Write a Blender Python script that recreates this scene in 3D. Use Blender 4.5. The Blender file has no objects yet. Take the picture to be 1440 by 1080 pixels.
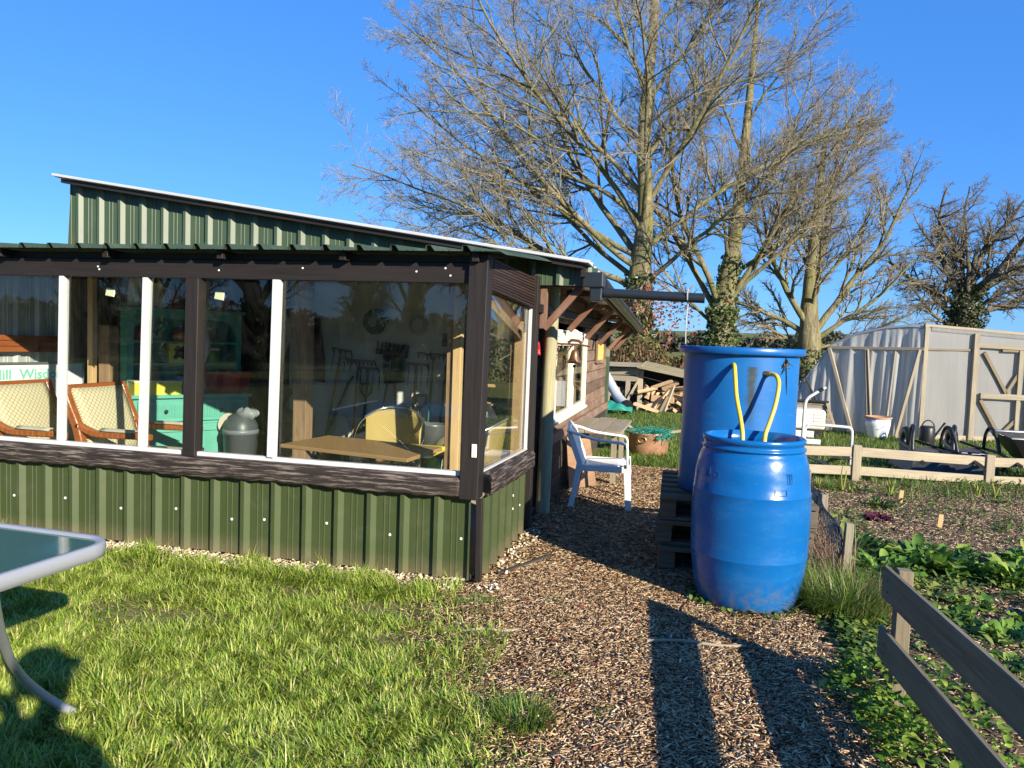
import bpy, math, random
import numpy as np
from mathutils import Vector, Matrix, Euler
random.seed(7); RNG = np.random.default_rng(7)
S = bpy.context.scene
COL = S.collection
PI = math.pi
R_ = math.radians

# ------------------------------------------------------------------ objects
LOCAL = {}
def tag(o, label=None, cat=None, group=None, kind=None):
    if label: o['label'] = label
    if cat: o['category'] = cat
    if group: o['group'] = group
    if kind: o['kind'] = kind
    return o
def thing(name, label, cat, loc=(0, 0, 0), rz=0.0, group=None, local=False):
    """Empty at a thing's base; parts are its children. local: parts are built in the empty's own frame."""
    o = bpy.data.objects.new(name, None); COL.objects.link(o)
    o.empty_display_size = 0.05
    o.location = loc; o.rotation_euler = (0, 0, rz)
    LOCAL[o.name] = local
    return tag(o, label, cat, group)
def copy_tree(o, parent=None):
    c = o.copy(); COL.objects.link(c); c.parent = parent
    for ch in list(o.children):
        copy_tree(ch, c)
    return c
def world_loc(o):
    l = Vector((0, 0, 0))
    while o is not None:
        l += o.location; o = o.parent
    return l
def is_local(o):
    while o is not None:
        if LOCAL.get(o.name): return True
        o = o.parent
    return False

def mesh_np(name, verts, faces, mat, smooth=False, uv=None):
    """verts (N,3) array, faces: list of int arrays (n,k)"""
    me = bpy.data.meshes.new(name)
    verts = np.asarray(verts, dtype=np.float32)
    faces = [np.asarray(f, dtype=np.int32) for f in faces if len(f)]
    nl = sum(f.size for f in faces); npoly = sum(len(f) for f in faces)
    me.vertices.add(len(verts)); me.vertices.foreach_set('co', verts.ravel())
    me.loops.add(nl); me.polygons.add(npoly)
    li = np.concatenate([f.ravel() for f in faces])
    tot = np.concatenate([np.full(len(f), f.shape[1], dtype=np.int32) for f in faces])
    st = np.concatenate([[0], np.cumsum(tot)[:-1]]).astype(np.int32)
    me.loops.foreach_set('vertex_index', li)
    me.polygons.foreach_set('loop_start', st)
    me.polygons.foreach_set('loop_total', tot)
    if smooth: me.polygons.foreach_set('use_smooth', np.ones(npoly, dtype=bool))
    me.update(calc_edges=True)
    if mat: me.materials.append(mat)
    return me
def obj_np(name, verts, faces, mat, parent=None, smooth=False):
    verts = np.asarray(verts, dtype=np.float64)
    if parent is not None and not is_local(parent):
        verts = verts - np.array(world_loc(parent))
    o = bpy.data.objects.new(name, mesh_np(name, verts, faces, mat, smooth))
    COL.objects.link(o)
    if parent is not None: o.parent = parent
    return o

class MB:
    def __init__(s, T=None):
        s.v = []; s.f = []; s.uv = []; s.sm = []; s.T = T
    def _add(s, vs, fs, uvs=None, smooth=False):
        n = len(s.v)
        for p in vs:
            p = Vector(p)
            if s.T is not None: p = s.T @ p
            s.v.append(p)
        for k, f in enumerate(fs):
            s.f.append([i + n for i in f]); s.sm.append(smooth)
            s.uv.append(uvs[k] if uvs else [(0.0, 0.0)] * len(f))
    def bar(s, p, q, w, h, up=(0, 0, 1), taper=1.0):
        """rectangular beam from p to q, w wide, h high (along up)"""
        p = Vector(p); q = Vector(q); d = q - p; L = d.length
        if L < 1e-6: return s
        d.normalize(); u = Vector(up)
        if abs(d.dot(u)) > .97: u = Vector((0, 1, 0)) if abs(d.y) < .9 else Vector((1, 0, 0))
        a = d.cross(u).normalized(); b = a.cross(d).normalized()
        vs = []
        for c, t in ((p, 1.0), (q, taper)):
            for i, j in ((-1, -1), (1, -1), (1, 1), (-1, 1)):
                vs.append(c + a * (i * w / 2 * t) + b * (j * h / 2 * t))
        o = random.random() * 7; o2 = random.random() * 7
        fs = [(0, 3, 2, 1), (4, 5, 6, 7)]; uv = [[(o, o2), (o, o2 + h), (o + w, o2 + h), (o + w, o2)], [(o, o2), (o + w, o2), (o + w, o2 + h), (o, o2 + h)]]
        wd = (w, h, w, h); acc = o2
        for k in range(4):
            k2 = (k + 1) % 4
            fs.append((k, k2, k2 + 4, k + 4))
            uv.append([(o, acc), (o, acc + wd[k]), (o + L, acc + wd[k]), (o + L, acc)]); acc += wd[k]
        s._add(vs, fs, uv); return s
    def box(s, x0, x1, y0, y1, z0, z1):
        dx, dy, dz = abs(x1 - x0), abs(y1 - y0), abs(z1 - z0)
        c = ((x0 + x1) / 2, (y0 + y1) / 2, (z0 + z1) / 2)
        if dx >= dy and dx >= dz: return s.bar((x0, c[1], c[2]), (x1, c[1], c[2]), dy, dz)
        if dy >= dz: return s.bar((c[0], y0, c[2]), (c[0], y1, c[2]), dx, dz)
        return s.bar((c[0], c[1], z0), (c[0], c[1], z1), dx, dy, up=(0, 1, 0))
    def tube(s, path, r, n=8, cap=True, smooth=True, closed=False):
        path = [Vector(p) for p in path]; m = len(path)
        rr = r if isinstance(r, (list, tuple)) else [r] * m
        vs = []; prev = None
        for i, p in enumerate(path):
            if closed: t = path[(i + 1) % m] - path[i - 1]
            else: t = path[min(i + 1, m - 1)] - path[max(i - 1, 0)]
            t = t.normalized() if t.length > 1e-9 else Vector((0, 0, 1))
            if prev is None:
                a = t.cross(Vector((0, 0, 1)))
                if a.length < .1: a = t.cross(Vector((0, 1, 0)))
            else: a = prev - t * prev.dot(t)
            a.normalize(); prev = a; b = t.cross(a)
            for k in range(n):
                an = 2 * PI * k / n
                vs.append(p + (a * math.cos(an) + b * math.sin(an)) * rr[i])
        fs = []; uv = []; acc = 0
        for i in range(m if closed else m - 1):
            j = (i + 1) % m; L = (path[j] - path[i]).length
            for k in range(n):
                k2 = (k + 1) % n
                fs.append((i * n + k, i * n + k2, j * n + k2, j * n + k))
                w = 2 * PI * rr[i] / n
                uv.append([(acc, k * w), (acc, k * w + w), (acc + L, k * w + w), (acc + L, k * w)])
            acc += L
        s._add(vs, fs, uv, smooth)
        if cap and not closed:
            s._add(vs[:n], [tuple(range(n - 1, -1, -1))]); s._add(vs[-n:], [tuple(range(n))])
        return s
    def lathe(s, prof, c=(0, 0, 0), n=32, smooth=True, a0=0.0, a1=2 * PI, sx=1.0, sy=1.0):
        """prof: list of (r, z) bottom to top on the outside"""
        full = abs(a1 - a0 - 2 * PI) < 1e-6; m = n if full else n + 1
        vs = []
        for r, z in prof:
            for k in range(m):
                an = a0 + (a1 - a0) * k / n
                vs.append((c[0] + r * math.cos(an) * sx, c[1] + r * math.sin(an) * sy, c[2] + z))
        fs = []; uv = []
        for i in range(len(prof) - 1):
            for k in range(n):
                k2 = (k + 1) % m
                fs.append((i * m + k, i * m + k2, (i + 1) * m + k2, (i + 1) * m + k))
                uv.append([(k / n, prof[i][1]), ((k + 1) / n, prof[i][1]), ((k + 1) / n, prof[i + 1][1]), (k / n, prof[i + 1][1])])
        s._add(vs, fs, uv, smooth); return s
    def disc(s, c, r, n=24, up=1):
        vs = [(c[0] + r * math.cos(2 * PI * k / n), c[1] + r * math.sin(2 * PI * k / n), c[2]) for k in range(n)]
        s._add(vs, [tuple(range(n)) if up > 0 else tuple(range(n - 1, -1, -1))]); return s
    def prism(s, pts, d):
        """polygon pts (3d, planar) pushed by vector d"""
        n = len(pts); d = Vector(d); a = [Vector(p) for p in pts]; b = [p + d for p in a]
        fs = [tuple(range(n - 1, -1, -1)), tuple(range(n, 2 * n))] + [(i, (i + 1) % n, (i + 1) % n + n, i + n) for i in range(n)]
        o = a[0]; e1 = (a[1] - a[0]).normalized(); nn = d.normalized(); e2 = nn.cross(e1)
        def q(p): return ((p - o).dot(e1), (p - o).dot(e2) + (p - o).dot(nn))
        vs = a + b
        s._add(vs, fs, [[q(vs[i]) for i in f] for f in fs]); return s
    def grid(s, fn, nu, nv, smooth=True, thick=0.0, us=1.0, vs_=1.0):
        vs = [fn(i / nu, j / nv) for j in range(nv + 1) for i in range(nu + 1)]
        fs = [(j * (nu + 1) + i, j * (nu + 1) + i + 1, (j + 1) * (nu + 1) + i + 1, (j + 1) * (nu + 1) + i) for j in range(nv) for i in range(nu)]
        uv = [[((a % (nu + 1)) / nu * us, (a // (nu + 1)) / nv * vs_) for a in f] for f in fs]
        s._add(vs, fs, uv, smooth); return s
    def ball(s, c, r, n=12, sz=1.0, sx=1.0, sy=1.0):
        prof = [(max(1e-4, r * math.sin(PI * k / (n // 2 + 2))), -r * sz * math.cos(PI * k / (n // 2 + 2))) for k in range(n // 2 + 3)]
        return s.lathe(prof, c, n, True, sx=sx, sy=sy)
    def build(s, name, mat, parent=None, bev=0.0, thick=0.0, seg=1, sub=0):
        off = Vector((0, 0, 0)) if parent is None or is_local(parent) else world_loc(parent)
        me = bpy.data.meshes.new(name)
        me.from_pydata([tuple(p - off) for p in s.v], [], s.f)
        ul = me.uv_layers.new(name='UVMap')
        ul.data.foreach_set('uv', [c for f in s.uv for p in f for c in p])
        me.polygons.foreach_set('use_smooth', s.sm)
        me.materials.append(mat); me.update()
        o = bpy.data.objects.new(name, me); COL.objects.link(o)
        if parent is not None: o.parent = parent
        if thick:
            m = o.modifiers.new('thickness', 'SOLIDIFY'); m.thickness = thick; m.offset = 0
        if sub:
            m = o.modifiers.new('smooth', 'SUBSURF'); m.levels = sub; m.render_levels = sub
        if bev:
            m = o.modifiers.new('bevel', 'BEVEL'); m.width = bev; m.segments = seg; m.limit_method = 'ANGLE'; m.angle_limit = R_(40)
        return o
def rebase(o, loc):
    """move a one-mesh thing's origin to its base"""
    loc = Vector(loc)
    o.data.transform(Matrix.Translation(-loc)); o.location = loc
    return o
def bez(p0, p1, p2, p3, n=12):
    p0, p1, p2, p3 = map(Vector, (p0, p1, p2, p3)); r = []
    for i in range(n + 1):
        t = i / n; u = 1 - t
        r.append(p0 * u ** 3 + p1 * 3 * u * u * t + p2 * 3 * u * t * t + p3 * t ** 3)
    return r
def smooth_path(pts, n=6):
    pts = [Vector(p) for p in pts]; out = []
    for i in range(len(pts) - 1):
        a = pts[max(i - 1, 0)]; b = pts[i]; c = pts[i + 1]; d = pts[min(i + 2, len(pts) - 1)]
        for k in range(n):
            t = k / n
            out.append(.5 * ((2 * b) + (c - a) * t + (2 * a - 5 * b + 4 * c - d) * t * t + (3 * b - a - 3 * c + d) * t ** 3))
    out.append(pts[-1]); return out

# ------------------------------------------------------------------ materials
def lin(r, g, b):
    f = lambda c: (c / 255 / 12.92) if c / 255 <= .04045 else ((c / 255 + .055) / 1.055) ** 2.4
    return (f(r), f(g), f(b))
class NT:
    def __init__(s, name):
        s.m = bpy.data.materials.new(name); s.m.use_nodes = True
        s.t = s.m.node_tree; s.t.nodes.clear(); s.out = s.n('ShaderNodeOutputMaterial')
    def n(s, typ, **kw):
        x = s.t.nodes.new(typ)
        for k, v in kw.items():
            if k[0] == '_':
                x.inputs[k[1:].replace('_', ' ')].default_value = v
            else: setattr(x, k, v)
        return x
    def l(s, a, b): s.t.links.new(a, b)
    def ramp(s, fac, stops, interp='LINEAR'):
        r = s.n('ShaderNodeValToRGB'); r.color_ramp.interpolation = interp; e = r.color_ramp.elements
        while len(e) < len(stops): e.new(.5)
        for k, (p, c) in enumerate(stops): e[k].position = p; e[k].color = (*c[:3], 1)
        s.l(fac, r.inputs[0]); return r.outputs[0]
    def mix(s, fac, a, b, mode='MIX'):
        x = s.n('ShaderNodeMix', data_type='RGBA', blend_type=mode)
        for i, val in ((0, fac), (6, a), (7, b)):
            if hasattr(val, 'is_output'): s.l(val, x.inputs[i])
            else: x.inputs[i].default_value = val if i == 0 else (*val[:3], 1)
        return x.outputs[2]
    def math(s, op, a, b=0.0, c=0.0):
        x = s.n('ShaderNodeMath', operation=op)
        for i, val in enumerate((a, b, c)):
            if hasattr(val, 'is_output'): s.l(val, x.inputs[i])
            else: x.inputs[i].default_value = val
        return x.outputs[0]
    def coord(s, kind='Object', scale=(1, 1, 1)):
        tc = s.n('ShaderNodeTexCoord'); mp = s.n('ShaderNodeMapping'); mp.inputs['Scale'].default_value = scale
        s.l(tc.outputs[kind], mp.inputs[0]); return mp.outputs[0]
    def noise(s, vec, scale, detail=4, rough=.6, dist=0.0):
        x = s.n('ShaderNodeTexNoise', _Scale=scale, _Detail=detail, _Roughness=rough, _Distortion=dist)
        s.l(vec, x.inputs['Vector']); return x.outputs['Fac']
    def island(s): return s.n('ShaderNodeNewGeometry').outputs['Random Per Island']
    def bump(s, h, strength=.3, dist=.01):
        b = s.n('ShaderNodeBump', _Strength=strength, _Distance=dist); s.l(h, b.inputs['Height']); return b.outputs[0]
    def bsdf(s, col, rough=.6, metal=0.0, normal=None, spec=.5, **kw):
        b = s.n('ShaderNodeBsdfPrincipled')
        for nm, v in (('Base Color', col), ('Roughness', rough), ('Metallic', metal), ('Specular IOR Level', spec)):
            if hasattr(v, 'is_output'): s.l(v, b.inputs[nm])
            else: b.inputs[nm].default_value = (*v[:3], 1) if nm == 'Base Color' else v
        for k, v in kw.items(): b.inputs[k.replace('_', ' ')].default_value = v
        if normal is not None: s.l(normal, b.inputs['Normal'])
        return b.outputs[0]
    def end(s, sh):
        s.l(sh, s.out.inputs['Surface']); return s.m

def m_plain(name, c, rough=.5, metal=0.0, var=.25, scale=6.0, bump=.05, spec=.5, dirt=None, dscale=3.0, damt=.5):
    t = NT(name); v = t.coord()
    n = t.noise(v, scale, 5)
    col = t.mix(n, tuple(x * (1 - var) for x in c), tuple(min(1, x * (1 + var)) for x in c))
    if dirt:
        d = t.ramp(t.noise(v, dscale, 6, .7), [(.5, (0, 0, 0)), (.5 + .25, (damt,) * 3)])
        col = t.mix(d, col, dirt)
    rg = t.math('MULTIPLY_ADD', t.noise(v, scale * 2.3, 4), .25, rough - .12)
    return t.end(t.bsdf(col, rg, metal, t.bump(t.noise(v, scale * 9, 4), bump * 2, .004) if bump else None, spec))
def m_wood(name, c1, c2, rough=.75, bump=.4, fine=60.0, island=.35, grey=None, greyamt=.5):
    t = NT(name); v = t.coord('UV', (3.0, fine, 1)); v2 = t.coord('UV', (1.2, 7, 1))
    g = t.noise(v, 1.0, 6, .65, .6); g2 = t.noise(v2, 1.0, 4, .6, .8)
    f = t.math('ADD', t.math('MULTIPLY', g, .65), t.math('MULTIPLY', g2, .35))
    col = t.ramp(f, [(.3, c1), (.72, c2)])
    if grey:
        gm = t.ramp(t.noise(t.coord('UV', (2, 5, 1) if fine < 100 else (4, 70, 1)), 1.0, 5, .7), [(.42 if fine < 100 else .5, (0, 0, 0)), (.62, (greyamt,) * 3)])
        col = t.mix(gm, col, grey)
    isl = t.math('MULTIPLY_ADD', t.island(), island * 2, 1 - island)
    hsv = t.n('ShaderNodeHueSaturation'); t.l(col, hsv.inputs['Color']); t.l(isl, hsv.inputs['Value'])
    return t.end(t.bsdf(hsv.outputs[0], rough, 0, t.bump(g, bump, .004), .3))
def m_leaf(name, stops, trans=.35, rough=.5, spec=.4):
    t = NT(name); col = t.ramp(t.island(), stops)
    a = t.bsdf(col, rough, 0, None, spec)
    b = t.n('ShaderNodeBsdfTranslucent'); t.l(t.mix(.5, col, (.5, .6, .08), 'MULTIPLY') if False else col, b.inputs[0])
    x = t.n('ShaderNodeMixShader'); x.inputs[0].default_value = trans
    t.l(a, x.inputs[1]); t.l(b.outputs[0], x.inputs[2]); return t.end(x.outputs[0])
def m_glass(name, tint=(1, 1, 1), f0=.04, dust=.0):
    """thin clear pane: Schlick reflection over straight-through transparency, works from both sides"""
    t = NT(name)
    gi = t.n('ShaderNodeNewGeometry'); dp = t.n('ShaderNodeVectorMath', operation='DOT_PRODUCT')
    t.l(gi.outputs['Normal'], dp.inputs[0]); t.l(gi.outputs['Incoming'], dp.inputs[1])
    c = t.math('ABSOLUTE', dp.outputs['Value'])
    f = t.math('MULTIPLY_ADD', t.math('POWER', t.math('SUBTRACT', 1.0, c), 5.0), 1 - f0, f0)
    tr = t.n('ShaderNodeBsdfTransparent'); tr.inputs[0].default_value = (*tint, 1)
    gl = t.n('ShaderNodeBsdfGlossy', _Roughness=.01)
    x = t.n('ShaderNodeMixShader'); t.l(f, x.inputs[0]); t.l(tr.outputs[0], x.inputs[1]); t.l(gl.outputs[0], x.inputs[2])
    sh = x.outputs[0]
    if dust:
        d = t.n('ShaderNodeBsdfDiffuse'); d.inputs[0].default_value = (.6, .6, .55, 1)
        fac = t.math('MULTIPLY', t.ramp(t.noise(t.coord('Object', (1.5, 1.5, .5)), 3.5, 7, .8, 1.5), [(.42, (0, 0, 0)), (.75, (dust,) * 3)]), 1.0)
        y = t.n('ShaderNodeMixShader'); t.l(fac, y.inputs[0]); t.l(sh, y.inputs[1]); t.l(d.outputs[0], y.inputs[2]); sh = y.outputs[0]
    return t.end(sh)

# ------------------------------------------------------------------ camera (taken from the vanishing points)
F_, CX, CY = 1060.0, 720.0, 540.0
PITCH, ROLL, YAW, H = R_(3.4), R_(2.0), R_(13.0), 1.40
fw = Vector((-math.sin(YAW) * math.cos(PITCH), math.cos(YAW) * math.cos(PITCH), -math.sin(PITCH)))
rt = Vector((math.cos(YAW), math.sin(YAW), 0)); up = rt.cross(fw)
RX = rt * math.cos(ROLL) + up * math.sin(ROLL); UY = up * math.cos(ROLL) - rt * math.sin(ROLL)
cd = bpy.data.cameras.new('camera'); cam = bpy.data.objects.new('camera', cd); COL.objects.link(cam)
mw = Matrix((RX, UY, -fw)).transposed().to_4x4(); mw.translation = (0, 0, H); cam.matrix_world = mw
cd.sensor_width = 36; cd.lens = F_ / 1440 * 36; cd.clip_start = .05; cd.clip_end = 3000
S.camera = cam

# ------------------------------------------------------------------ light
SUN_EL = R_(22.5)
SUN_AZ = R_(47.0)
ld = Vector((-math.sin(SUN_AZ), math.cos(SUN_AZ), 0)) * math.cos(SUN_EL) + Vector((0, 0, -math.sin(SUN_EL)))
sd = bpy.data.lights.new('sun', 'SUN'); sun = bpy.data.objects.new('sun', sd); COL.objects.link(sun)
sd.energy = 5.0; sd.angle = R_(.5); sd.color = (1, .90, .74)
sun.rotation_euler = ld.to_track_quat('-Z', 'Y').to_euler(); sun.location = (8, -8, 12)
W = bpy.data.worlds.new('World'); S.world = W; W.use_nodes = True
wn = W.node_tree; bg = wn.nodes['Background']
sky = wn.nodes.new('ShaderNodeTexSky'); sky.sky_type = 'NISHITA'; sky.sun_disc = False
sky.sun_elevation = SUN_EL; sky.sun_rotation = R_(133); sky.altitude = 100; sky.air_density = 1.0; sky.dust_density = .1; sky.ozone_density = 2.5
tn = wn.nodes.new('ShaderNodeMix'); tn.data_type = 'RGBA'; tn.blend_type = 'MULTIPLY'; tn.inputs[0].default_value = 1; tn.inputs[7].default_value = (.50, .82, 1.2, 1)
wn.links.new(sky.outputs[0], tn.inputs[6])
mx = wn.nodes.new('ShaderNodeMix'); mx.data_type = 'RGBA'; mx.inputs[0].default_value = .5; mx.inputs[7].default_value = (.30, 1.9, 6.2, 1)
wn.links.new(tn.outputs[2], mx.inputs[6]); wn.links.new(mx.outputs[2], bg.inputs[0]); bg.inputs[1].default_value = .085
S.view_settings.view_transform = 'Standard'; S.view_settings.look = 'None'; S.view_settings.gamma = 1; S.view_settings.exposure = 1.0
S.cycles.max_bounces = 8; S.cycles.transparent_max_bounces = 24; S.cycles.use_denoising = True
S.cycles.caustics_reflective = False; S.cycles.caustics_refractive = False
# ------------------------------------------------------------------ the palette
M = {}
def m_sheet(name, c, slope_glare, amt):
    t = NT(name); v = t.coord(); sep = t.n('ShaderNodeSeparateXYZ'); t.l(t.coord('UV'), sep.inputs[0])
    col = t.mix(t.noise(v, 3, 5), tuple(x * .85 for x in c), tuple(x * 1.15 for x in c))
    st = t.math('MULTIPLY', t.math('GREATER_THAN', t.math('FRACT', sep.outputs[0]), .885), amt)  # sun glare put into the colour of each rib's sun-facing slope
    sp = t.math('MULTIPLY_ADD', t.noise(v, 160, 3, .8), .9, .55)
    col = t.mix(t.math('MULTIPLY', st, sp), col, slope_glare)
    d = t.ramp(t.noise(v, 5, 6, .7), [(.52, (0, 0, 0)), (.78, (.3,) * 3)]); col = t.mix(d, col, (.13, .13, .09)); so = t.n('ShaderNodeSeparateXYZ'); t.l(v, so.inputs[0]); mz = t.math('MULTIPLY', t.math('SUBTRACT', 1.0, t.math('MULTIPLY', so.outputs[2], 7.0)), t.noise(v, 22, 5, .8)); col = t.mix(t.math('MINIMUM', t.math('MAXIMUM', t.math('MULTIPLY', mz, 1.3), 0.0), .75), col, (.16, .12, .07))
    return t.end(t.bsdf(col, t.math('MULTIPLY_ADD', t.noise(v, 7, 4), .25, .32), 0, t.bump(t.noise(v, 30, 4), .04, .004), .5))
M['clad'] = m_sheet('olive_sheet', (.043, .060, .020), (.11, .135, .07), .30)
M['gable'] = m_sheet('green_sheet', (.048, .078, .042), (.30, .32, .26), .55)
M['roofgreen'] = m_plain('porch_roof_green', (.035, .06, .042), .7, 0, .2, 4, .03, .2, (.12, .13, .11), 4, .4)
M['galv'] = m_plain('galvanised', (.55, .55, .52), .5, .1, .18, 9, .05, .5, (.25, .25, .23), 4, .5)
M['screw'] = m_plain('screw_white', (.75, .75, .72), .4, 0, .05, 9, 0)
M['dark'] = m_wood('dark_painted_wood', (.010, .008, .0075), (.024, .0195, .0175), .55, .25, 50, .15)
M['sill'] = m_wood('peeling_sill', (.013, .010, .0085), (.036, .027, .022), .65, .9, 110, .05, (.27, .22, .19), .65)
M['white'] = m_plain('white_frame', (.56, .56, .54), .4, 0, .06, 5, .02, .5, (.45, .43, .38), 9, .35)
M['cream'] = m_plain('cream_paint', (.74, .69, .55), .5, 0, .1, 6, .1, .4, (.4, .34, .24), 7, .5)
M['roofedge'] = m_plain('roof_edge', (.45, .46, .46), .45, 0, .1, 6, .02)
M['brown'] = m_wood('stained_timber', (.07, .032, .018), (.16, .075, .045), .65, .4, 50, .25, (.25, .17, .13), .4)
M['shed'] = m_wood('shed_boards', (.10, .055, .035), (.22, .14, .09), .8, .6, 60, .25, (.28, .21, .16), .6)
M['shedlow'] = m_wood('rough_dark_boards', (.03, .024, .02), (.09, .07, .055), .85, .6, 70, .3)
M['pole'] = m_wood('weathered_pole', (.17, .15, .08), (.48, .44, .26), .85, .7, 50, .1, (.35, .36, .22), .4)
M['pine'] = m_wood('fresh_pine', (.42, .25, .11), (.66, .45, .23), .6, .2, 35, .15)
M['oldpine'] = m_wood('aged_pine', (.16, .09, .05), (.36, .23, .13), .7, .4, 40, .2)
M['grey'] = m_wood('silvered_boards', (.14, .115, .085), (.33, .285, .22), .85, .7, 60, .2, (.22, .2, .12), .5)
M['rail'] = m_wood('fence_board', (.10, .078, .05), (.25, .20, .135), .85, .8, 55, .15, (.13, .13, .08), .5)
M['sleeper'] = m_wood('pale_fence_board', (.20, .165, .115), (.42, .355, .255), .8, .6, 45, .25, (.25, .22, .14), .4)
M['pallet'] = m_wood('pallet_wood', (.055, .045, .03), (.15, .125, .085), .85, .6, 50, .3)
M['slat'] = m_wood('slat_stain', (.022, .013, .01), (.05, .03, .024), .6, .3, 50, .3)
M['glass'] = m_glass('window_glass', (.92, .95, .94), .048, .012)
M['oldglass'] = m_glass('window_glass_side', (.95, .97, .96), .03, .012)
M['floor'] = m_plain('concrete_floor', (.42, .38, .32), .9, 0, .3, 6, .3)
M['inwhite'] = m_plain('white_lining', (.62, .64, .60), .6, 0, .12, 4, .05, .4, (.35, .37, .33), 4, .5)
M['indark'] = m_wood('dark_lining', (.03, .028, .026), (.07, .06, .055), .8, .3, 40, .2)
M['steel'] = m_plain('painted_steel', (.36, .37, .38), .35, .3, .06, 6, .02)
M['chrome'] = m_plain('chrome', (.6, .6, .6), .22, .9, .1, 8, 0)
M['black'] = m_plain('black_plastic', (.014, .014, .015), .4, 0, .2, 6, .03)
M['blackmetal'] = m_plain('black_metal', (.02, .021, .023), .38, .2, .2, 9, .03, .5, (.12, .1, .08), 5, .4)
M['gutter'] = m_plain('black_gutter', (.016, .02, .024), .3, 0, .15, 6, .02)
def _drum():
    t = NT('blue_drum'); v = t.coord(); sep = t.n('ShaderNodeSeparateXYZ'); t.l(v, sep.inputs[0])
    col = t.mix(t.noise(v, 2.2, 4), (.002, .088, .30), (.004, .115, .35))
    fade = t.ramp(t.noise(t.coord('Object', (2, 2, 5)), 2.0, 6, .7), [(.48, (0, 0, 0)), (.72, (.35,) * 3)]); col = t.mix(fade, col, (.035, .17, .36))
    scr = t.ramp(t.noise(t.coord('Object', (3, 3, 60)), 4.0, 3, .8), [(.66, (0, 0, 0)), (.70, (.5,) * 3)]); scr = t.math('MULTIPLY', scr, t.ramp(t.noise(v, 6, 3), [(.5, (0, 0, 0)), (.6, (1,) * 3)])); col = t.mix(scr, col, (.12, .27, .45))
    low = t.math('SUBTRACT', .9, t.math('MULTIPLY', sep.outputs[2], 4.2)); mud = t.math('MULTIPLY', t.math('MAXIMUM', low, 0.0), t.ramp(t.noise(v, 26, 6, .8), [(.46, (0, 0, 0)), (.62, (1,) * 3)])); col = t.mix(t.math('MINIMUM', mud, .8), col, (.13, .10, .065))
    spk = t.ramp(t.noise(v, 90, 2, .5), [(.72, (0, 0, 0)), (.76, (.5,) * 3)]); col = t.mix(spk, col, (.12, .17, .2))
    rg = t.math('ADD', t.math('MULTIPLY_ADD', t.noise(v, 7, 5), .22, .12), t.math('MULTIPLY', fade, .3))
    return t.end(t.bsdf(col, rg, 0, t.bump(t.noise(v, 5, 4), .10, .02), .5))
M['blue'] = _drum()
M['bluetank'] = m_plain('blue_tank', (.004, .10, .34), .36, 0, .08, 2.5, .03, .5, (.07, .17, .32), 3, .45)
M['yellow'] = m_plain('yellow_hose', (.66, .47, .04), .35, 0, .08, 10, .0)
M['water'] = m_plain('dark_water', (.004, .01, .015), .05, 0, .1, 4, .0)
M['brass'] = m_plain('brass', (.5, .33, .14), .35, .9, .2, 20, .05)
M['plastic'] = m_plain('white_plastic', (.80, .79, .75), .38, 0, .03, 4, .01, .5, (.5, .5, .47), 6, .2)
M['teal'] = m_wood('teal_paint', (.10, .36, .27), (.15, .46, .36), .5, .15, 20, .06)
M['tealshade'] = m_wood('teal_paint_shaded', (.04, .27, .21), (.06, .33, .26), .5, .15, 20, .06)  # darker copy of the dresser teal, shade of the hutch put into it
M['orange'] = m_wood('varnished_wood', (.26, .065, .018), (.44, .13, .035), .3, .1, 40, .08)
M['tray'] = m_wood('brown_laminate', (.36, .20, .085), (.43, .25, .11), .45, .05, 60, .02)
M['red'] = m_plain('red_plastic', (.42, .012, .022), .4, 0, .15, 5, .02)
M['redpaint'] = m_plain('red_paint', (.45, .02, .03), .4, 0, .15, 6, .02)
M['yellowbox'] = m_plain('yellow_card', (.75, .62, .06), .5, 0, .08, 6, .0)
M['green'] = m_plain('green_tub', (.05, .26, .06), .45, 0, .1, 6, .0)
M['ochre'] = m_plain('ochre_card', (.45, .22, .07), .6, 0, .25, 8, .0)
M['orangepot'] = m_plain('orange_pot', (.55, .16, .03), .4, 0, .1, 8, .0)
M['greyblue'] = m_plain('grey_blue_tin', (.30, .36, .46), .4, 0, .1, 6, .0)
M['bin'] = m_plain('grey_bin_plastic', (.17, .18, .20), .42, 0, .08, 5, .03)
M['binlid'] = m_plain('dark_bin_lid', (.07, .08, .085), .4, 0, .08, 5, .03)
M['porcelain'] = m_plain('porcelain', (.62, .60, .55), .25, 0, .06, 6, .0)
M['board'] = m_plain('whiteboard_face', (.80, .80, .76), .3, 0, .03, 3, .0)
M['greenink'] = m_plain('green_ink', (.20, .55, .42), .5, 0, .3, 40, .0)
M['blueink'] = m_plain('blue_ink', (.14, .16, .36), .5, 0, .3, 40, .0)
def _wk():
    t = NT('yellow_wicker'); sp = t.n('ShaderNodeSeparateXYZ'); t.l(t.coord('UV'), sp.inputs[0])
    a = t.math('SINE', t.math('MULTIPLY', sp.outputs[0], 2 * PI * 34)); b = t.math('SINE', t.math('MULTIPLY', sp.outputs[1], 2 * PI * 24))
    f = t.math('MULTIPLY_ADD', t.math('MULTIPLY', a, b), .5, .5)
    return t.end(t.bsdf(t.ramp(f, [(.1, (.16, .10, .03)), (.5, (.50, .36, .11)), (.9, (.60, .45, .17))]), .5, 0, t.bump(f, .6, .006), .4))
M['wicker'] = _wk()
M['wood'] = m_wood('tool_handle', (.22, .13, .06), (.40, .26, .13), .6, .2, 50, .1)
M['toolgreen'] = m_plain('green_tool_shaft', (.012, .07, .05), .4, 0, .15, 8, .0)
M['toolsteel'] = m_plain('tool_steel', (.10, .105, .11), .45, .6, .2, 12, .05)
M['khaki'] = m_plain('khaki_cloth', (.20, .18, .11), .9, 0, .3, 12, .3)
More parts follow.
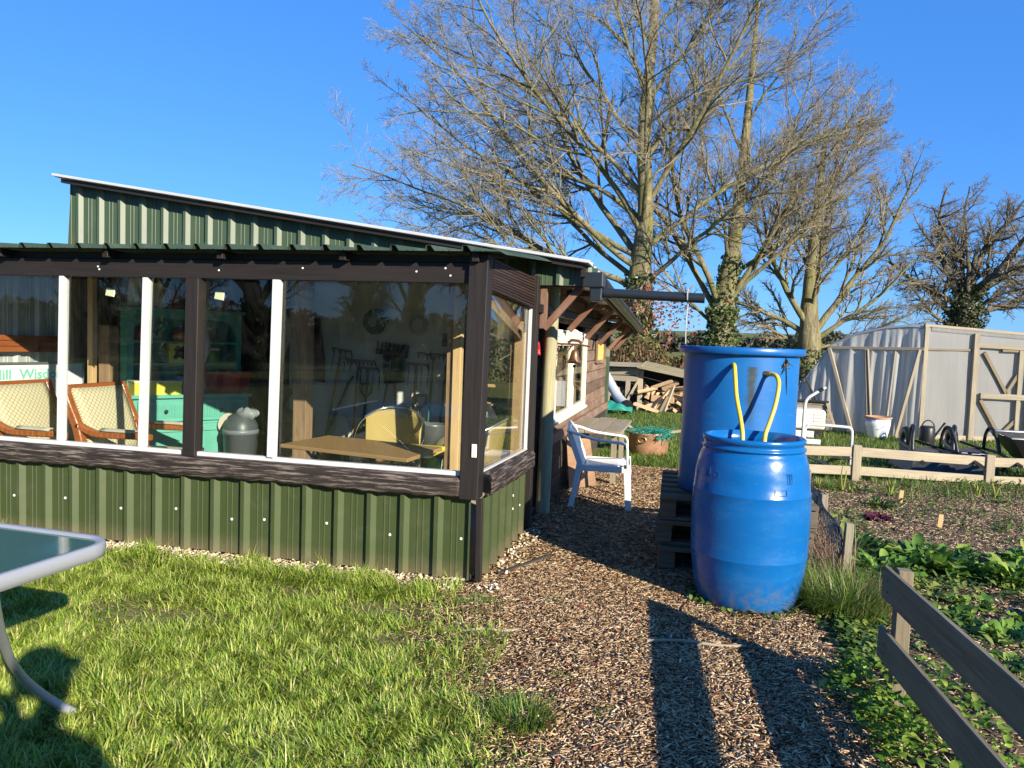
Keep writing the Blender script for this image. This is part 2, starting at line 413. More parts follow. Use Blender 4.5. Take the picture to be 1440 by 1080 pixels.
M['palecloth'] = m_plain('pale_cloth', (.52, .46, .36), .9, 0, .2, 12, .3)
M['darkcloth'] = m_plain('dark_cloth', (.02, .022, .03), .9, 0, .3, 12, .3)
M['bluebag'] = m_plain('blue_plastic', (.01, .10, .35), .4, 0, .15, 10, .05)
M['bell'] = m_plain('bell_bronze', (.20, .11, .065), .4, .6, .3, 15, .1)
M['notice'] = m_plain('yellow_notice', (.68, .50, .13), .5, 0, .2, 14, .0)
M['coppr'] = m_plain('old_copper', (.48, .26, .15), .38, .35, .45, 7, .1, .5, (.06, .045, .035), 4, .9)
M['net'] = m_plain('green_netting', (.015, .22, .16), .6, 0, .3, 20, .0)
M['darknet'] = m_plain('dark_blue_netting', (.012, .03, .055), .6, 0, .3, 20, .0)
M['tin'] = m_plain('tin', (.33, .34, .35), .35, .7, .2, 12, .05)
M['terracotta'] = m_plain('terracotta', (.42, .22, .13), .8, 0, .2, 9, .1)
M['mossy'] = m_wood('mossy_board', (.12, .11, .06), (.30, .26, .17), .9, .5, 30, .2)
M['split'] = m_wood('split_log', (.32, .2, .1), (.62, .46, .28), .8, .5, 40, .35)
M['barkwood'] = m_plain('log_bark', (.12, .09, .065), .9, 0, .4, 15, .4)
M['sheet'] = m_plain('galvanised_pipe', (.5, .51, .5), .4, .3, .15, 6, .05)
M['rope'] = m_plain('rope', (.38, .36, .32), .8, 0, .2, 30, .0)
M['lens'] = m_plain('lamp_lens', (.72, .66, .42), .3, 0, .05, 10, .0)
M['gravel'] = None
def _uph(name, base, line):
    t = NT(name); v = t.coord('UV', (1, 1, 1))
    sep = t.n('ShaderNodeSeparateXYZ'); t.l(v, sep.inputs[0])
    a = t.math('SINE', t.math('MULTIPLY', t.math('ADD', sep.outputs[0], sep.outputs[1]), 2 * PI * 26))
    b = t.math('SINE', t.math('MULTIPLY', t.math('SUBTRACT', sep.outputs[0], sep.outputs[1]), 2 * PI * 26))
    f = t.math('GREATER_THAN', t.math('MAXIMUM', a, b), .86)
    return t.end(t.bsdf(t.mix(f, base, line), .85, 0, t.bump(t.noise(v, 120, 2), .2, .002), .2))
M['fabric'] = _uph('diamond_fabric', (.66, .58, .40), (.40, .30, .14))
def _film(name, trans, alpha, col):
    t = NT(name); v = t.coord()
    n = t.noise(t.coord('Object', (3, 3, .35)), 3.0, 5, .6)
    c = t.mix(n, tuple(x * .8 for x in col), col)
    d = t.n('ShaderNodeBsdfTranslucent'); t.l(c, d.inputs[0])
    b = t.bsdf(c, .22, 0, t.bump(t.noise(t.coord('Object', (5, 5, .5)), 2.5, 5, .6), .25, .05), .5)
    x = t.n('ShaderNodeMixShader'); x.inputs[0].default_value = trans; t.l(b, x.inputs[1]); t.l(d.outputs[0], x.inputs[2])
    tr = t.n('ShaderNodeBsdfTransparent'); y = t.n('ShaderNodeMixShader'); y.inputs[0].default_value = alpha
    t.l(x.outputs[0], y.inputs[1]); t.l(tr.outputs[0], y.inputs[2]); return t.end(y.outputs[0])
M['film'] = _film('polythene', .5, .16, (.54, .53, .50))
M['filmend'] = _film('polythene_lit_end', .55, .10, (.74, .73, .69))  # same film as the front, paler: light coming through put into the colour
M['bagfilm'] = _film('bag_polythene', .4, .35, (.6, .62, .62))
def m_bark(name, a, b, moss):
    t = NT(name); v = t.coord('Object', (9, 9, 1.6)); n = t.noise(v, 1.0, 7, .75, .8); v2 = t.coord()
    col = t.ramp(n, [(.34, a), (.62, b)])
    mo = t.ramp(t.noise(t.coord('Object', (1.4, 1.4, .5)), 1.3, 6, .75), [(.46, (0, 0, 0)), (.62, (.8,) * 3)]); col = t.mix(mo, col, moss)
    pl = t.ramp(t.noise(v2, 5, 5, .7), [(.6, (0, 0, 0)), (.7, (.6,) * 3)]); col = t.mix(pl, col, tuple(min(1, x * 1.5) for x in b))
    return t.end(t.bsdf(col, .92, 0, t.bump(n, 1.0, .05), .15))
M['bark'] = m_bark('tree_bark', (.085, .07, .042), (.29, .25, .15), (.16, .17, .05))
M['barkdark'] = m_bark('oak_bark', (.06, .05, .04), (.19, .16, .12), (.11, .12, .05))
M['twig'] = m_leaf('twigs', [(0, (.115, .10, .07)), (.5, (.235, .205, .14)), (1, (.36, .315, .215))], 0.0, .8, .2)
M['twigred'] = m_leaf('twigs_reddish', [(0, (.14, .115, .08)), (.5, (.27, .225, .155)), (1, (.40, .34, .225))], 0.0, .8, .2)
M['twigdark'] = m_leaf('twigs_dark', [(0, (.11, .09, .07)), (1, (.27, .23, .17))], 0.0, .8, .2)
M['ivy'] = m_leaf('ivy_leaves', [(0, (.02, .045, .012)), (.5, (.07, .11, .03)), (1, (.17, .2, .07))], .2, .4, .5)
M['ivydark'] = m_leaf('ivy_leaves_dark', [(0, (.012, .025, .008)), (.5, (.04, .06, .02)), (1, (.08, .1, .035))], .2, .45, .4)
M['deadleaf'] = m_leaf('dead_leaves', [(0, (.18, .05, .03)), (.5, (.36, .11, .07)), (1, (.45, .22, .14))], .35, .7, .2)
M['grass'] = m_leaf('grass_blades', [(0, (.06, .13, .012)), (.25, (.19, .30, .028)), (.62, (.37, .47, .065)), (.90, (.54, .57, .14)), (1, (.66, .57, .30))], .35, .45, .4)
M['fargrass'] = m_leaf('grass_blades_far', [(0, (.04, .10, .012)), (.5, (.10, .18, .025)), (.9, (.18, .25, .05)), (1, (.34, .3, .12))], .35, .5, .3)
M['straw'] = m_leaf('straw', [(0, (.25, .17, .09)), (1, (.55, .43, .24))], .2, .7, .2)
M['drygrass'] = m_leaf('dry_stems', [(0, (.16, .10, .07)), (1, (.46, .34, .24))], .2, .7, .2)
M['tuft'] = m_leaf('tuft_blades', [(0, (.03, .08, .01)), (.5, (.10, .19, .02)), (1, (.30, .36, .07))], .35, .45, .4)
M['chip'] = m_leaf('bark_chips', [(0, (.055, .032, .017)), (.28, (.22, .13, .066)), (.62, (.42, .28, .155)), (.88, (.60, .44, .265)), (1, (.74, .60, .42))], 0.0, .8, .25)
M['chipdark'] = m_leaf('bed_chips', [(0, (.07, .046, .028)), (.3, (.24, .17, .105)), (.7, (.44, .335, .215)), (1, (.64, .53, .36))], 0.0, .85, .2)
M['stick'] = m_leaf('sticks', [(0, (.2, .14, .09)), (1, (.55, .44, .3))], 0.0, .8, .2)
M['gravel'] = m_leaf('gravel', [(0, (.30, .21, .11)), (.5, (.55, .44, .27)), (1, (.75, .68, .55))], 0.0, .8, .3)
M['chard'] = m_leaf('chard_leaves', [(0, (.045, .12, .018)), (.5, (.13, .26, .035)), (1, (.34, .43, .08))], .35, .5, .35)
M['pale'] = m_leaf('yellowing_leaves', [(0, (.2, .26, .05)), (1, (.42, .42, .1))], .35, .4, .4)
M['cover'] = m_leaf('strawberry_leaves', [(0, (.04, .11, .012)), (.5, (.12, .24, .02)), (1, (.34, .43, .07))], .35, .55, .3)
M['weeds'] = m_leaf('weed_leaves', [(0, (.03, .075, .015)), (.6, (.10, .17, .03)), (1, (.25, .3, .07))], .3, .5, .3)
M['purple'] = m_leaf('purple_leaves', [(0, (.03, .005, .012)), (1, (.14, .02, .05))], .25, .4, .4)
M['hedge'] = m_leaf('hedge_leaves', [(0, (.07, .05, .03)), (.4, (.15, .12, .05)), (.75, (.14, .17, .05)), (1, (.26, .25, .09))], .2, .7, .2)
M['brush'] = m_leaf('brush_twigs', [(0, (.10, .06, .035)), (1, (.34, .22, .13))], .1, .8, .2)
M['farwood'] = m_leaf('far_wood', [(0, (.045, .055, .035)), (.5, (.09, .095, .065)), (1, (.15, .14, .10))], .1, .9, .1)
M['pink'] = m_plain('pink_plastic', (.75, .03, .18), .4, 0, .05, 8, .0)
M['tableglass'] = None
def _tg():
    t = NT('frosted_green_glass')
    v = t.coord(); n = t.noise(v, 60, 3)
    return t.end(t.bsdf((.05, .12, .10), t.math('MULTIPLY_ADD', n, .1, .02), 0, t.bump(t.noise(v, 9, 3), .02, .01), .6))
M['tableglass'] = _tg()
def _ground():
    t = NT('ground_turf'); v = t.coord()
    n = t.noise(v, .35, 5); n2 = t.noise(v, 9, 6, .7)
    c = t.mix(n2, t.mix(n, (.075, .125, .022), (.125, .17, .035)), (.17, .15, .06))
    return t.end(t.bsdf(c, .95, 0, t.bump(n2, .8, .03), .1))
M['ground'] = _ground()
def _soil(name, a, b, c3):
    t = NT(name); v = t.coord()
    n = t.noise(v, 28, 6, .75); n2 = t.noise(v, 3, 4)
    col = t.mix(t.ramp(n2, [(.4, (0, 0, 0)), (.7, (.5,) * 3)]), t.ramp(n, [(.35, a), (.55, b), (.75, c3)]), b)
    return t.end(t.bsdf(col, .95, 0, t.bump(n, .9, .02), .1))
M['path'] = _soil('bark_mulch', (.06, .037, .02), (.19, .12, .066), (.36, .25, .15))
M['bed'] = _soil('bed_soil', (.05, .034, .021), (.17, .12, .078), (.34, .255, .17))
# ------------------------------------------------------------------ the shed
X0, X1, YF, YG, YB = -5.12, -1.10, 4.05, 5.42, 10.95
def eave_z(Y): return 1.945 - .05 * (Y - 5.3)
def roof_z(X, Y): return eave_z(Y) + .149 * (-.69 - X)
def ribsheet(mb, O, U, n, width, length, V=(0, 0, 1), pitch=.205, depth=.03, phase=0.0, top=None, bottom=None, rows=1):
    """box-profile sheet: U across the ribs, V along them, n outward; right-hand slope of each rib is the broad one"""
    O, U, V, n = Vector(O), Vector(U), Vector(V), Vector(n)
    sec = [(0, 0), (.044, 0), (.047, .003), (.051, .003), (.054, 0), (.076, 0), (.079, .003), (.083, .003), (.086, 0), (.148, 0), (.158, depth), (.182, depth), (.205, 0)]
    cols = []; u = -phase
    while u < width + pitch:
        for a, d in sec[:-1]:
            x = u + a * pitch / .205
            if 0 <= x <= width: cols.append((x, d))
        u += pitch
    cols = [(0.0, cols[0][1])] + [c for c in cols if c[0] > 1e-4] + [(width, cols[-1][1])]
    vs = []; fs = []; uv = []
    for x, d in cols:
        b = bottom(x) if bottom else 0.0; tp = top(x) if top else length
        for r in range(rows + 1):
            vs.append(O + U * x + n * d + V * (b + (tp - b) * r / rows))
    k = rows + 1
    for i in range(len(cols) - 1):
        for r in range(rows):
            fs.append((i * k + r, (i + 1) * k + r, (i + 1) * k + r + 1, i * k + r + 1))
            ua = (cols[i][0] + phase) / pitch + .001; ub = (cols[i + 1][0] + phase) / pitch - .001; uv.append([(ua, r), (ub, r), (ub, r + 1), (ua, r + 1)])
    mb._add(vs, fs, uv); return mb

shed = thing('garden_shed', 'long low timber and green sheet shed with a glazed shelter along its front', 'shed', (-3.1, 4.05, 0))
# front and side cladding with their screws
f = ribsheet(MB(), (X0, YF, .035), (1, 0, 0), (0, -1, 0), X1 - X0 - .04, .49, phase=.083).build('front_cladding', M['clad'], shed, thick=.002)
def screw(parent, p, n, r=.0085):
    m = MB(); p = Vector(p); n = Vector(n)
    m.tube([p, p + n * .004, p + n * .006], [r, r, r * .5], 10); return m.build('screw', M['screw'], parent)
for k, x in enumerate((-4.27, -3.87, -3.45, -3.2, -3.05, -2.66, -2.44, -2.03, -1.63, -1.2)):
    screw(f, (x + .0, YF - .002, .26 + .018 * math.sin(k * 2.1)), (0, -1, 0))
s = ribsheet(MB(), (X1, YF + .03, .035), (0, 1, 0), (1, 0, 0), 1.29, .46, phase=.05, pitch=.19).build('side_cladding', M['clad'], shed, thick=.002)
for y, z in ((4.9, .26), (5.12, .24), (4.9, .35)): screw(s, (X1 + .002, y, z), (1, 0, 0))
MB().bar((X1 + .012, YF - .012, .03), (X1 + .004, YF - .012, .5), .035, .03, up=(0, 1, 0)).build('corner_trim', M['dark'], shed, bev=.003)
# gable
gw = X1 + .45 - X0
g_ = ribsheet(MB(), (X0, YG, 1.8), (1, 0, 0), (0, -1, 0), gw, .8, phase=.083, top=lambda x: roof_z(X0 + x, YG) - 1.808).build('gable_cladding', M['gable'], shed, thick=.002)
for k in range(17):
    x = X0 + .06 + .205 * k
    screw(g_, (x, YG - .003, 2.115 - .005 * k), (0, -1, 0), .009)
# main roof, verge and lean-to roof
def roofsheet(name, x0, x1, y0, y1, zf, mat, phase=0.0):
    mb = MB(); n = Vector((0, 0, 1))
    ribs = MB()
    ny = 6; sec = [(0, 0), (.130, 0), (.142, .036), (.162, .036), (.205, 0)]
    # ribs run down the slope, so the profile is stepped along the other axis
    return mb
mb = MB(); ys = []; y = 5.30
while y < 11.15:
    for a, d in ((0, 0), (.13, 0), (.142, .03), (.162, .03), (.2, 0)): ys.append((y + a, d))
    y += .205
xs = [X0 - .05, -3.5, -2.0, -.69]
vs = [(x, yy, roof_z(x, yy) + d) for yy, d in ys for x in xs]; nx = len(xs)
mb._add(vs, [(j * nx + i, j * nx + i + 1, (j + 1) * nx + i + 1, (j + 1) * nx + i) for j in range(len(ys) - 1) for i in range(nx - 1)])
roof = mb.build('roof', M['galv'], shed, thick=.003)
MB().bar((X0 - .06, 5.285, roof_z(X0 - .06, 5.3) + .012), (-.69, 5.285, roof_z(-.69, 5.3) + .012), .02, .022).build('verge_trim', M['roofedge'], roof, bev=.003)
MB().bar((X0 - .0, 5.33, roof_z(X0, 5.3) - .025), (-.74, 5.33, roof_z(-.74, 5.3) - .025), .04, .03).build('verge_board', M['dark'], roof)
ribsheet(MB(), (X0 - .1, 3.90, 1.862), (1, 0, 0), (0, 0, 1), X1 + .09 - X0 + .1, 1.52, V=Vector((0, 1.53, .12)).normalized(), phase=.03, depth=.030).build('porch_roof', M['roofgreen'], shed, thick=.002)
m = MB(); m.grid(lambda a, b: (X1 - .02 + .16 * a, 3.92 + 1.5 * b, 1.862 + .117 * b + .03 - .045 * a * a), 4, 6)
m.build('porch_roof_flashing', M['roofgreen'], shed, thick=.003)
# timber of the front
MB().box(X0, -1.19, 4.02, 4.08, 1.70, 1.812).build('fascia', M['dark'], shed, bev=.003)
MB().box(X0, -1.19, 4.035, 4.08, 1.815, 1.853).build('wall_plate', M['dark'], shed)
for x in (-4.28, -3.49, -2.70, -1.92, -1.14):
    MB().box(x - .02, x + .02, 3.95, 5.4, 1.812, 1.862).build('rafter', M['dark'], shed, bev=.002)
for p in ((-3.6, 1.762), (-3.59, 1.745), (-2.75, 1.75), (-2.2, 1.77), (-1.5, 1.76), (-1.33, 1.78), (-1.3, 1.74)):
    m = MB(); m.tube([(p[0], 4.02, p[1]), (p[0], 4.017, p[1])], [.006, .005], 8); m.build('screw', M['screw'], shed)
m = MB()
def sill_pt(u, v):
    x = X0 + (-1.20 - X0) * u
    w = .0025 * math.sin(x * 23) + .004 * math.sin(x * 5.1 + 1) + .002 * math.sin(x * 61)
    prof = [(4.06, .625), (4.004, .614), (3.99, .600), (3.994, .56), (3.991, .53 + w), (3.998, .508 + w * 1.4), (4.03, .505)]
    k = min(int(v * 6 + 1e-6), 5); t = v * 6 - k
    a, b = prof[k], prof[k + 1]
    return (x, a[0] + (b[0] - a[0]) * t + .001 * math.sin(x * 67 + v * 9), a[1] + (b[1] - a[1]) * t)
m.grid(sill_pt, 160, 12, us=4.0, vs_=.2)
m.build('sill_board', M['sill'], shed, thick=.012)
m = MB()
def sill_s(u, v):
    y = 4.1 + 1.22 * u; dz = -.035 * u
    w = .002 * math.sin(y * 21) + .004 * math.sin(y * 6.1 + 1) + .002 * math.sin(y * 47)
    prof = [(-1.12, .64), (-1.055, .63), (-1.042, .61), (-1.046, .57), (-1.042, .54 + w), (-1.05, .515 + w), (-1.085, .51)]
    k = min(int(v * 6 + 1e-6), 5); t = v * 6 - k
    a, b = prof[k], prof[k + 1]
    return (a[0] + (b[0] - a[0]) * t, y, a[1] + (b[1] - a[1]) * t + dz)
m.grid(sill_s, 60, 12, us=1.22, vs_=.2); m.build('sill_board', M['sill'], shed, thick=.012)
m = MB(); m.bar((-1.15, 4.045, .50), (-1.13, 4.045, 1.86), .108, .12, up=(0, 1, 0)); m.build('corner_post', M['dark'], shed, bev=.004)
m = MB(); m.bar((-1.10, 5.345, .02), (-1.10, 5.365, 1.86), .075, .09, up=(0, 1, 0)); m.build('end_post', M['dark'], shed, bev=.003)
# glazing
def front_bar(x0, x1, w, mat, name, y=4.045, d=.05):
    MB().bar((x0, y, .62 if mat is M['dark'] else .648), (x1, y, 1.70), w, d, up=(0, 1, 0)).build(name, mat, shed, bev=.003)
front_bar(-3.895, -3.875, .036, M['white'], 'window_mullion')
front_bar(-3.29, -3.262, .038, M['white'], 'window_mullion')
front_bar(-2.93, -2.915, .088, M['dark'], 'front_post', 4.035, .08)
front_bar(-2.385, -2.365, .044, M['white'], 'window_mullion', 4.03)
MB().box(X0, -1.205, 4.02, 4.06, .622, .648).build('window_frame', M['white'], shed, bev=.003)
for a, b in ((X0, -3.90), (-3.86, -3.29), (-3.25, -2.97), (-2.88, -2.39), (-2.35, -1.19)):
    MB().box(a, b, 4.048, 4.053, .64, 1.705).build('pane', M['glass'], shed)
MB().box(-1.122, -1.117, 4.1, 5.3, .60, 1.70).build('pane', M['oldglass'], shed)
MB().bar((-1.105, 4.1, .640), (-1.105, 5.3, .606), .022, .022).build('window_frame', M['white'], shed)
MB().bar((-1.105, 5.285, .60), (-1.105, 5.3, 1.67), .02, .028, up=(0, 1, 0)).build('window_frame', M['white'], shed)
m = MB()
for k in range(11):
    z = 1.845 - .0155 * k
    m.bar((-1.085, 4.11, z - .012), (-1.085, 5.3, z - .012 - .004 * k), .022, .0125)
m.build('slatted_panel', M['slat'], shed)
MB().bar((-1.105, 4.11, 1.765), (-1.105, 5.3, 1.745), .012, .19).build('slat_backing', M['slat'], shed)
MB().bar((-1.16, 4.12, 1.66), (-1.16, 5.22, 1.42), .04, .06).build('window_brace', M['oldpine'], shed)
MB().bar((-1.16, 5.2, .05), (-1.155, 5.22, 1.45), .07, .045, up=(0, 1, 0)).build('stud', M['pine'], shed)
MB().bar((-1.20, 5.24, .05), (-1.20, 5.24, 1.6), .05, .04, up=(0, 1, 0)).build('stud', M['oldpine'], shed)
m = MB(); m.prism([(-1.14, 5.05, 1.46), (-1.14, 5.24, 1.38), (-1.14, 5.24, 1.53)], (-.02, 0, 0)); m.build('gusset', M['pine'], shed)
m = MB(); m.box(-1.135, -1.105, 3.974, 3.982, .74, .815); m.build('catch_plate', M['cream'], shed, bev=.003)
# posts and braces of the shelter
def post(name, x, y, w, z1, mat, x1=None, z0=.0): return MB().bar((x, y, z0), (x if x1 is None else x1, y, z1), w, w, up=(0, 1, 0)).build(name, M[mat], shed, bev=.004)
post('post', -5.05, 5.36, .085, 2.0, 'oldpine'); post('post', -4.66, 5.62, .09, 2.0, 'oldpine')
post('post', -4.44, 5.07, .10, 1.40, 'oldpine'); post('stud', -4.53, 5.0, .05, 1.9, 'pine'); post('post', -4.27, 6.3, .14, 2.2, 'indark'); post('post', -2.97, 5.47, .115, 2.0, 'oldpine')
post('stud', -1.52, 4.92, .06, 1.9, 'pine'); post('stud', -1.575, 4.94, .05, 1.9, 'oldpine')
MB().bar((-4.20, 6.3, 1.40), (-3.56, 6.3, .80), .05, .10).build('brace', M['indark'], shed)
MB().box(-4.2, -3.6, 6.28, 6.31, .86, .95).build('brace', M['indark'], shed)
# linings: left wall, back wall with a dark board for the unlit opening, floor, far walls
ribsheet(MB(), (X0 + .03, 5.42, .0), (0, -1, 0), (1, 0, 0), 1.35, 1.9, phase=.0, pitch=.2, depth=.02).build('left_lining', M['galv'], shed, thick=.002)
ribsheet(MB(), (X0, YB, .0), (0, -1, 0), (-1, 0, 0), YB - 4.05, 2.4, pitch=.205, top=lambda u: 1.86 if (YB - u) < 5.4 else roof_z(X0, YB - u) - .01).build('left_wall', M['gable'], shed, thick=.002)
m = MB(); m.prism([(-3.96, 7.0, .02), (-1.2, 7.0, .02), (-1.2, 7.0, 1.86), (-3.96, 7.0, 2.27)], (0, .03, 0)); m.build('back_lining', M['inwhite'], shed)
m = MB(); m.box(-5.08, -3.96, 7.2, 7.24, .02, 2.4); m.build('back_lining', M['indark'], shed)  # dark board set where the unlit opening into the main shed would be
m = MB()
for z in (.55, 1.0, 1.32, 1.62): m.box(-3.95, -1.25, 6.985, 7.0, z, z + .012)
m.build('lining_batten', M['inwhite'], shed)
m = MB(); m.box(X0 + .02, X1 - .06, 4.1, YB - .02, .004, .03); m.build('floor_slab', M['floor'], shed)
m = MB(); m.box(X0, X1 - .06, YB - .04, YB, .0, 1.75); m.build('rear_wall', M['shedlow'], shed)
# side wall of boards with window
XW = -1.15
m = MB()
z = .52
rnd = random.Random(3)
while z < 1.86:
    h = .13
    spans = [(6.02, 10.9)] if (z + h < .69 or z > 1.5) else [(6.02, 6.42), (8.46, 10.9)]
    for a, b in spans:
        m.bar((XW + .008 + rnd.uniform(-.002, .002), a, z + h / 2), (XW + .008 + rnd.uniform(-.002, .002), b, z + h / 2 - .0), .024, h - .008)
    z += h
m.build('side_boards', M['shed'], shed, bev=.003)
MB().box(XW - .03, XW - .008, 6.0, 6.42, .0, 1.9).box(XW - .03, XW - .008, 8.46, 10.9, .0, 1.7).box(XW - .03, XW - .008, 6.42, 8.46, .0, .68).build('side_backing', M['shedlow'], shed)
m = MB(); z = .02
while z < .5: m.bar((XW + .03, 6.0, z + .02), (XW + .03, 10.9, z + .02), .02, .036); z += .04
m.build('side_skirt', M['shedlow'], shed)  # boards darker than the wall above, shade at its foot put into the colour
MB().bar((XW + .045, 5.98, .56), (XW + .045, 10.9, .50), .045, .09).build('skirt_rail', M['shed'], shed, bev=.004)
MB().bar((-1.09, 6.05, .5), (-1.09, 6.1, .64), .05, .08, up=(0, 1, 0)).build('rail_end', M['brown'], shed)
m = MB(); m.bar((XW + .02, 10.9, .0), (XW + .02, 10.9, 1.7), .08, .12, up=(0, 1, 0)); m.build('corner_trim', M['gable'], shed, bev=.004)
wf = MB()
for a, b in ((6.42, 7.44), (7.46, 8.46)):
    for y in (a + .03, b - .03): wf.bar((XW + .03, y, .69), (XW + .03, y, 1.5), .045, .06, up=(0, 1, 0))
    for zz in (.72, 1.47): wf.bar((XW + .03, a + .06, zz), (XW + .03, b - .06, zz), .045, .06)
win = wf.build('window', M['cream'], shed, bev=.003)
for a, b in ((6.48, 7.38), (7.52, 8.40)):
    MB().box(XW + .024, XW + .03, a, b, .75, 1.44).build('pane', M['oldglass'], win)
    MB().box(XW - .06, XW - .05, a, b, .7, 1.5).build('blind', M['oldpine'], win)
m = MB(); m.box(XW + .02, XW + .07, 6.40, 8.5, .665, .69); m.build('window_sill', M['cream'], win)
m = MB(); pts = [(XW + .055, 6.42, 1.36), (XW + .055, 8.2, 1.36)] + [(XW + .055, 8.2 - 1.78 * k / 10, 1.42 + .10 * math.sin(PI * k / 10)) for k in range(11)]
m.prism(pts, (.012, 0, 0)); m.build('pelmet', M['cream'], win)
# weathered pole, brackets, eaves timbers
m = MB(); m.tube([(-1.08, 5.93, .0), (-1.075, 5.935, .5), (-1.07, 5.94, 1.1), (-1.055, 5.95, 1.86)], [.058, .056, .053, .05], 9); m.build('porch_pole', M['pole'], shed)
def bracket(y, zt, full=True):
    b = MB()
    if full: b.bar((-1.045, y, zt - .36), (-1.045, y, zt - .02), .055, .045, up=(0, 1, 0))
    b.bar((-1.07, y, zt - .03), (-.72, y, zt - .03), .05, .055)
    b.bar((-1.04, y + .002, zt - .36), (-.78, y + .002, zt - .055), .048, .05)
    b.build('eaves_bracket', M['brown'], shed, bev=.004)
bracket(5.48, 1.845)
for y in (6.7, 7.9, 9.1, 10.3, 10.95): bracket(y, eave_z(y) - .02, False)
MB().box(-1.10, -1.04, 5.38, 10.9, 1.60, 1.66).build('eaves_beam', M['dark'], shed)
MB().bar((-.745, 5.33, eave_z(5.33) - .05), (-.745, 11.1, eave_z(11.1) - .05), .03, .07).build('eaves_fascia', M['dark'], shed)
# gutter and the pipe to the tank
m = MB(); n = 10
m.grid(lambda a, b: (-.68 + .055 * math.cos(PI + PI * a), 5.42 + 5.7 * b, eave_z(5.42 + 5.7 * b) - .035 + .055 * math.sin(PI + PI * a)), 10, 8)
gut = m.build('gutter', M['gutter'], shed, thick=.004)
m = MB(); m.box(-.755, -.60, 5.36, 5.5, 1.785, 1.895); m.build('gutter_outlet', M['gutter'], gut, bev=.012, seg=2)
m = MB(); m.box(-.70, -.61, 5.38, 5.48, 1.69, 1.80); m.build('gutter_outlet', M['gutter'], gut, bev=.01, seg=2)
pp = MB(); pp.tube([(-.66, 5.43, 1.755), (-.3, 5.42, 1.742), (.10, 5.41, 1.728)], .034, 16); pp.build('downpipe', M['gutter'], gut)
m = MB(); m.tube([(-.60, 5.43, 1.753), (-.55, 5.43, 1.752)], .039, 16); m.build('pipe_collar', M['gutter'], gut)
pw = at_pw = None
m = MB(); m.tube([(-.02, 5.37, 1.775), (-.015, 5.42, 1.79), (-.01, 5.46, 1.75), (-.012, 5.43, 1.69), (-.02, 5.38, 1.72), (-.02, 5.37, 1.775)], .006, 6)
m.tube(smooth_path([(-.012, 5.42, 1.69), (-.02, 5.3, 1.55), (-.015, 5.1, 1.41)], 5), .0045, 6)
tag(m.build('pipe_wire', M['rope']), 'grey wire tied round the black gutter pipe and down to the blue tank', 'wire')
# things hanging at the open doorway and along the wall
bl = thing('bell', 'bronze hanging bell on a scrolled bracket in front of the shed window', 'bell', (-.95, 6.35, 1.2))
m = MB(); m.lathe([(.062, 0), (.058, .012), (.042, .04), (.032, .075), (.027, .10), (.012, .115), (.0001, .118)], (-.93, 6.35, 1.215), 24); m.build('bell_cup', M['bell'], bl, thick=.004)
m = MB(); m.ball((-.93, 6.35, 1.19), .014, 10); m.tube([(-.93, 6.35, 1.19), (-.935, 6.36, 1.02)], .003, 6); m.build('clapper', M['blackmetal'], bl)
m = MB()
sc = [( -1.08 + .05 * math.cos(t) * (1 - t / 9), 6.35, 1.34 + .05 * math.sin(t) * (1 - t / 9)) for t in [k * .4 for k in range(20)]]
m.tube(sc, .006, 6); m.tube([(-1.13, 6.35, 1.375), (-.9, 6.35, 1.375), (-.80, 6.35, 1.36)], .009, 6)
m.tube([(-1.13, 6.35, 1.27), (-1.0, 6.35, 1.30), (-.95, 6.35, 1.37)], .006, 6); m.tube([(-.93, 6.35, 1.375), (-.93, 6.35, 1.33)], .007, 6)
m.tube([(-.99, 6.35, 1.385), (-.96, 6.35, 1.41), (-.90, 6.35, 1.405), (-.87, 6.35, 1.385)], .014, 6)
m.build('bell_bracket', M['bell'], bl)
nt = thing('notice_frame', 'yellow notice in a dark wooden frame on the far end of the shed wall', 'notice', (XW + .03, 9.9, 1.15))
m = MB()
for y in (9.47, 10.33): m.box(XW + .03, XW + .055, y - .02, y + .02, 1.14, 1.48)
for zz in (1.15, 1.47): m.box(XW + .03, XW + .055, 9.49, 10.31, zz - .02, zz + .02)
m.build('frame', M['shed'], nt)
MB().box(XW + .028, XW + .036, 9.49, 10.31, 1.17, 1.45).build('paper', M['notice'], nt)
# black coat, red cloth and wooden shelf edges seen in the doorway
def cloth(name, label, cat, x, y, z0, z1, w, mat, n=14):
    m = MB()
    m.grid(lambda a, b: (x + (a - .5) * w * (1 - .35 * b) + .012 * math.sin(a * 9 + b * 3), y + .035 * math.sin(a * 8 + b * 2) + .03 * math.sin(b * 3), z0 + (z1 - z0) * b + .02 * math.sin(a * 5) * (1 - b)), n, n)
    o = m.build(name, M[mat], thick=.02); rebase(o, (x, y, z0)); tag(o, label, cat); return o
cloth('coat', 'black coat hanging in the dark doorway behind the weathered pole', 'coat', -1.22, 5.98, 1.02, 1.33, .16, 'darkcloth')
cloth('cloth', 'dark red cloth hanging high in the shed doorway under the eaves', 'cloth', -1.24, 5.86, 1.30, 1.55, .2, 'red')
sh = thing('doorway_shelf', 'pine shelving with junk just inside the shed doorway', 'shelf', (-1.45, 6.6, 0))
for z in (.66, .82, .98): MB().box(-1.75, -1.2, 6.3, 6.6, z, z + .025).build('shelf', M['pine'], sh)
for y in (6.32, 6.58): MB().box(-1.3, -1.26, y - .02, y + .02, .03, 1.2).build('upright', M['pine'], sh)
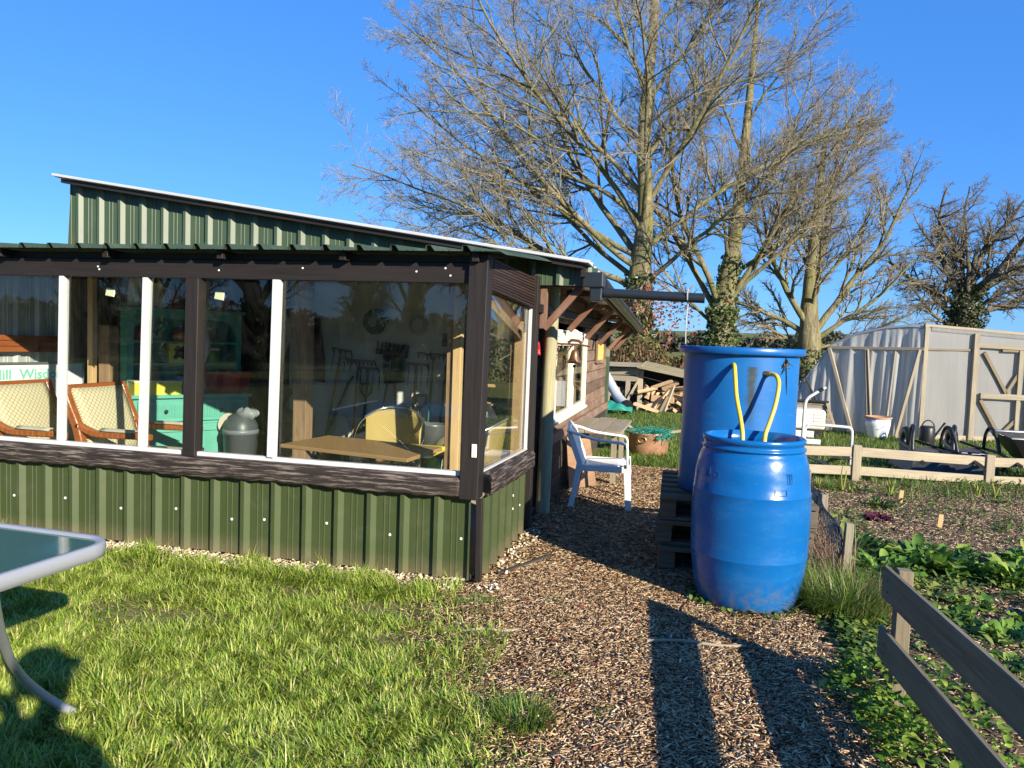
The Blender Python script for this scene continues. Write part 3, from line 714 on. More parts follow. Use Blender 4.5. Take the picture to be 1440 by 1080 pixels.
# ------------------------------------------------------------------ inside the shelter
def dresser():
    d = thing('dresser', 'teal painted kitchen dresser with open shelves inside the shelter', 'dresser', (-4.25, 5.12, .03), math.atan2(.81, .59), local=True)
    # local frame: x along the front (left to right), y away from the viewer, z up
    W_, D_ = .93, .42
    m = MB(); m.box(.0, W_, .02, D_, .0, .79); m.build('carcass', M['teal'], d, bev=.004)
    m = MB(); m.box(-.02, W_ + .02, -.01, D_ + .01, .79, .82); m.build('worktop', M['teal'], d, bev=.006)
    for k in range(2):
        x0 = .03 + k * .445
        m = MB(); m.box(x0, x0 + .42, .0, .02, .60, .77)
        for j in range(18): m.box(x0 + .03 + j * .0205, x0 + .04 + j * .0205, -.006, .0, .63, .74)
        dr = m.build('drawer', M['teal'], d, bev=.002)
        m = MB(); m.ball((x0 + .21, -.02, .685), .016, 10); m.build('knob', M['blackmetal'], dr)
        m = MB(); m.box(x0, x0 + .42, .0, .02, .04, .575)
        for a, b, c, e in ((.0, .42, .04, .1), (.0, .42, .515, .575), (.0, .06, .1, .515), (.36, .42, .1, .515)): m.box(x0 + a, x0 + b, -.012, .0, c, e)
        do = m.build('door', M['teal'], d, bev=.002)
        m = MB(); m.ball((x0 + (.37 if k == 0 else .05), -.03, .36), .016, 10); m.build('knob', M['blackmetal'], do)
    # hutch
    y0 = .20
    m = MB(); m.box(.0, W_, D_ - .015, D_, .82, 1.5); m.build('back_panel', M['tealshade'], d)
    for x in (.0, W_ - .05):
        m = MB(); m.box(x, x + .05, y0, D_ - .015, .82, 1.5); m.build('side_panel', M['tealshade'], d, bev=.003)
    m = MB(); m.box(.05, W_ - .05, y0, D_ - .02, 1.05, 1.07); m.build('shelf', M['tealshade'], d)
    m = MB(); m.box(.05, W_ - .05, y0, D_ - .02, 1.235, 1.255); m.build('shelf', M['tealshade'], d)
    m = MB(); m.box(-.03, W_ + .03, y0 - .03, D_, 1.5, 1.525); m.build('top_board', M['tealshade'], d, bev=.004)
    # arched front boards
    n = 14
    pts = [(.05, y0 - .0, 1.5), (.05, y0, 1.36)] + [(.10 + (W_ - .2) * k / n, y0, 1.40 + .04 * min(1, 4 * math.sin(PI * k / n))) for k in range(n + 1)] + [(W_ - .05, y0, 1.36), (W_ - .05, y0, 1.5)]
    m = MB(); m.prism(pts[::-1], (0, .018, 0)); m.build('arched_board', M['tealshade'], d)
    return d
dr = dresser()
DM = Matrix.Translation((-4.25, 5.12, .03)) @ Matrix.Rotation(math.atan2(.81, .59), 4, 'Z')
def on(x, y, z): return DM @ Vector((x, y, z))
def item(name, label, cat, lx, ly, lz, parts, group=None, rz=0.0):
    """small thing standing on the dresser; parts: list of (name, material, fn(MB))"""
    if lz > 1: lx -= .075
    p = on(lx, ly, lz)
    if len(parts) == 1:
        m = MB(); parts[0][2](m); o = m.build(name, M[parts[0][1]], bev=.002); o.location = p; o.rotation_euler = (0, 0, math.atan2(.81, .59) + rz)
        o.scale = (1.25,) * 3; return tag(o, label, cat, group)
    t = thing(name, label, cat, p, math.atan2(.81, .59) + rz, group, local=True)
    t.scale = (1.2,) * 3
    for nm, mt, fn in parts:
        m = MB(); fn(m); m.build(nm, M[mt], t)
    return t
def jar(r, h, lid=True):
    return lambda m: m.lathe([(.001, 0), (r, 0), (r * 1.04, h * .1), (r * 1.04, h * .8), (r * .8, h), (.001, h)], (0, 0, 0), 18)
def lid(r, z, h): return lambda m: m.lathe([(.001, z), (r, z), (r, z + h), (.001, z + h)], (0, 0, 0), 18)
T0, T1, T2, T3 = 1.525, 1.255, 1.07, .82
item('jug', 'tall off-white enamel jug on top of the dresser, at its left end', 'jug', .17, .3, T0, [('jug_body', 'porcelain', lambda m: m.lathe([(.001, 0), (.052, 0), (.058, .03), (.05, .17), (.042, .22), (.05, .25)], (0, 0, 0), 20)), ('handle', 'porcelain', lambda m: m.tube(bez((.045, 0, .21), (.12, 0, .22), (.11, 0, .07), (.052, 0, .06)), .008, 8))])
item('pitcher', 'squat grey pitcher beside the tall jug on top of the dresser', 'pitcher', .32, .3, T0, [('pitcher_body', 'porcelain', lambda m: m.lathe([(.001, 0), (.045, 0), (.06, .05), (.05, .11), (.035, .14), (.045, .17)], (0, 0, 0), 20)), ('handle', 'porcelain', lambda m: m.tube(bez((.035, 0, .14), (.11, 0, .16), (.11, 0, .05), (.055, 0, .04)), .007, 8))])
item('wire_rack', 'black wire rack on top of the dresser towards its right end', 'rack', .70, .3, T0, [('wire', 'blackmetal', lambda m: [m.tube([(-.12 + .03 * k, -.05, 0), (-.12 + .03 * k, -.05, .16), (-.12 + .03 * k, .06, .16)], .003, 5) for k in range(9)] and m.tube([(-.13, -.05, .16), (.13, -.05, .16)], .004, 5).tube([(-.13, -.05, .02), (.13, -.05, .02)], .004, 5))])
item('lantern', 'dark red lantern with a wire handle on top of the dresser', 'lantern', .47, .32, T0, [('lamp_body', 'red', lambda m: m.lathe([(.001, 0), (.045, 0), (.045, .03), (.03, .05), (.03, .11), (.04, .12), (.01, .15)], (0, 0, 0), 16)), ('handle', 'blackmetal', lambda m: m.tube([(-.045, 0, .1), (-.045, 0, .19), (0, 0, .23), (.045, 0, .19), (.045, 0, .1)], .003, 6))])
item('cup', 'small orange cup on top of the dresser beside the wire rack', 'cup', .84, .27, T0, [('cup', 'orangepot', lambda m: m.lathe([(.001, 0), (.025, 0), (.033, .06), (.03, .06), (.024, .01)], (0, 0, 0), 16))])
item('jar', 'dark red jam jar on the upper shelf of the dresser, at its left end', 'jar', .20, .27, T1, [('jar_body', 'red', jar(.036, .08)), ('lid', 'blackmetal', lid(.033, .08, .018))])
item('mug', 'small pale mug beside the red jam jar on the upper shelf', 'mug', .29, .28, T1, [('mug_body', 'greyblue', lambda m: m.lathe([(.001, 0), (.026, 0), (.03, .055), (.026, .055), (.022, .006)], (0, 0, 0), 16)), ('handle', 'greyblue', lambda m: m.tube(bez((.027, 0, .045), (.055, 0, .045), (.055, 0, .012), (.026, 0, .012), 8), .005, 6))])
item('pot', 'orange lidded pot on the upper shelf of the dresser', 'pot', .50, .28, T1, [('pot_body', 'orangepot', jar(.042, .07)), ('lid', 'red', lid(.036, .07, .012))])
item('carton', 'tan patterned carton on the upper shelf between orange pot and dark jar', 'carton', .62, .29, T1, [('carton', 'ochre', lambda m: m.box(-.045, .045, -.03, .03, 0, .12))])
item('jar', 'dark coffee jar with a silver lid on the upper shelf right of the tan carton', 'jar', .75, .28, T1, [('jar_body', 'black', jar(.035, .085)), ('lid', 'tin', lid(.033, .085, .02))])
item('jar', 'clear glass storage jar on the lower shelf of the dresser, at its left end', 'jar', .23, .28, T2, [('jar_body', 'oldglass', jar(.045, .11)), ('lid', 'tin', lid(.038, .11, .02)), ('contents', 'ochre', lid(.038, .006, .07))])
def carton2(m): m.box(-.075, .075, -.03, .03, 0, .135)
def blot(m):
    for x, z, r in ((.0, .07, .034), (-.02, .10, .022), (.03, .045, .022), (.015, .1, .018), (-.03, .04, .016)):
        m.prism([(x + r * math.cos(a * .7) * (1 + .2 * math.sin(3 * a)), -.0305, z + r * math.sin(a * .7)) for a in range(9)], (0, -.0012, 0))
item('box', 'yellow card box with black blotches on the lower shelf of the dresser', 'box', .50, .28, T2, [('box_body', 'yellowbox', carton2), ('printed_blotch', 'black', blot)])
item('tea_caddy', 'red tea caddy on the lower shelf beside the yellow box', 'caddy', .665, .28, T2, [('caddy_body', 'redpaint', lambda m: m.lathe([(.001, 0), (.05, 0), (.05, .11), (.04, .125), (.03, .135), (.001, .137)], (0, 0, 0), 18)), ('lid', 'redpaint', lid(.028, .137, .01))])
item('tub', 'green plastic tub with a white lid on the lower shelf right of the red caddy', 'tub', .79, .28, T2, [('tub_body', 'green', jar(.046, .09)), ('lid', 'porcelain', lid(.048, .09, .022))])
item('tray_box', 'long lemon yellow box on the dresser worktop, at its left end', 'box', .19, .10, T3, [('box_body', 'yellowbox', lambda m: m.box(-.15, .15, -.07, .07, 0, .085)), ('rim', 'cream', lambda m: m.box(-.153, .153, -.073, .073, .085, .095))])
item('kettle', 'orange stove kettle standing behind the lemon yellow box', 'kettle', .20, .27, T3, [('kettle_body', 'orangepot', lambda m: m.lathe([(.001, 0), (.06, 0), (.065, .06), (.045, .12), (.001, .13)], (0, 0, 0), 18)), ('handle', 'orangepot', lambda m: m.tube(bez((-.05, 0, .11), (-.05, 0, .2), (.05, 0, .2), (.05, 0, .11)), .007, 8))])
item('tin', 'tall grey-blue tin with a dark lid on the dresser worktop', 'tin', .43, .19, T3, [('tin_body', 'greyblue', lid(.043, 0, .12)), ('lid', 'black', lid(.045, .12, .02))])
item('jar', 'glass jar with a dark red lid on the worktop beside the grey-blue tin', 'jar', .52, .14, T3, [('jar_body', 'tin', jar(.03, .09)), ('lid', 'red', lid(.028, .09, .02))])
item('coffee_pot', 'shiny steel coffee pot on the worktop left of the red crate', 'coffee pot', .60, .24, T3, [('pot_body', 'chrome', lambda m: m.lathe([(.001, 0), (.042, 0), (.03, .07), (.036, .15), (.02, .17), (.001, .18)], (0, 0, 0), 14)), ('handle', 'black', lambda m: m.tube(bez((.035, 0, .14), (.08, 0, .15), (.085, 0, .08), (.07, 0, .05), 8), .007, 8)), ('spout', 'chrome', lambda m: m.tube([(-.03, 0, .12), (-.06, 0, .155)], [.012, .008], 8))])
item('glass', 'clear drinking glass on the worktop in front of the steel coffee pot', 'glass', .57, .07, T3, [('glass', 'oldglass', lambda m: m.lathe([(.001, 0), (.026, 0), (.032, .08), (.029, .08), (.024, .006)], (0, 0, 0), 16))])
# red crate at the right end of the dresser
cr = thing('crate', 'large dark red plastic crate at the right end of the dresser worktop', 'crate', on(.80, .20, T3), math.atan2(.81, .59) - .75, local=True)
m = MB(); w, d_, h = .34, .24, .17
for a in ((-w, -w + .012, -d_ / 2, d_ / 2), (w - .34 - .012 + .0, w - .34, -d_ / 2, d_ / 2)): pass
def crate_pt(s, z):
    k = .88 + .12 * z / h
    return s * k
for z0, z1, k0, k1 in ((0, h, .9, 1.0),):
    q = [(-w / 2, -d_ / 2), (w / 2, -d_ / 2), (w / 2, d_ / 2), (-w / 2, d_ / 2)]
    vs = [(x * k0, y * k0, 0) for x, y in q] + [(x * k1, y * k1, h) for x, y in q]
    m._add(vs, [(0, 1, 5, 4), (1, 2, 6, 5), (2, 3, 7, 6), (3, 0, 4, 7), (3, 2, 1, 0)])
m.build('crate_body', M['red'], cr, thick=.006)
m = MB()
for a, b in (((-w / 2, -d_ / 2), (w / 2, -d_ / 2)), ((w / 2, -d_ / 2), (w / 2, d_ / 2)), ((w / 2, d_ / 2), (-w / 2, d_ / 2)), ((-w / 2, d_ / 2), (-w / 2, -d_ / 2))): m.bar((*a, h), (*b, h), .02, .018)
for x in (-.10, 0, .10): m.bar((x * .95, -d_ / 2 * .93 - .004, .02), (x, -d_ / 2 - .004, h - .01), .012, .012, up=(0, 1, 0))
m.build('crate_rim', M['red'], cr, bev=.003)
m = MB()
for k in range(9): m.ball((-.12 + .03 * k, .03 * math.sin(k * 2), h - .02 + .008 * (k % 3)), .028, 8, sz=.7)
tag(m.build('crumpled_paper', M['porcelain']), 'crumpled pale paper heaped in the red crate', 'paper')
bpy.data.objects['crumpled_paper'].matrix_world = Matrix.Translation(on(.80, .20, T3)) @ Matrix.Rotation(math.atan2(.81, .59) - .75, 4, 'Z')

# swing bin with a bag over its lid
bn = thing('bin', 'grey plastic bin with a swing lid beside the teal dresser', 'bin', (-3.62, 5.62, .03))
m = MB(); m.lathe([(.001, 0), (.115, 0), (.14, .5), (.146, .5), (.148, .53), (.140, .54)], (-3.62, 5.62, .03), 28); m.build('bin_body', M['bin'], bn)
m = MB(); m.lathe([(.140, .54), (.135, .58), (.10, .645), (.05, .675), (.001, .68)], (-3.62, 5.62, .03), 28); m.build('bin_lid', M['binlid'], bn)
def bag(name, label, x, y, z, w, h, seed, mat='bagfilm'):
    r = random.Random(seed); m = MB(); ph = [r.uniform(0, 6) for _ in range(6)]
    m.grid(lambda a, b: (x + math.cos(2 * PI * a) * w * (.25 + .75 * math.sin(PI * min(1, .12 + b * .8))) * (1 + .15 * math.sin(5 * a * PI * 2 + ph[0])), y + math.sin(2 * PI * a) * w * .5 * (.25 + .75 * math.sin(PI * min(1, .12 + b * .8))) * (1 + .2 * math.sin(3 * a * PI * 2 + ph[1])), z + h * b + .01 * math.sin(a * 25 + ph[2])), 26, 12)
    o = m.build(name, M[mat], thick=.0015); rebase(o, (x, y, z)); return tag(o, label, 'bag')
bag('plastic_bag', 'crumpled clear plastic bag lying over the lid of the grey bin', -3.55, 5.60, .655, .10, .10, 2, 'bagfilm')
bag('plastic_bag', 'clear plastic bag hanging beside the dresser above the red crate', -3.84, 5.36, 1.12, .10, .30, 5, 'bagfilm')
m = MB(); m.tube([(-3.84, 5.36, 1.40), (-3.80, 5.37, 1.52), (-3.75, 5.4, 1.6)], .004, 6); tag(m.build('cord', M['rope']), 'thin cord holding up the clear plastic bag beside the dresser', 'cord')
cloth('cloth', 'dark cloth hanging beside the grey bin in front of the dresser', 'cloth', -3.73, 5.58, .30, .52, .05, 'darkcloth')

m = MB(); m.lathe([(.001, 0), (.05, .004), (.085, .012), (.09, .018), (.08, .018), (.001, .008)], (0, 0, 0), 24, sy=.75); o = m.build('straw_mat', M['palecloth'])
o.matrix_world = Matrix.Translation(on(.72, -.03, .58)) @ Matrix.Rotation(math.atan2(.81, .59), 4, 'Z') @ Matrix.Rotation(R_(90), 4, 'X') @ Matrix.Rotation(R_(50), 4, 'Z')
tag(o, 'oval woven mat hanging on the right hand door of the teal dresser', 'mat')
# two upholstered chairs facing right
def armchair():
    c = thing('armchair', 'cream patterned armchair with varnished frame, nearer the teal dresser', 'armchair', (-3.90, 4.77, .03), local=True, group='armchairs by the window')
    # local: faces +x, y across; width .6
    w = .28
    m = MB(); m.grid(lambda a, b: (-.22 - .10 * b - .07 * b * b + .02 * math.sin(PI * a), -w + .04 + (2 * w - .08) * a, .44 + .46 * b), 8, 8, us=.5, vs_=.48); m.build('backrest', M['fabric'], c, thick=.05)
    m = MB(); m.grid(lambda a, b: (-.22 + .52 * b, -w + .03 + (2 * w - .06) * a, .42 + .03 * math.sin(PI * a) * math.sin(PI * min(1, b + .2)) - .02 * (1 - b)), 8, 8, us=.5, vs_=.5); m.build('seat', M['fabric'], c, thick=.09)
    m = MB(); m.bar((-.40, -w, .915), (-.40, w, .915), .05, .04); m.build('top_rail', M['orange'], c, bev=.012, seg=2)
    m = MB(); m.box(-.22, .30, -w, w, .30, .37); m.build('seat_frame', M['orange'], c, bev=.006)
    for sgn in (-1, 1):
        y = sgn * w
        m = MB(); pts = smooth_path([(-.41, y, .93), (-.36, y, .80), (-.28, y, .62), (-.25, y, .42), (-.30, y, .2), (-.38, y, .0)], 5)
        for a, b in zip(pts[:-1], pts[1:]): m.bar(a, b + (b - a) * .25, .055, .06, up=(1, 0, 0))
        m.build('back_leg', M['orange'], c, bev=.006)
        m = MB(); pts = smooth_path([(-.29, y, .66), (-.15, y, .605), (.02, y, .60), (.2, y, .605), (.31, y, .60)], 4)
        for a, b in zip(pts[:-1], pts[1:]): m.bar(a, b + (b - a) * .2, .055, .045)
        ar = m.build('arm', M['orange'], c, bev=.008)
        m = MB(); m.grid(lambda a, b: (-.08 + .28 * b, y - .03 + .06 * a, .628 + .014 * math.sin(PI * a)), 5, 5); m.build('arm_pad', M['palecloth'], ar, thick=.01)
        m = MB(); m.lathe([(.022, 0), (.026, .1), (.02, .14), (.028, .2), (.018, .28), (.028, .36), (.02, .42), (.026, .48), (.018, .52), (.026, .585)], (.27, y, .0), 12); m.build('front_leg', M['orange'], c)
    return c
ac = armchair()
a2 = copy_tree(ac); a2.location = (-4.46, 4.62, .03); a2['label'] = 'cream patterned armchair with varnished frame at the left edge, under the whiteboard'
# whiteboard with the half-wiped words
wb = thing('whiteboard', 'large whiteboard with faded green lettering propped against the left wall', 'whiteboard', (-5.0, 5.15, .45), 0)
WM = Matrix.Translation((-5.62, 5.29, .35)) @ Matrix.Rotation(R_(0), 4, 'Z')
m = MB(); m.box(-5.06, -4.83, 5.27, 5.29, .42, 1.085)
m = MB(); q0, q1 = Vector((-5.07, 4.42, .45)), Vector((-4.86, 5.27, .45))
dq = (q1 - q0).normalized(); nq = Vector((dq.y, -dq.x, 0))
def wbp(u, z, o=0.0): return q0 + dq * u + Vector((0, 0, z - .45)) + nq * o
LW = (q1 - q0).length
m.prism([wbp(0, .45), wbp(LW, .45), wbp(LW, 1.085), wbp(0, 1.085)], -nq * .012); m.build('board_face', M['board'], wb)
m = MB(); e = .006
for a, b in ((wbp(0, .45, e), wbp(LW, .45, e)), (wbp(0, 1.085, e), wbp(LW, 1.085, e)), (wbp(LW, .45, e), wbp(LW, 1.085, e))): m.bar(a, b, .016, .016)
m.build('board_frame', M['tin'], wb)
def text(name, body, size, mat, frame, parent=None, bold=0.0, extr=.0008):
    cu = bpy.data.curves.new(name, 'FONT'); cu.body = body; cu.size = size; cu.extrude = extr; cu.offset = bold; cu.resolution_u = 3
    tmp = bpy.data.objects.new(name, cu); COL.objects.link(tmp)
    me = bpy.data.meshes.new_from_object(tmp.evaluated_get(bpy.context.evaluated_depsgraph_get()))
    bpy.data.objects.remove(tmp)
    me.transform(frame)
    if parent is not None and not is_local(parent): me.transform(Matrix.Translation(-world_loc(parent)))
    me.materials.clear(); me.materials.append(M[mat])
    o = bpy.data.objects.new(name, me); COL.objects.link(o)
    if parent is not None: o.parent = parent
    return o
def frame(o, x, z):
    x, z = Vector(x).normalized(), Vector(z).normalized(); n = x.cross(z)
    mm = Matrix((x, z, n)).transposed().to_4x4(); mm.translation = o; return mm
text('lettering', 'Hill  Wisdom', .105, 'greenink', frame(wbp(.16, .965, .003), dq, (0, 0, 1)), wb, .002)
m = MB()
for a, b in ((wbp(.05, .91, .003), wbp(.28, .915, .003)), (wbp(.05, .85, .003), wbp(.28, .855, .003)), (wbp(.28, .855, .003), wbp(.28, .915, .003))): m.bar(a, b, .004, .006)
for k in range(5): m.bar(wbp(.07 + .038 * k, .88, .003), wbp(.095 + .038 * k, .884, .003), .003, .012)
m.build('lettering', M['blueink'], wb)
# slatted bench back on the left wall
bs = thing('slatted_board', 'brown slatted wooden board fixed along the ribbed left wall', 'board', (-5.03, 4.6, 1.17))
m = MB()
for k in range(3): m.bar((-5.03, 4.25, 1.195 + .044 * k), (-5.03, 5.3, 1.185 + .044 * k), .025, .041)
m.build('slat', M['orange'], bs, bev=.003)
# two small flood lamps under the front beam
def lamp():
    t = thing('flood_lamp', 'small flood lamp under the front beam, above the teal dresser', 'lamp', (-3.62, 4.15, 1.575), local=True, group='flood lamps under the beam')
    m = MB(); m.prism([(-.035, 0, .02), (.035, 0, .02), (.028, 0, .075), (-.028, 0, .075)], (0, .035, .01)); m.build('lamp_body', M['black'], t, bev=.003)
    m = MB(); m.prism([(-.033, -.012, .015), (.033, -.012, .005), (.031, -.002, .055), (-.031, -.002, .065)], (0, .006, .0)); m.build('lamp_glass', M['lens'], t, bev=.002)
    m = MB(); m.tube([(-.04, .02, .05), (-.04, .02, .085), (.04, .02, .085), (.04, .02, .05)], .004, 6); m.build('yoke', M['black'], t)
    return t
l1 = lamp()
l2 = copy_tree(l1); l2.location = (-2.83, 4.15, 1.57); l2['label'] = 'small flood lamp under the front beam, right of the dark post'

# brown tray table
tb = thing('folding_table', 'brown topped folding table behind the widest window pane', 'table', (-2.0, 4.5, .03))
c4 = [(-2.51, 4.34, .68), (-1.57, 4.14, .68), (-1.53, 4.67, .68), (-2.44, 4.86, .68)]
m = MB(); m.prism([(x, y, .655) for x, y, z in c4], (0, 0, .024)); m.build('table_top', M['tray'], tb, bev=.003)
for (x, y), (x2, y2) in (((-2.38, 4.42), (-1.70, 4.30)), ((-1.70, 4.30), (-2.38, 4.42)), ((-2.33, 4.74), (-1.66, 4.62)), ((-1.66, 4.62), (-2.33, 4.74))):
    m = MB(); m.tube([(x, y, .03), (x2, y2, .65)], .01, 8); m.build('leg', M['steel'], tb)
# wicker bistro chairs
def wicker_chair():
    c = thing('wicker_chair', 'yellow wicker bistro chair with a metal frame behind the brown table', 'chair', (-2.12, 5.22, .03), R_(12), local=True, group='wicker chairs')
    # faces -y
    m = MB(); m.grid(lambda a, b: (.24 * math.sin((a - .5) * 2.3) * (1 + .05 * b), .02 + .215 * math.cos((a - .5) * 2.3) + .05 * b, .50 + .33 * b - .05 * b * (2 * a - 1) ** 2), 16, 8)
    m.build('backrest', M['wicker'], c, thick=.014)
    m = MB(); m.lathe([(.001, .455), (.2, .455), (.215, .445), (.2, .43)], (0, 0, 0), 24); m.build('seat', M['wicker'], c, thick=.012)
    m = MB(); m.tube(smooth_path([(-.25, -.18, .0), (-.265, -.17, .5), (-.275, -.08, .66), (-.25, .12, .76), (-.13, .27, .83), (0, .30, .845), (.13, .27, .83), (.25, .12, .76), (.275, -.08, .66), (.265, -.17, .5), (.25, -.18, .0)], 6), .012, 8); m.build('arm_frame', M['chrome'], c)
    for sx in (-1, 1):
        m = MB(); m.tube([(sx * .17, .17, .45), (sx * .21, .26, .0)], .011, 8); m.build('leg', M['chrome'], c)
    m = MB(); m.tube([(-.255, -.165, .44), (.255, -.165, .44)], .01, 8); m.tube([(-.18, .18, .43), (-.255, -.165, .44)], .009, 8); m.tube([(.18, .18, .43), (.255, -.165, .44)], .009, 8); m.build('seat_frame', M['chrome'], c)
    return c
wc = wicker_chair(); wc.scale = (.92, .92, .96)
w2 = copy_tree(wc); w2.location = (-1.50, 5.22, .03); w2.rotation_euler = (0, 0, R_(-78)); w2['label'] = 'wicker bistro chair half hidden behind the inner timber stud'
# bucket, bags and boxes on the floor
bk = thing('bucket', 'grey metal bucket on the floor between the wicker chairs', 'bucket', (-1.98, 5.75, .35))
m = MB(); m.lathe([(.001, 0), (.09, 0), (.12, .22), (.124, .225), (.116, .225), (.088, .01)], (-1.98, 5.75, .47), 24); m.build('bucket_body', M['tin'], bk)
m = MB(); m.tube(bez((-2.1, 5.75, .69), (-2.08, 5.70, .62), (-1.88, 5.70, .62), (-1.86, 5.75, .69)), .004, 6); m.build('handle', M['tin'], bk)
st = thing('stool', 'dark crate-like stool carrying the metal bucket', 'stool', (-1.95, 5.78, .03))
MB().box(-2.12, -1.72, 5.6, 5.95, .44, .47).build('seat', M['indark'], st)
for x in (-2.1, -1.74):
    for y in (5.62, 5.93): MB().box(x - .02, x + .02, y - .02, y + .02, .03, .44).build('leg', M['indark'], st)
bag('cloth_bag', 'pale canvas bag in the corner behind the wicker chairs', -1.83, 5.98, .60, .085, .26, 9, 'palecloth')
bag('rucksack', 'dark rucksack beside the pale canvas bag', -1.62, 5.95, .50, .14, .36, 10, 'darkcloth')
bag('sack', 'khaki sack slumped on the floor below the pale canvas bag', -1.76, 5.7, .42, .16, .2, 11, 'khaki')
bag('tarpaulin', 'black tarpaulin heaped on the floor behind the brown table', -2.75, 6.5, .03, .34, .52, 12, 'darkcloth')
bag('bin_bag', 'blue plastic bag on the floor under the brown table', -2.22, 5.1, .48, .05, .12, 13, 'bluebag')
m = MB(); m.box(-2.3, -2.1, 5.0, 5.25, .03, .48); o = m.build('cardboard_box', M['ochre'], bev=.004); rebase(o, (-2.2, 5.1, .03)); tag(o, 'brown cardboard box on the floor under the brown table', 'box')
m = MB(); m.box(-1.98, -1.72, 4.72, 4.95, .50, .54); 
o = m.build('cushion', M['yellowbox'], bev=.015, seg=2); rebase(o, (-1.85, 4.8, .5)); o.location = (-1.72, 4.78, .61); tag(o, 'bright yellow cushion under the right end of the brown table', 'cushion')
# corrugated duct
m = MB(); pth = smooth_path([(-3.02, 5.36, 1.50), (-3.06, 5.34, 1.32), (-3.10, 5.33, 1.18), (-3.12, 5.33, 1.06)], 16)
m.tube(pth, [.026 if k % 2 else .034 for k in range(len(pth))], 12); tag(m.build('duct_hose', M['khaki']), 'ribbed flexible duct hanging beside the middle timber post', 'duct')
# long-handled tools along the white wall
YT = 6.90
def tool(name, label, cat, x, dx, length, kind, mat='wood', y=YT, r=.013):
    t = thing(name, label, cat, (x, y, .03), group='tools against the white wall')
    L = length; top = Vector((x + dx, y + .06, .03 + L)); b = Vector((x, y - .05, .03))
    a = (top - b).normalized(); side = Vector((1, 0, 0)) - a * a.x; side.normalize(); nrm = side.cross(a)
    def pt(s, u=0.0, n=0.0): return b + a * s + side * u + nrm * n
    if kind == 'rake' or kind == 'fork':
        m = MB(); m.tube([pt(0), pt(L - .2)], r, 8); m.build('handle', M[mat], t)
        m = MB()
        w = .10 if kind == 'fork' else .17; n = 4 if kind == 'fork' else 9
        m.bar(pt(L - .02, -w), pt(L - .02, w), .022, .026)
        m.tube([pt(L - .25), pt(L - .02)], .012, 6)
        for k in range(n):
            u = -w + 2 * w * k / (n - 1)
            m.tube([pt(L - .02, u), pt(L - .06, u, -.05), pt(L - (.24 if kind == 'fork' else .1), u * 1.03, -.06)], [.0075, .007, .0035], 6)
        m.build('head', M['toolsteel'], t)
    elif kind == 'spade':       # D handle at the top, blade on the floor
        m = MB(); m.tube([pt(.3), pt(L - .12)], r, 8); m.build('shaft', M[mat], t)
        m = MB(); m.tube([pt(L - .13), pt(L - .08, -.05), pt(L, -.052), pt(L, .052), pt(L - .08, .05), pt(L - .13)], .014, 8); m.build('grip', M['black'], t)
        m = MB(); m.grid(lambda u, v: pt(.0 + .32 * v, (-.09 + .18 * u), .015 * math.cos(PI * (u - .5))), 6, 4); m.build('blade', M['toolsteel'], t, thick=.004)
    elif kind == 'shovel':      # blade up
        m = MB(); m.tube([pt(0), pt(L - .28)], r, 8); m.build('shaft', M[mat], t)
        m = MB(); m.grid(lambda u, v: pt(L - .29 + .29 * v, (-.115 + .23 * u) * (.9 + .1 * math.sin(PI * v)), -.03 * math.sin(PI * u)), 8, 6); m.build('blade', M['toolgreen'], t, thick=.005)
    elif kind == 'broom':
        m = MB(); m.tube([pt(0), pt(L - .1)], r, 8); m.build('handle', M[mat], t)
        m = MB(); m.bar(pt(L - .08, -.16), pt(L - .08, .16), .06, .05); m.build('head', M['black'], t, bev=.006)
        m = MB()
        for k in range(60): 
            u = -.155 + .31 * random.random(); n_ = random.uniform(-.025, .025); m.bar(pt(L - .06, u, n_), pt(L + .02, u * 1.04, n_ * 1.3), .006, .006)
        m.build('bristles', M['darknet'], t)
    elif kind == 'grip':
        m = MB(); m.tube([pt(0), pt(L - .12)], r, 8); m.build('shaft', M['toolsteel'], t)
        m = MB(); m.tube([pt(L - .12), pt(L)], .017, 10); m.build('grip', M['redpaint'], t)
    elif kind == 'hoe':
        m = MB(); m.tube([pt(0), pt(L - .06)], r, 8); m.build('handle', M[mat], t)
        m = MB(); m.tube([pt(L - .08), pt(L, 0, -.03), pt(L - .03, 0, -.1)], .009, 6); m.bar(pt(L - .03, -.07, -.1), pt(L - .03, .07, -.1), .005, .06); m.build('blade', M['toolsteel'], t)
    return t
tool('garden_fork', 'fork standing head up nearest the middle timber post', 'fork', -3.52, .16, 1.24, 'fork')
tool('hoe', 'thin hoe leaning across beside the head-up fork', 'hoe', -3.62, .40, 1.02, 'hoe', 'toolsteel')
tool('garden_rake', 'wide rake standing head up between fork and green shovel', 'rake', -3.20, .02, 1.13, 'rake')
tool('garden_fork', 'second fork standing head up just right of the wide rake', 'fork', -3.10, .03, 1.06, 'fork', 'toolgreen')
tool('spade', 'spade with black D grip standing blade down left of the wicker chair', 'spade', -3.07, -.02, .88, 'spade', 'black')
tool('broom', 'broom with a dark bristle head standing behind the D grip spade', 'broom', -2.95, .13, 1.28, 'broom', 'toolsteel')
tool('shovel', 'green bladed shovel standing blade up in the middle of the wall', 'shovel', -2.68, -.14, 1.20, 'shovel')
tool('weeder', 'short weeder with a red grip below the green shovel', 'weeder', -2.88, .0, .68, 'grip')
tool('garden_fork', 'pale handled fork standing head up right of the green shovel', 'fork', -2.60, .04, 1.12, 'fork')
tool('spade', 'spade with black D grip above the back of the yellow wicker chair', 'spade', -2.52, .01, .80, 'spade', 'black')
tool('garden_rake', 'green shafted rake standing head up beside the second D grip spade', 'rake', -2.44, .05, 1.22, 'rake', 'toolgreen')
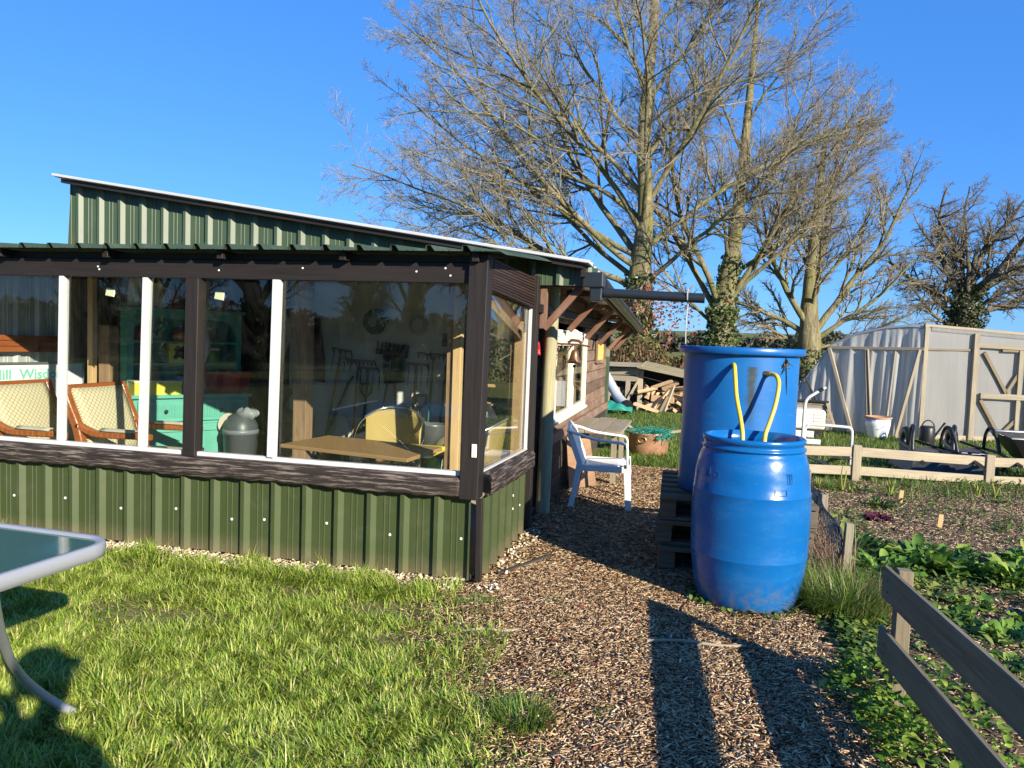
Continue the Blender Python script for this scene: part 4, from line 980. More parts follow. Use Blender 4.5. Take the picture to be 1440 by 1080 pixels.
tool('hoe', 'hoe with a dark handle standing right of the green shafted rake', 'hoe', -2.32, .06, 1.16, 'hoe', 'black')
tool('broom', 'broom with a blue-black head, the rightmost tool on the wall', 'broom', -2.28, .14, 1.38, 'broom', 'toolgreen')
tool('lawn_edger', 'steel shafted edger leaning towards the dark corner at the right', 'edger', -2.42, .26, .84, 'spade', 'tin')
# junk shelf between wall and stud
js = thing('junk_shelf', 'shelf of garden junk in the dark corner right of the tools', 'shelf', (-1.75, 6.8, 0))
for z in (.55, .8, 1.05): MB().box(-2.02, -1.5, 6.6, 6.9, z, z + .03).build('shelf', M['oldpine'], js)
for x in (-2.0, -1.52): MB().box(x - .02, x + .02, 6.6, 6.64, .03, 1.3).build('upright', M['indark'], js)
for k, (x, z, mt, lb) in enumerate(((-1.9, 1.08, 'ochre', 'tan flower pot on the junk shelf in the dark corner'), (-1.7, .83, 'green', 'green flower pot on the junk shelf in the dark corner'), (-1.88, .83, 'black', 'black flower pot on the junk shelf in the dark corner'))):
    m = MB(); m.lathe([(.001, 0), (.05, 0), (.07, .1), (.074, .1), (.074, .12), (.066, .12), (.048, .01)], (x, 6.74, z), 18); o = m.build('flower_pot', M[mt]); rebase(o, (x, 6.74, z)); tag(o, lb, 'flower pot')

# more clutter at the foot of the white wall
for x, y, r, h, mt, lb in ((-3.3, 6.72, .09, .20, 'tin', 'silver paint tin on the floor below the wide rake'), (-3.08, 6.70, .08, .17, 'orangepot', 'orange paint tin on the floor beside the silver one'), (-2.62, 6.66, .13, .30, 'black', 'black planter bucket on the floor under the green shovel'), (-2.3, 6.6, .12, .34, 'green', 'green bucket on the floor at the right end of the tool wall')):
    m = MB(); m.lathe([(.001, 0), (r * .85, 0), (r, h), (r * 1.05, h), (r * 1.05, h + .015), (r * .95, h + .015), (r * .8, .015)], (x, y, .03), 20); o = m.build('paint_tin' if 'tin' in lb else 'bucket', M[mt]); rebase(o, (x, y, .03)); tag(o, lb, 'tin' if 'tin' in lb else 'bucket')
for x0, x1, y0, y1, z1, mt, lb in ((-3.9, -3.62, 6.5, 6.85, .62, 'oldpine', 'wooden crate standing on end left of the tools'), (-2.95, -2.72, 6.45, 6.7, .40, 'ochre', 'cardboard carton on the floor behind the D grip spade')):
    m = MB(); m.box(x0, x1, y0, y1, .03, z1)
    for k in range(3): m.box(x0 - .008, x1 + .008, y0 - .012, y0, .06 + (z1 - .1) * k / 3, .06 + (z1 - .1) * (k + .7) / 3)
    o = m.build('wooden_crate' if mt == 'oldpine' else 'carton', M[mt], bev=.003); rebase(o, (x0, y0, .03)); tag(o, lb, 'crate' if mt == 'oldpine' else 'carton')
for x, z, w, mt, lb in ((-3.66, 1.42, .16, 'darkcloth', 'dark jacket hanging on the white wall left of the tools'), (-2.06, 1.30, .15, 'khaki', 'khaki coat hanging at the right of the tool wall')):
    cloth('jacket', lb, 'jacket', x, 6.93, z - .5, z + .12, w * 1.4, mt)
m = MB(); m.tube([(-3.0 + (.13 - .0015 * k) * math.cos(k * .5), 6.93 - .0012 * k, 1.52 + (.13 - .0015 * k) * math.sin(k * .5)) for k in range(52)], .009, 6); tag(m.build('hose_coil', M['toolgreen']), 'coiled green hose hung high on the white wall above the broom', 'hose')
m = MB(); m.tube([(-2.55 + (.10 - .001 * k) * math.cos(k * .5), 6.94 - .001 * k, 1.50 + (.10 - .001 * k) * math.sin(k * .5)) for k in range(40)], .007, 6); tag(m.build('rope_coil', M['rope']), 'coil of pale rope hung high on the white wall right of the green hose', 'rope')
# ------------------------------------------------------------------ things outside
# glass garden table
gt = thing('garden_table', 'green glass garden table with a grey steel rim at the left edge of the lawn', 'table', (-1.95, 1.75, 0))
def rrect(x0, x1, y0, y1, r, z, n=6):
    pts = []
    for cx, cy, a in ((x1 - r, y1 - r, 0), (x0 + r, y1 - r, 90), (x0 + r, y0 + r, 180), (x1 - r, y0 + r, 270)):
        for k in range(n + 1):
            t = R_(a + 90 * k / n); pts.append(Vector((cx + r * math.cos(t), cy + r * math.sin(t), z)))
    return pts
ctr = Vector((-1.72, 2.02, 0)); rot = Matrix.Translation(ctr) @ Matrix.Rotation(R_(-3), 4, 'Z') @ Matrix.Translation(-ctr)
TX0, TX1, TY0, TY1 = -3.05, -1.73, .80, 2.02
rim = [rot @ p for p in rrect(TX0, TX1, TY0, TY1, .10, .71)]
m = MB(); n = len(rim); pr = [(-.004, -.030), (.004, -.028), (.007, -.01), (.006, .012), (.0, .017), (-.02, .015), (-.022, .004)]
cen = sum(rim, Vector()) / n
vs = []
for i, p in enumerate(rim):
    t = (rim[(i + 1) % n] - rim[i - 1]).normalized(); o = t.cross(Vector((0, 0, 1)))
    for a, b in pr: vs.append(p + o * a + Vector((0, 0, b)))
k = len(pr)
m._add(vs, [(i * k + j, ((i + 1) % n) * k + j, ((i + 1) % n) * k + (j + 1) % k, i * k + (j + 1) % k) for i in range(n) for j in range(k)], None, True)
m.build('rim', M['steel'], gt)
inner = [p + (cen - p).normalized() * .016 for p in rim]
m = MB(); m.prism([Vector((p.x, p.y, .713)) for p in inner], (0, 0, .006)); m.build('glass_top', M['tableglass'], gt)
for (sx, sy) in ((1, 1), (1, -1), (-1, 1), (-1, -1)):
    x = TX1 + .04 if sx > 0 else TX0 - .04; y = TY1 - .46 if sy > 0 else TY0 + .46
    m = MB()
    m.tube([rot @ Vector(p) for p in smooth_path([(x, y, .70), (x - .13 * sx, y + .12 * sy, .57), (x - .26 * sx, y + .25 * sy, .43), (x - .36 * sx, y + .36 * sy, .31), (x - .42 * sx, y + .46 * sy, .20), (x - .43 * sx, y + .55 * sy, .10), (x - .40 * sx, y + .62 * sy, .02)], 6)], .0145, 10)
    lg = m.build('leg', M['steel'], gt)
    m = MB(); e = rot @ Vector((x - .412 * sx, y + .592 * sy, .05)); e2 = rot @ Vector((x - .397 * sx, y + .628 * sy, .014)); m.tube([e, e2], .0165, 10); m.build('foot', M['steel'], lg)

# white plastic armchair
pc = thing('plastic_chair', 'white plastic armchair on the bark path beside the shed wall', 'chair', (-.67, 6.50, 0), R_(4), local=True); pc.scale = (.93, .93, .93)
def plank_(path, w, t, upv): 
    m = MB()
    for a, b in zip(path[:-1], path[1:]): m.bar(a, Vector(b) + (Vector(b) - Vector(a)) * .12, w, t, up=upv)
    return m
hw = .25
m = MB(); m.grid(lambda a, b: (-.17 + .40 * b, -hw + .02 + (2 * hw - .04) * a, .385 + .02 * b - .015 * math.sin(PI * a) - .03 * max(0, b - .85) * 6), 8, 8); m.build('seat', M['plastic'], pc, thick=.012)
m = MB()
for k in range(7):
    y = -.20 + .4 * k / 6
    m.bar((-.17, y, .38), (-.285 - .015 * math.cos(y * 7), y, .70), .036, .012, up=(1, 0, 0))
m.build('back_slats', M['plastic'], pc, bev=.003)
m = MB(); m.grid(lambda a, b: (-.29 - .02 * math.sin(PI * a) - .02 * b, -hw - .01 + (2 * hw + .02) * a, .66 + .055 * math.sin(PI * a) + .05 * b), 12, 3); m.build('back_top', M['plastic'], pc, thick=.018)
for sg in (-1, 1):
    y = sg * (hw + .015)
    p = smooth_path([(-.32, y * .97, .70), (-.24, y, .685), (-.1, y * 1.03, .645), (.06, y * 1.05, .625), (.17, y * 1.04, .615), (.215, y * 1.03, .59), (.225, y, .5), (.23, y, .40)], 4)
    mm = MB(); u = 12
    w_ = []
    for i, q in enumerate(p):
        t = (p[min(i + 1, len(p) - 1)] - p[max(i - 1, 0)]).normalized(); nn = t.cross(Vector((0, 1, 0)))
        w_.append((q, nn))
    vs = []
    for q, nn in w_:
        for a, b in ((-.03, -.006), (-.03, .006), (-.02, .012), (.02, .012), (.03, .006), (.03, -.006)): vs.append(q + Vector((0, a, 0)) - nn * b)
    mm._add(vs, [(i * 6 + j, i * 6 + (j + 1) % 6, (i + 1) * 6 + (j + 1) % 6, (i + 1) * 6 + j) for i in range(len(w_) - 1) for j in range(6)], None, True)
    mm.build('arm', M['plastic'], pc, thick=.004)
    def leg(pts, w0, w1):
        q = MB(); pts = [Vector(z) for z in pts]
        for i in range(len(pts) - 1):
            a, b = pts[i], pts[i + 1]; ww = w0 + (w1 - w0) * i / (len(pts) - 1)
            q.bar(a, b + (b - a) * .03, .012, ww, up=(1, 0, 0)); q.bar(a + Vector((ww * .45, -.016 * sg, 0)), b + Vector((ww * .45, -.016 * sg, 0)), .036, .010, up=(1, 0, 0))
        q.build('leg', M['plastic'], pc, bev=.003, seg=2)
    leg([(.225, y, .42), (.235, y, .25), (.25, y * 1.02, .0)], .06, .045)
    leg([(-.30, y * .98, .68), (-.20, y * .98, .42), (-.23, y, .2), (-.27, y * 1.03, .0)], .05, .045)
    mm = MB(); mm.box(-.2, .24, y - .006, y + .006, .345, .40); mm.build('side_rail', M['plastic'], pc, bev=.003)

# plank table by the wall, and the panel leaning below it
pt = thing('plank_table', 'rough silvered plank table along the shed wall behind the plastic chair', 'table', (-.85, 7.9, 0))
for k in range(3): MB().bar((-1.03 + .18 * k, 7.25, .53), (-1.02 + .18 * k, 8.5 + .12 * (k % 2), .53), .175, .03).build('plank', M['grey'], pt, bev=.003)
for x, y in ((-1.05, 7.35), (-1.05, 8.35), (-.66, 8.3), (-.66, 7.4)): MB().box(x - .025, x + .025, y - .025, y + .025, 0, .515).build('leg', M['grey'], pt)
m = MB(); m.prism([(-1.02, 6.95, .02), (-.80, 7.24, .02), (-.88, 7.26, .46), (-1.07, 7.0, .50)], (-.012, .012, 0)); o = m.build('leaning_panel', M['oldpine']); rebase(o, (-.95, 7.1, .02)); tag(o, 'warped brown plywood panel leaning on the shed wall behind the plastic chair', 'panel')

# raised tank on pallets
TC = Vector((.335, 5.02, 0)); TZ = .485
for k in range(3):
    p = thing('pallet', ('wooden pallet lowest in the stack under the tall blue tank', 'wooden pallet in the middle of the stack under the tall blue tank', 'wooden pallet on top of the stack, carrying the tall blue tank')[k], 'pallet', (.33, 5.16, .16 * k), R_((2, -1.5, 1)[k]), 'pallets under the tank', local=True)
    for j in range(6): 
        y = -.43 + .86 * j / 5; MB().box(-.46, .46, y - .05, y + .05, .132, .158).build('deck_board', M['pallet'], p, bev=.003)
    for j in range(3):
        x = -.41 + .41 * j; MB().box(x - .05, x + .05, -.46, .46, .022, .132).build('stringer', M['pallet'], p, bev=.003)
    for j in range(3):
        y = -.40 + .40 * j; MB().box(-.46, .46, y - .05, y + .05, .0, .022).build('base_board', M['pallet'], p, bev=.003)
tank = thing('water_tank', 'tall blue water tank with a flanged rim raised on a pallet stack', 'tank', (TC.x, TC.y, TZ))
def tank_mat():
    t = NT('blue_tank_stained'); v = t.coord()
    n = t.noise(v, 3, 5)
    col = t.mix(n, (.004, .10, .32), (.008, .135, .41))
    g = t.n('ShaderNodeSeparateXYZ'); t.l(v, g.inputs[0])
    # algae streak below the old outlet
    xo = t.math('MULTIPLY_ADD', t.noise(t.coord('Object', (3, 3, 8)), 2.0, 5, .7), .10, -.05)
    dx = t.math('ABSOLUTE', t.math('ADD', t.math('ADD', g.outputs[0], -.045), t.math('MULTIPLY', xo, .5)))
    a = t.math('SUBTRACT', 1.15, t.math('DIVIDE', dx, .032)); 
    zt = t.math('MULTIPLY', t.math('LESS_THAN', g.outputs[2], .80), t.math('GREATER_THAN', g.outputs[2], .44))
    fall = t.math('DIVIDE', t.math('ADD', g.outputs[2], -.40), .30)
    k = t.math('MULTIPLY', t.math('MAXIMUM', t.math('MULTIPLY', a, fall), 0.0), zt)
    fr = t.math('LESS_THAN', g.outputs[1], .0); k = t.math('MULTIPLY', k, t.ramp(t.noise(v, 30, 5, .8), [(.3, (.3,) * 3), (.6, (1,) * 3)])); k = t.math('MINIMUM', t.math('MULTIPLY', t.math('MULTIPLY', k, fr), 1.5), .9)
    col = t.mix(k, col, (.035, .042, .02))
    sc = t.ramp(t.noise(t.coord('Object', (2.5, 2.5, 14)), 3.0, 6, .75), [(.55, (0, 0, 0)), (.75, (.35,) * 3)])
    col = t.mix(sc, col, (.09, .2, .36))
    return t.end(t.bsdf(col, t.math('MULTIPLY_ADD', n, .2, .3), 0, t.bump(t.noise(v, 1.6, 3), .12, .05), .45))
m = MB(); m.lathe([(.001, 0), (.350, 0), (.357, .012), (.352, .3), (.350, .6), (.352, .87)], (TC.x, TC.y, TZ), 64); m.build('tank_body', tank_mat(), tank)
m = MB(); m.lathe([(.352, .865), (.380, .87), (.385, .877), (.385, .909), (.379, .915), (.35, .911), (.32, .90), (.001, .898)], (TC.x, TC.y, TZ), 64); m.build('rim', M['bluetank'], tank)
an = -PI / 2 - .02
m = MB(); m.box(.34, .42, 4.715, 4.722, 1.275, 1.305); m.build('outlet_plate', M['bluetank'], tank, bev=.002)
m = MB(); c = (.45, 4.745, 1.25); m.tube([(c[0], c[1], c[2]), (c[0], c[1] - .05, c[2])], .021, 12); m.tube([(c[0], c[1] - .05, c[2]), (c[0] + .03, c[1] - .075, c[2] - .002)], .017, 10); m.build('tap', M['brass'], tank)
m = MB(); m.tube([(.272, 4.745, 1.295), (.268, 4.70, 1.297)], .017, 12); m.build('hose_outlet', M['yellow'], tank)
m = MB()
for k in range(7):
    r = random.Random(k); m.tube([(.565 + .02 * r.random(), 4.765, 1.335), (.56 + .08 * (r.random() - .5), 4.735, 1.305 + .05 * (r.random() - .5)), (.57 + .1 * (r.random() - .5), 4.745, 1.28 + .08 * (r.random() - .5))], .0035, 5)
m.tube([(.575, 4.76, 1.345), (.587, 4.772, 1.2), (.59, 4.785, 1.12)], .0045, 5)
tag(m.build('cable_tie', M['black']), 'black twine knotted under the right side of the blue tank rim', 'twine')

# the drum in front of it
BC = Vector((.375, 4.29, 0))
def drum_prof():
    return [(.001, .012), (.235, .0), (.252, .012), (.27, .06), (.289, .14), (.302, .24), (.3065, .280), (.3088, .287), (.3095, .292), (.3088, .297), (.3075, .304), (.312, .42), (.313, .5), (.312, .58), (.3085, .618), (.3100, .624), (.3103, .628), (.3095, .633), (.3055, .640), (.300, .72), (.288, .79), (.274, .832), (.262, .85), (.264, .856), (.272, .858), (.273, .868), (.262, .872), (.26, .89), (.268, .894), (.27, .915), (.262, .922), (.25, .92), (.247, .86), (.262, .80), (.25, .78)]
drum = thing('water_butt', 'open blue plastic drum standing in front of the tall blue tank', 'drum', (BC.x, BC.y, .0))
m = MB(); m.lathe(drum_prof(), BC, 96); m.build('drum_body', M['blue'], drum)
m = MB(); m.disc((BC.x, BC.y, .805), .262, 48); m.build('water', M['water'], drum)
def embossed(th0, z0, w, h, rr=.30):
    """raised rectangle outline following the drum"""
    def P(s, z): 
        r = .3105 if z < .64 else .3105 - (.64 - z) * -1 * .06 * 0 - max(0, (z - .64)) * .115
        a = th0 + s / .305; return Vector((BC.x + r * math.cos(a), BC.y + r * math.sin(a), z))
    m = MB()
    for s0, zA, s1, zB in ((-w, z0 - h, w, z0 - h), (w, z0 - h, w, z0 + h), (w, z0 + h, -w, z0 + h), (-w, z0 + h, -w, z0 - h)):
        m.tube([P(s0 + (s1 - s0) * t / 4, zA + (zB - zA) * t / 4) for t in range(5)], .0015, 6)
    m.build('embossed_mark', M['blue'], drum)
fr = math.atan2(-BC.y, -BC.x)
embossed(fr - .80, .735, .006, .025); embossed(fr - .86, .735, .006, .025); embossed(fr - .62, .73, .014, .012)
embossed(fr + .50, .665, .032, .014); embossed(fr + .64, .735, .006, .025); embossed(fr + .70, .735, .006, .025)
m = MB(); m.tube(smooth_path([(.268, 4.70, 1.297), (.275, 4.645, 1.285), (.28, 4.60, 1.22), (.29, 4.55, 1.11), (.312, 4.49, 1.0), (.325, 4.45, .92), (.33, 4.43, .83)], 8), .0125, 10)
tag(m.build('hose', M['yellow']), 'yellow hose from the bare left outlet of the tank into the drum', 'hose', 'yellow hoses')
m = MB(); m.tube(smooth_path([(.478, 4.67, 1.248), (.51, 4.62, 1.24), (.522, 4.58, 1.19), (.505, 4.54, 1.08), (.475, 4.50, .98), (.452, 4.47, .91), (.447, 4.45, .83)], 8), .0125, 10)
tag(m.build('hose', M['yellow']), 'yellow hose looping from the brass tap of the tank into the drum', 'hose', 'yellow hoses')
for x, y in ((.328, 4.465), (.447, 4.49)):
    pass

# fences
nf = thing('garden_fence', 'low two-rail board fence running towards the viewer at the right', 'fence', (.90, 2.4, 0))
def rail(a, b, h, t, name, mat, par): 
    return MB().bar(a, b, t, h).build(name, M[mat], par, bev=.004)
D = Vector((.072, -1, 0))
def frp(s, z, off=0.0): return Vector((.806 + off, 3.21, z)) + D * s
m = MB(); m.bar(frp(0, .493), frp(2.7, .493), .022, .128); m.build('rail', M['rail'], nf, bev=.004)
m = MB(); m.bar(frp(-.01, .248), frp(2.7, .248), .022, .124); m.build('rail', M['rail'], nf, bev=.004)
for s in (.07, 1.75): MB().bar(frp(s, -.02, .045), frp(s, .565, .045), .055, .055, up=(0, 1, 0)).build('fence_post', M['rail'], nf, bev=.004)
for s in (.07, 1.75):
    for z in (.515, .47, .265, .225):
        m = MB(); p = frp(s, z, -.011); m.tube([p, p + Vector((-.003, 0, 0))], [.005, .004], 8); m.build('nail', M['blackmetal'], nf)
ff = thing('bed_fence', 'pale low two-rail fence along the far side of the vegetable bed', 'fence', (2.5, 8.9, 0))
e = Vector((1.42, .36, 0)).normalized()
def fp(s, z, off=0.0): return Vector((1.83, 8.73, z)) + e * s + Vector((.25, -.97, 0)) * off
for s0, s1, a0, a1, b0, b1 in ((-.75, -.04, .315, .315, .12, .11), (.05, 1.42, .315, .255, .11, .055), (1.5, 2.7, .25, .25, .05, .04)):
    MB().bar(fp(s0, a0), fp(s1, a1), .03, .10).build('rail', M['sleeper'], ff, bev=.004)
    MB().bar(fp(s0, b0), fp(s1, b1), .03, .095).build('rail', M['sleeper'], ff, bev=.004)
for s, z in ((0, .39), (1.46, .33), (2.75, .33)): MB().bar(fp(s, -.05, .005), fp(s, z, .005), .085, .085, up=(0, 1, 0)).build('fence_post', M['sleeper'], ff, bev=.004)
# netting fence
nn = thing('netting_fence', 'low dark netting fence on short wooden stakes beside the blue drum', 'fence', (.95, 5.4, 0))
q0, q1 = Vector((.945, 4.62, 0)), Vector((1.06, 6.9, 0))
for s, z in ((0, .41), (.5, .36), (1, .36)):
    p = q0.lerp(q1, s); MB().bar(p, p + Vector((.012, .01, z)), .045, .045, up=(0, 1, 0)).build('stake', M['grey'], nn, bev=.004)
m = MB(); U_, V_ = 64, 11
def npt(i, j): 
    s = i / U_; sag = .05 * math.sin(PI * min(1, s * 2) if s < .5 else PI * (s * 2 - 1)); return q0.lerp(q1, s) + Vector((-.025 + .025 * math.sin(s * 17 + j) * .5, 0, .03 + (.35 - sag) * j / V_))
for i in range(U_):
    for j in range(V_):
        if (i + j) % 2 == 0:
            m.bar(npt(i, j), npt(i + 1, j + 1), .005, .005); 
        else: m.bar(npt(i, j + 1), npt(i + 1, j), .005, .005)
for j in (0, V_):
    for i in range(U_): m.bar(npt(i, j), npt(i + 1, j), .006, .006)
for i in range(0, U_):
    m.bar(npt(i, V_), npt(i, V_ - 1), .01, .006)
for k in range(26):
    s = random.random(); j = random.random() * .5 + .5
    a = q0.lerp(q1, s) + Vector((-.03, 0, .37 * j)); b = q0.lerp(q1, s + random.uniform(.05, .15)) + Vector((-.03, 0, .37 * min(1, j + random.uniform(-.2, .2)))); m.bar(a, b, .012, .003)
m.build('netting', M['darknet'], nn)

# clutter behind the bed: trolley frame, container, planter, barrows
tr = thing('trolley', 'white tubular trolley frame standing behind the bed fence', 'trolley', (1.65, 9.6, 0))
m = MB(); m.tube(smooth_path([(1.40, 9.6, .05), (1.40, 9.6, .45), (1.405, 9.6, .72), (1.43, 9.6, .81), (1.50, 9.6, .87), (1.63, 9.6, .96)], 6), .019, 10); fr_ = m.build('handle', M['white'], tr)
m = MB(); m.tube([(1.55, 9.6, .91), (1.60, 9.6, .94)], .023, 10); m.build('grip', M['black'], fr_)
m = MB(); m.tube(smooth_path([(1.42, 9.6, .05), (1.42, 9.6, .40), (1.44, 9.6, .47), (1.50, 9.6, .50), (1.86, 9.6, .495), (1.93, 9.6, .475), (1.95, 9.6, .40), (1.95, 9.6, .05)], 6), .018, 10); m.build('frame', M['white'], tr)
m = MB(); m.box(1.25, 1.60, 9.57, 9.59, .27, .33); m.build('cross_plate', M['white'], tr, bev=.003)
for a, b in (((1.42, 9.55, .12), (1.70, 9.4, .02)), ((1.95, 9.55, .12), (1.70, 9.4, .14))):
    m = MB(); m.prism([a, b, (b[0], b[1] + .3, .04), (a[0], a[1] + .3, .1)], (0, 0, .012)); m.build('base_plate', M['blackmetal'], tr)
ct = thing('container', 'cream plastic container lying in front of the polytunnel end', 'container', (1.9, 13.0, 0))
m = MB(); m.box(1.45, 2.2, 12.8, 13.3, .12, .44); m.build('container_body', M['cream'], ct, bev=.05, seg=3)
m = MB()
for k in range(3): m.box(2.02, 2.14, 12.785, 12.8, .26 + .05 * k, .275 + .05 * k)
m.build('vent_ribs', M['cream'], ct)
MB().box(1.5, 2.15, 12.85, 13.25, .0, .12).build('base', M['blackmetal'], ct)
wp = thing('slatted_screen', 'silvered slatted panel propped on the grass behind the cream container', 'panel', (2.2, 13.7, 0))
for k in range(6): MB().bar((1.5, 13.6 + .02 * k, .52 - .07 * k), (2.35 + .02 * k, 13.6 + .02 * k, .50 - .07 * k), .02, .06).build('slat', M['grey'], wp)
MB().bar((2.33, 13.57, .52), (2.5, 13.57, .05), .03, .04).build('edge_batten', M['sleeper'], wp)
MB().bar((1.5, 13.56, .55), (2.36, 13.56, .53), .04, .03).build('edge_batten', M['blackmetal'], wp)
m = MB(); m.bar((1.0, 12.3, .16), (1.95, 12.3, .15), .04, .10); o = m.build('white_board', M['white'], bev=.004); rebase(o, (1.5, 12.3, .1)); o.location.z = .05; tag(o, 'short white board lying on the grass before the cream container', 'board')
po = thing('planter', 'white glazed planter with a blue leaf pattern beside the polytunnel', 'planter', (3.06, 13.2, 0))
def planter_mat():
    t = NT('glazed_blue_white'); v = t.coord('Object', (1, 1, 1)); n = t.noise(v, 9, 4, .6, 1.5)
    f = t.ramp(n, [(.55, (0, 0, 0)), (.58, (1,) * 3), (.68, (1,) * 3), (.70, (0,) * 3)])
    return t.end(t.bsdf(t.mix(t.math('MULTIPLY', f, .8), (.72, .72, .66), (.16, .22, .42)), .3))
m = MB(); m.lathe([(.001, 0), (.13, 0), (.15, .03), (.185, .22), (.19, .33), (.175, .33), (.16, .28), (.001, .28)], (3.06, 13.2, 0), 32); m.build('pot', planter_mat(), po)
m = MB(); m.lathe([(.186, .325), (.205, .33), (.208, .355), (.18, .36), (.17, .33)], (3.06, 13.2, 0), 32); m.build('rim', M['terracotta'], po)
bb = thing('black_can', 'small black watering can beside the polytunnel corner', 'watering can', (3.62, 12.6, 0))
m = MB(); m.lathe([(.001, 0), (.10, 0), (.11, .02), (.11, .26), (.09, .30), (.001, .30)], (3.62, 12.6, 0), 20); m.build('can_body', M['black'], bb)
m = MB(); m.tube([(3.7, 12.6, .1), (3.82, 12.6, .30), (3.86, 12.6, .36)], [.02, .014, .018], 8); m.tube(bez((3.54, 12.6, .28), (3.56, 12.6, .42), (3.7, 12.6, .42), (3.72, 12.6, .28)), .01, 8); m.build('spout_and_handle', M['black'], bb)
def barrow(name, label, x, y, rz, tray='blackmetal'):
    """wheelbarrow turned upside down: tray on the ground, leg loops in the air"""
    b = thing(name, label, 'wheelbarrow', (x, y, 0), rz, 'overturned wheelbarrows', local=True)
    m = MB(); q = [(-.26, -.40), (.26, -.40), (.30, .32), (-.30, .32)]; k = .62
    vs = [(a, c, .03) for a, c in q] + [(a * k, c * k + .02, .27) for a, c in q]
    m._add(vs, [(0, 1, 5, 4), (1, 2, 6, 5), (2, 3, 7, 6), (3, 0, 4, 7), (4, 5, 6, 7)]); m.build('tray', M[tray], b, thick=.006, bev=.02, seg=2)
    m = MB(); m.tube([Vector((a, c, .035)) for a, c in q] , .012, 8, closed=True); m.build('tray_rim', M['blackmetal'], b)
    for s in (-1, 1):
        m = MB(); m.tube(smooth_path([(s * .10, .62, .30), (s * .17, .2, .29), (s * .22, -.2, .30), (s * .26, -.55, .27), (s * .28, -.78, .24)], 5), .017, 10); h = m.build('handle', M['blackmetal'], b)
        m = MB(); m.tube([(s * .28, -.72, .247), (s * .285, -.88, .225)], .023, 10); m.build('grip', M['black'], h)
        m = MB(); m.tube(smooth_path([(s * .17, -.02, .29), (s * .17, -.05, .45), (s * .18, -.11, .545), (s * .19, -.18, .56), (s * .20, -.25, .53), (s * .225, -.31, .42), (s * .235, -.36, .30)], 6), .019, 10); m.build('leg', M['blackmetal'], b)
    m = MB(); m.lathe([(.11, -.035), (.16, -.04), (.175, 0), (.16, .04), (.11, .035), (.06, .02), (.06, -.02), (.11, -.035)], (0, 0, 0), 24)
    m2 = Matrix.Translation((0, .66, .30)) @ Matrix.Rotation(PI / 2, 4, 'Y')
    m.v = [m2 @ p for p in m.v]; m.build('wheel', M['black'], b)
    return b
barrow('wheelbarrow', 'overturned black wheelbarrow nearer the tunnel corner, its leg loops in the air', 2.78, 9.75, R_(2))
b2 = barrow('wheelbarrow', 'second overturned wheelbarrow, with pale labels on its tray, at the right', 3.30, 9.95, R_(-3))
m = MB()
for x, y, w in ((-.1, -.30, .03), (.08, -.31, .03), (.0, -.36, .045)): m.box(x - w, x + w, y - .012, y + .012, .265, .27)
m.T = None; m.build('label', M['white'], b2)
bt = thing('barrow_tray', 'black plastic barrow tray with a pale rim and white marks at the right edge', 'wheelbarrow', (3.98, 9.8, 0))
q = [(3.55, 9.35), (4.5, 9.45), (4.5, 10.2), (3.6, 10.15)]; c_ = Vector((4.05, 9.8, 0))
vs = [Vector((a, b_, .50)) for a, b_ in q] + [c_ + (Vector((a, b_, 0)) - c_) * .55 + Vector((0, 0, .22)) for a, b_ in q]
m = MB(); m._add(vs, [(1, 0, 4, 5), (2, 1, 5, 6), (3, 2, 6, 7), (0, 3, 7, 4), (4, 7, 6, 5)]); m.build('tray', M['black'], bt, thick=.008, bev=.02, seg=2)
m = MB(); m.tube(vs[:4], .016, 8, closed=True); m.build('rim', M['tin'], bt)
m = MB()
for k in range(4): m.prism([(3.76 + .05 * k, 9.385 + .02 * k, .43), (3.795 + .05 * k, 9.385 + .02 * k, .43), (3.79 + .05 * k, 9.375 + .02 * k, .465), (3.755 + .05 * k, 9.375 + .02 * k, .465)], (0, -.004, 0))
m.build('lettering', M['white'], bt)
for s in (0, 1):
    m = MB(); m.tube([(3.7 + .5 * s, 9.3, .22), (3.72 + .5 * s, 9.8, .2), (3.7 + .5 * s, 10.0, .02)], .018, 8); m.build('leg', M['blackmetal'], bt)
m = MB(); m.tube(smooth_path([(3.5, 9.15, .3), (3.65, 9.5, .24), (4.0, 9.75, .2), (4.4, 9.9, .2)], 6), .018, 8); m.build('frame_tube', M['blackmetal'], bt)

# copper boiler with netting
cb = thing('copper_pot', 'old copper boiler full of green netting on the grass by the path', 'pot', (-.43, 9.75, 0))
m = MB(); m.lathe([(.001, .0), (.225, .0), (.24, .02), (.25, .12), (.252, .25), (.262, .262), (.266, .275), (.255, .28), (.24, .25), (.235, .2), (.001, .2)], (-.43, 9.75, 0), 36); m.build('pot_body', M['coppr'], cb)
m = MB(); m.tube([(-.50 + .05 * math.cos(t * .5), 9.49, .2 + .035 * math.sin(t * .5)) for t in range(13)], .009, 6); m.build('ring_handle', M['brass'], cb)
m = MB(); r = random.Random(4)
for k in range(120):
    p = [Vector((-.43 + r.uniform(-.22, .22), 9.75 + r.uniform(-.22, .2), .27 + r.uniform(-.01, .05)))]
    for j in range(5): p.append(p[-1] + Vector((r.uniform(-.07, .07), r.uniform(-.07, .07), r.uniform(-.02, .02))))
    m.tube(smooth_path(p, 3), .0035, 4)
for k in range(26):
    a = r.uniform(-1.2, -.2); p = [Vector((-.43 + .25 * math.cos(a), 9.75 + .25 * math.sin(a), .28))]
    for j in range(4): p.append(p[-1] + Vector((r.uniform(-.03, .03), r.uniform(-.03, .01), r.uniform(-.04, .01))))
    m.tube(smooth_path(p, 3), .006, 5)
tag(m.build('netting', M['net']), 'bundle of green netting heaped in the old copper boiler', 'netting')
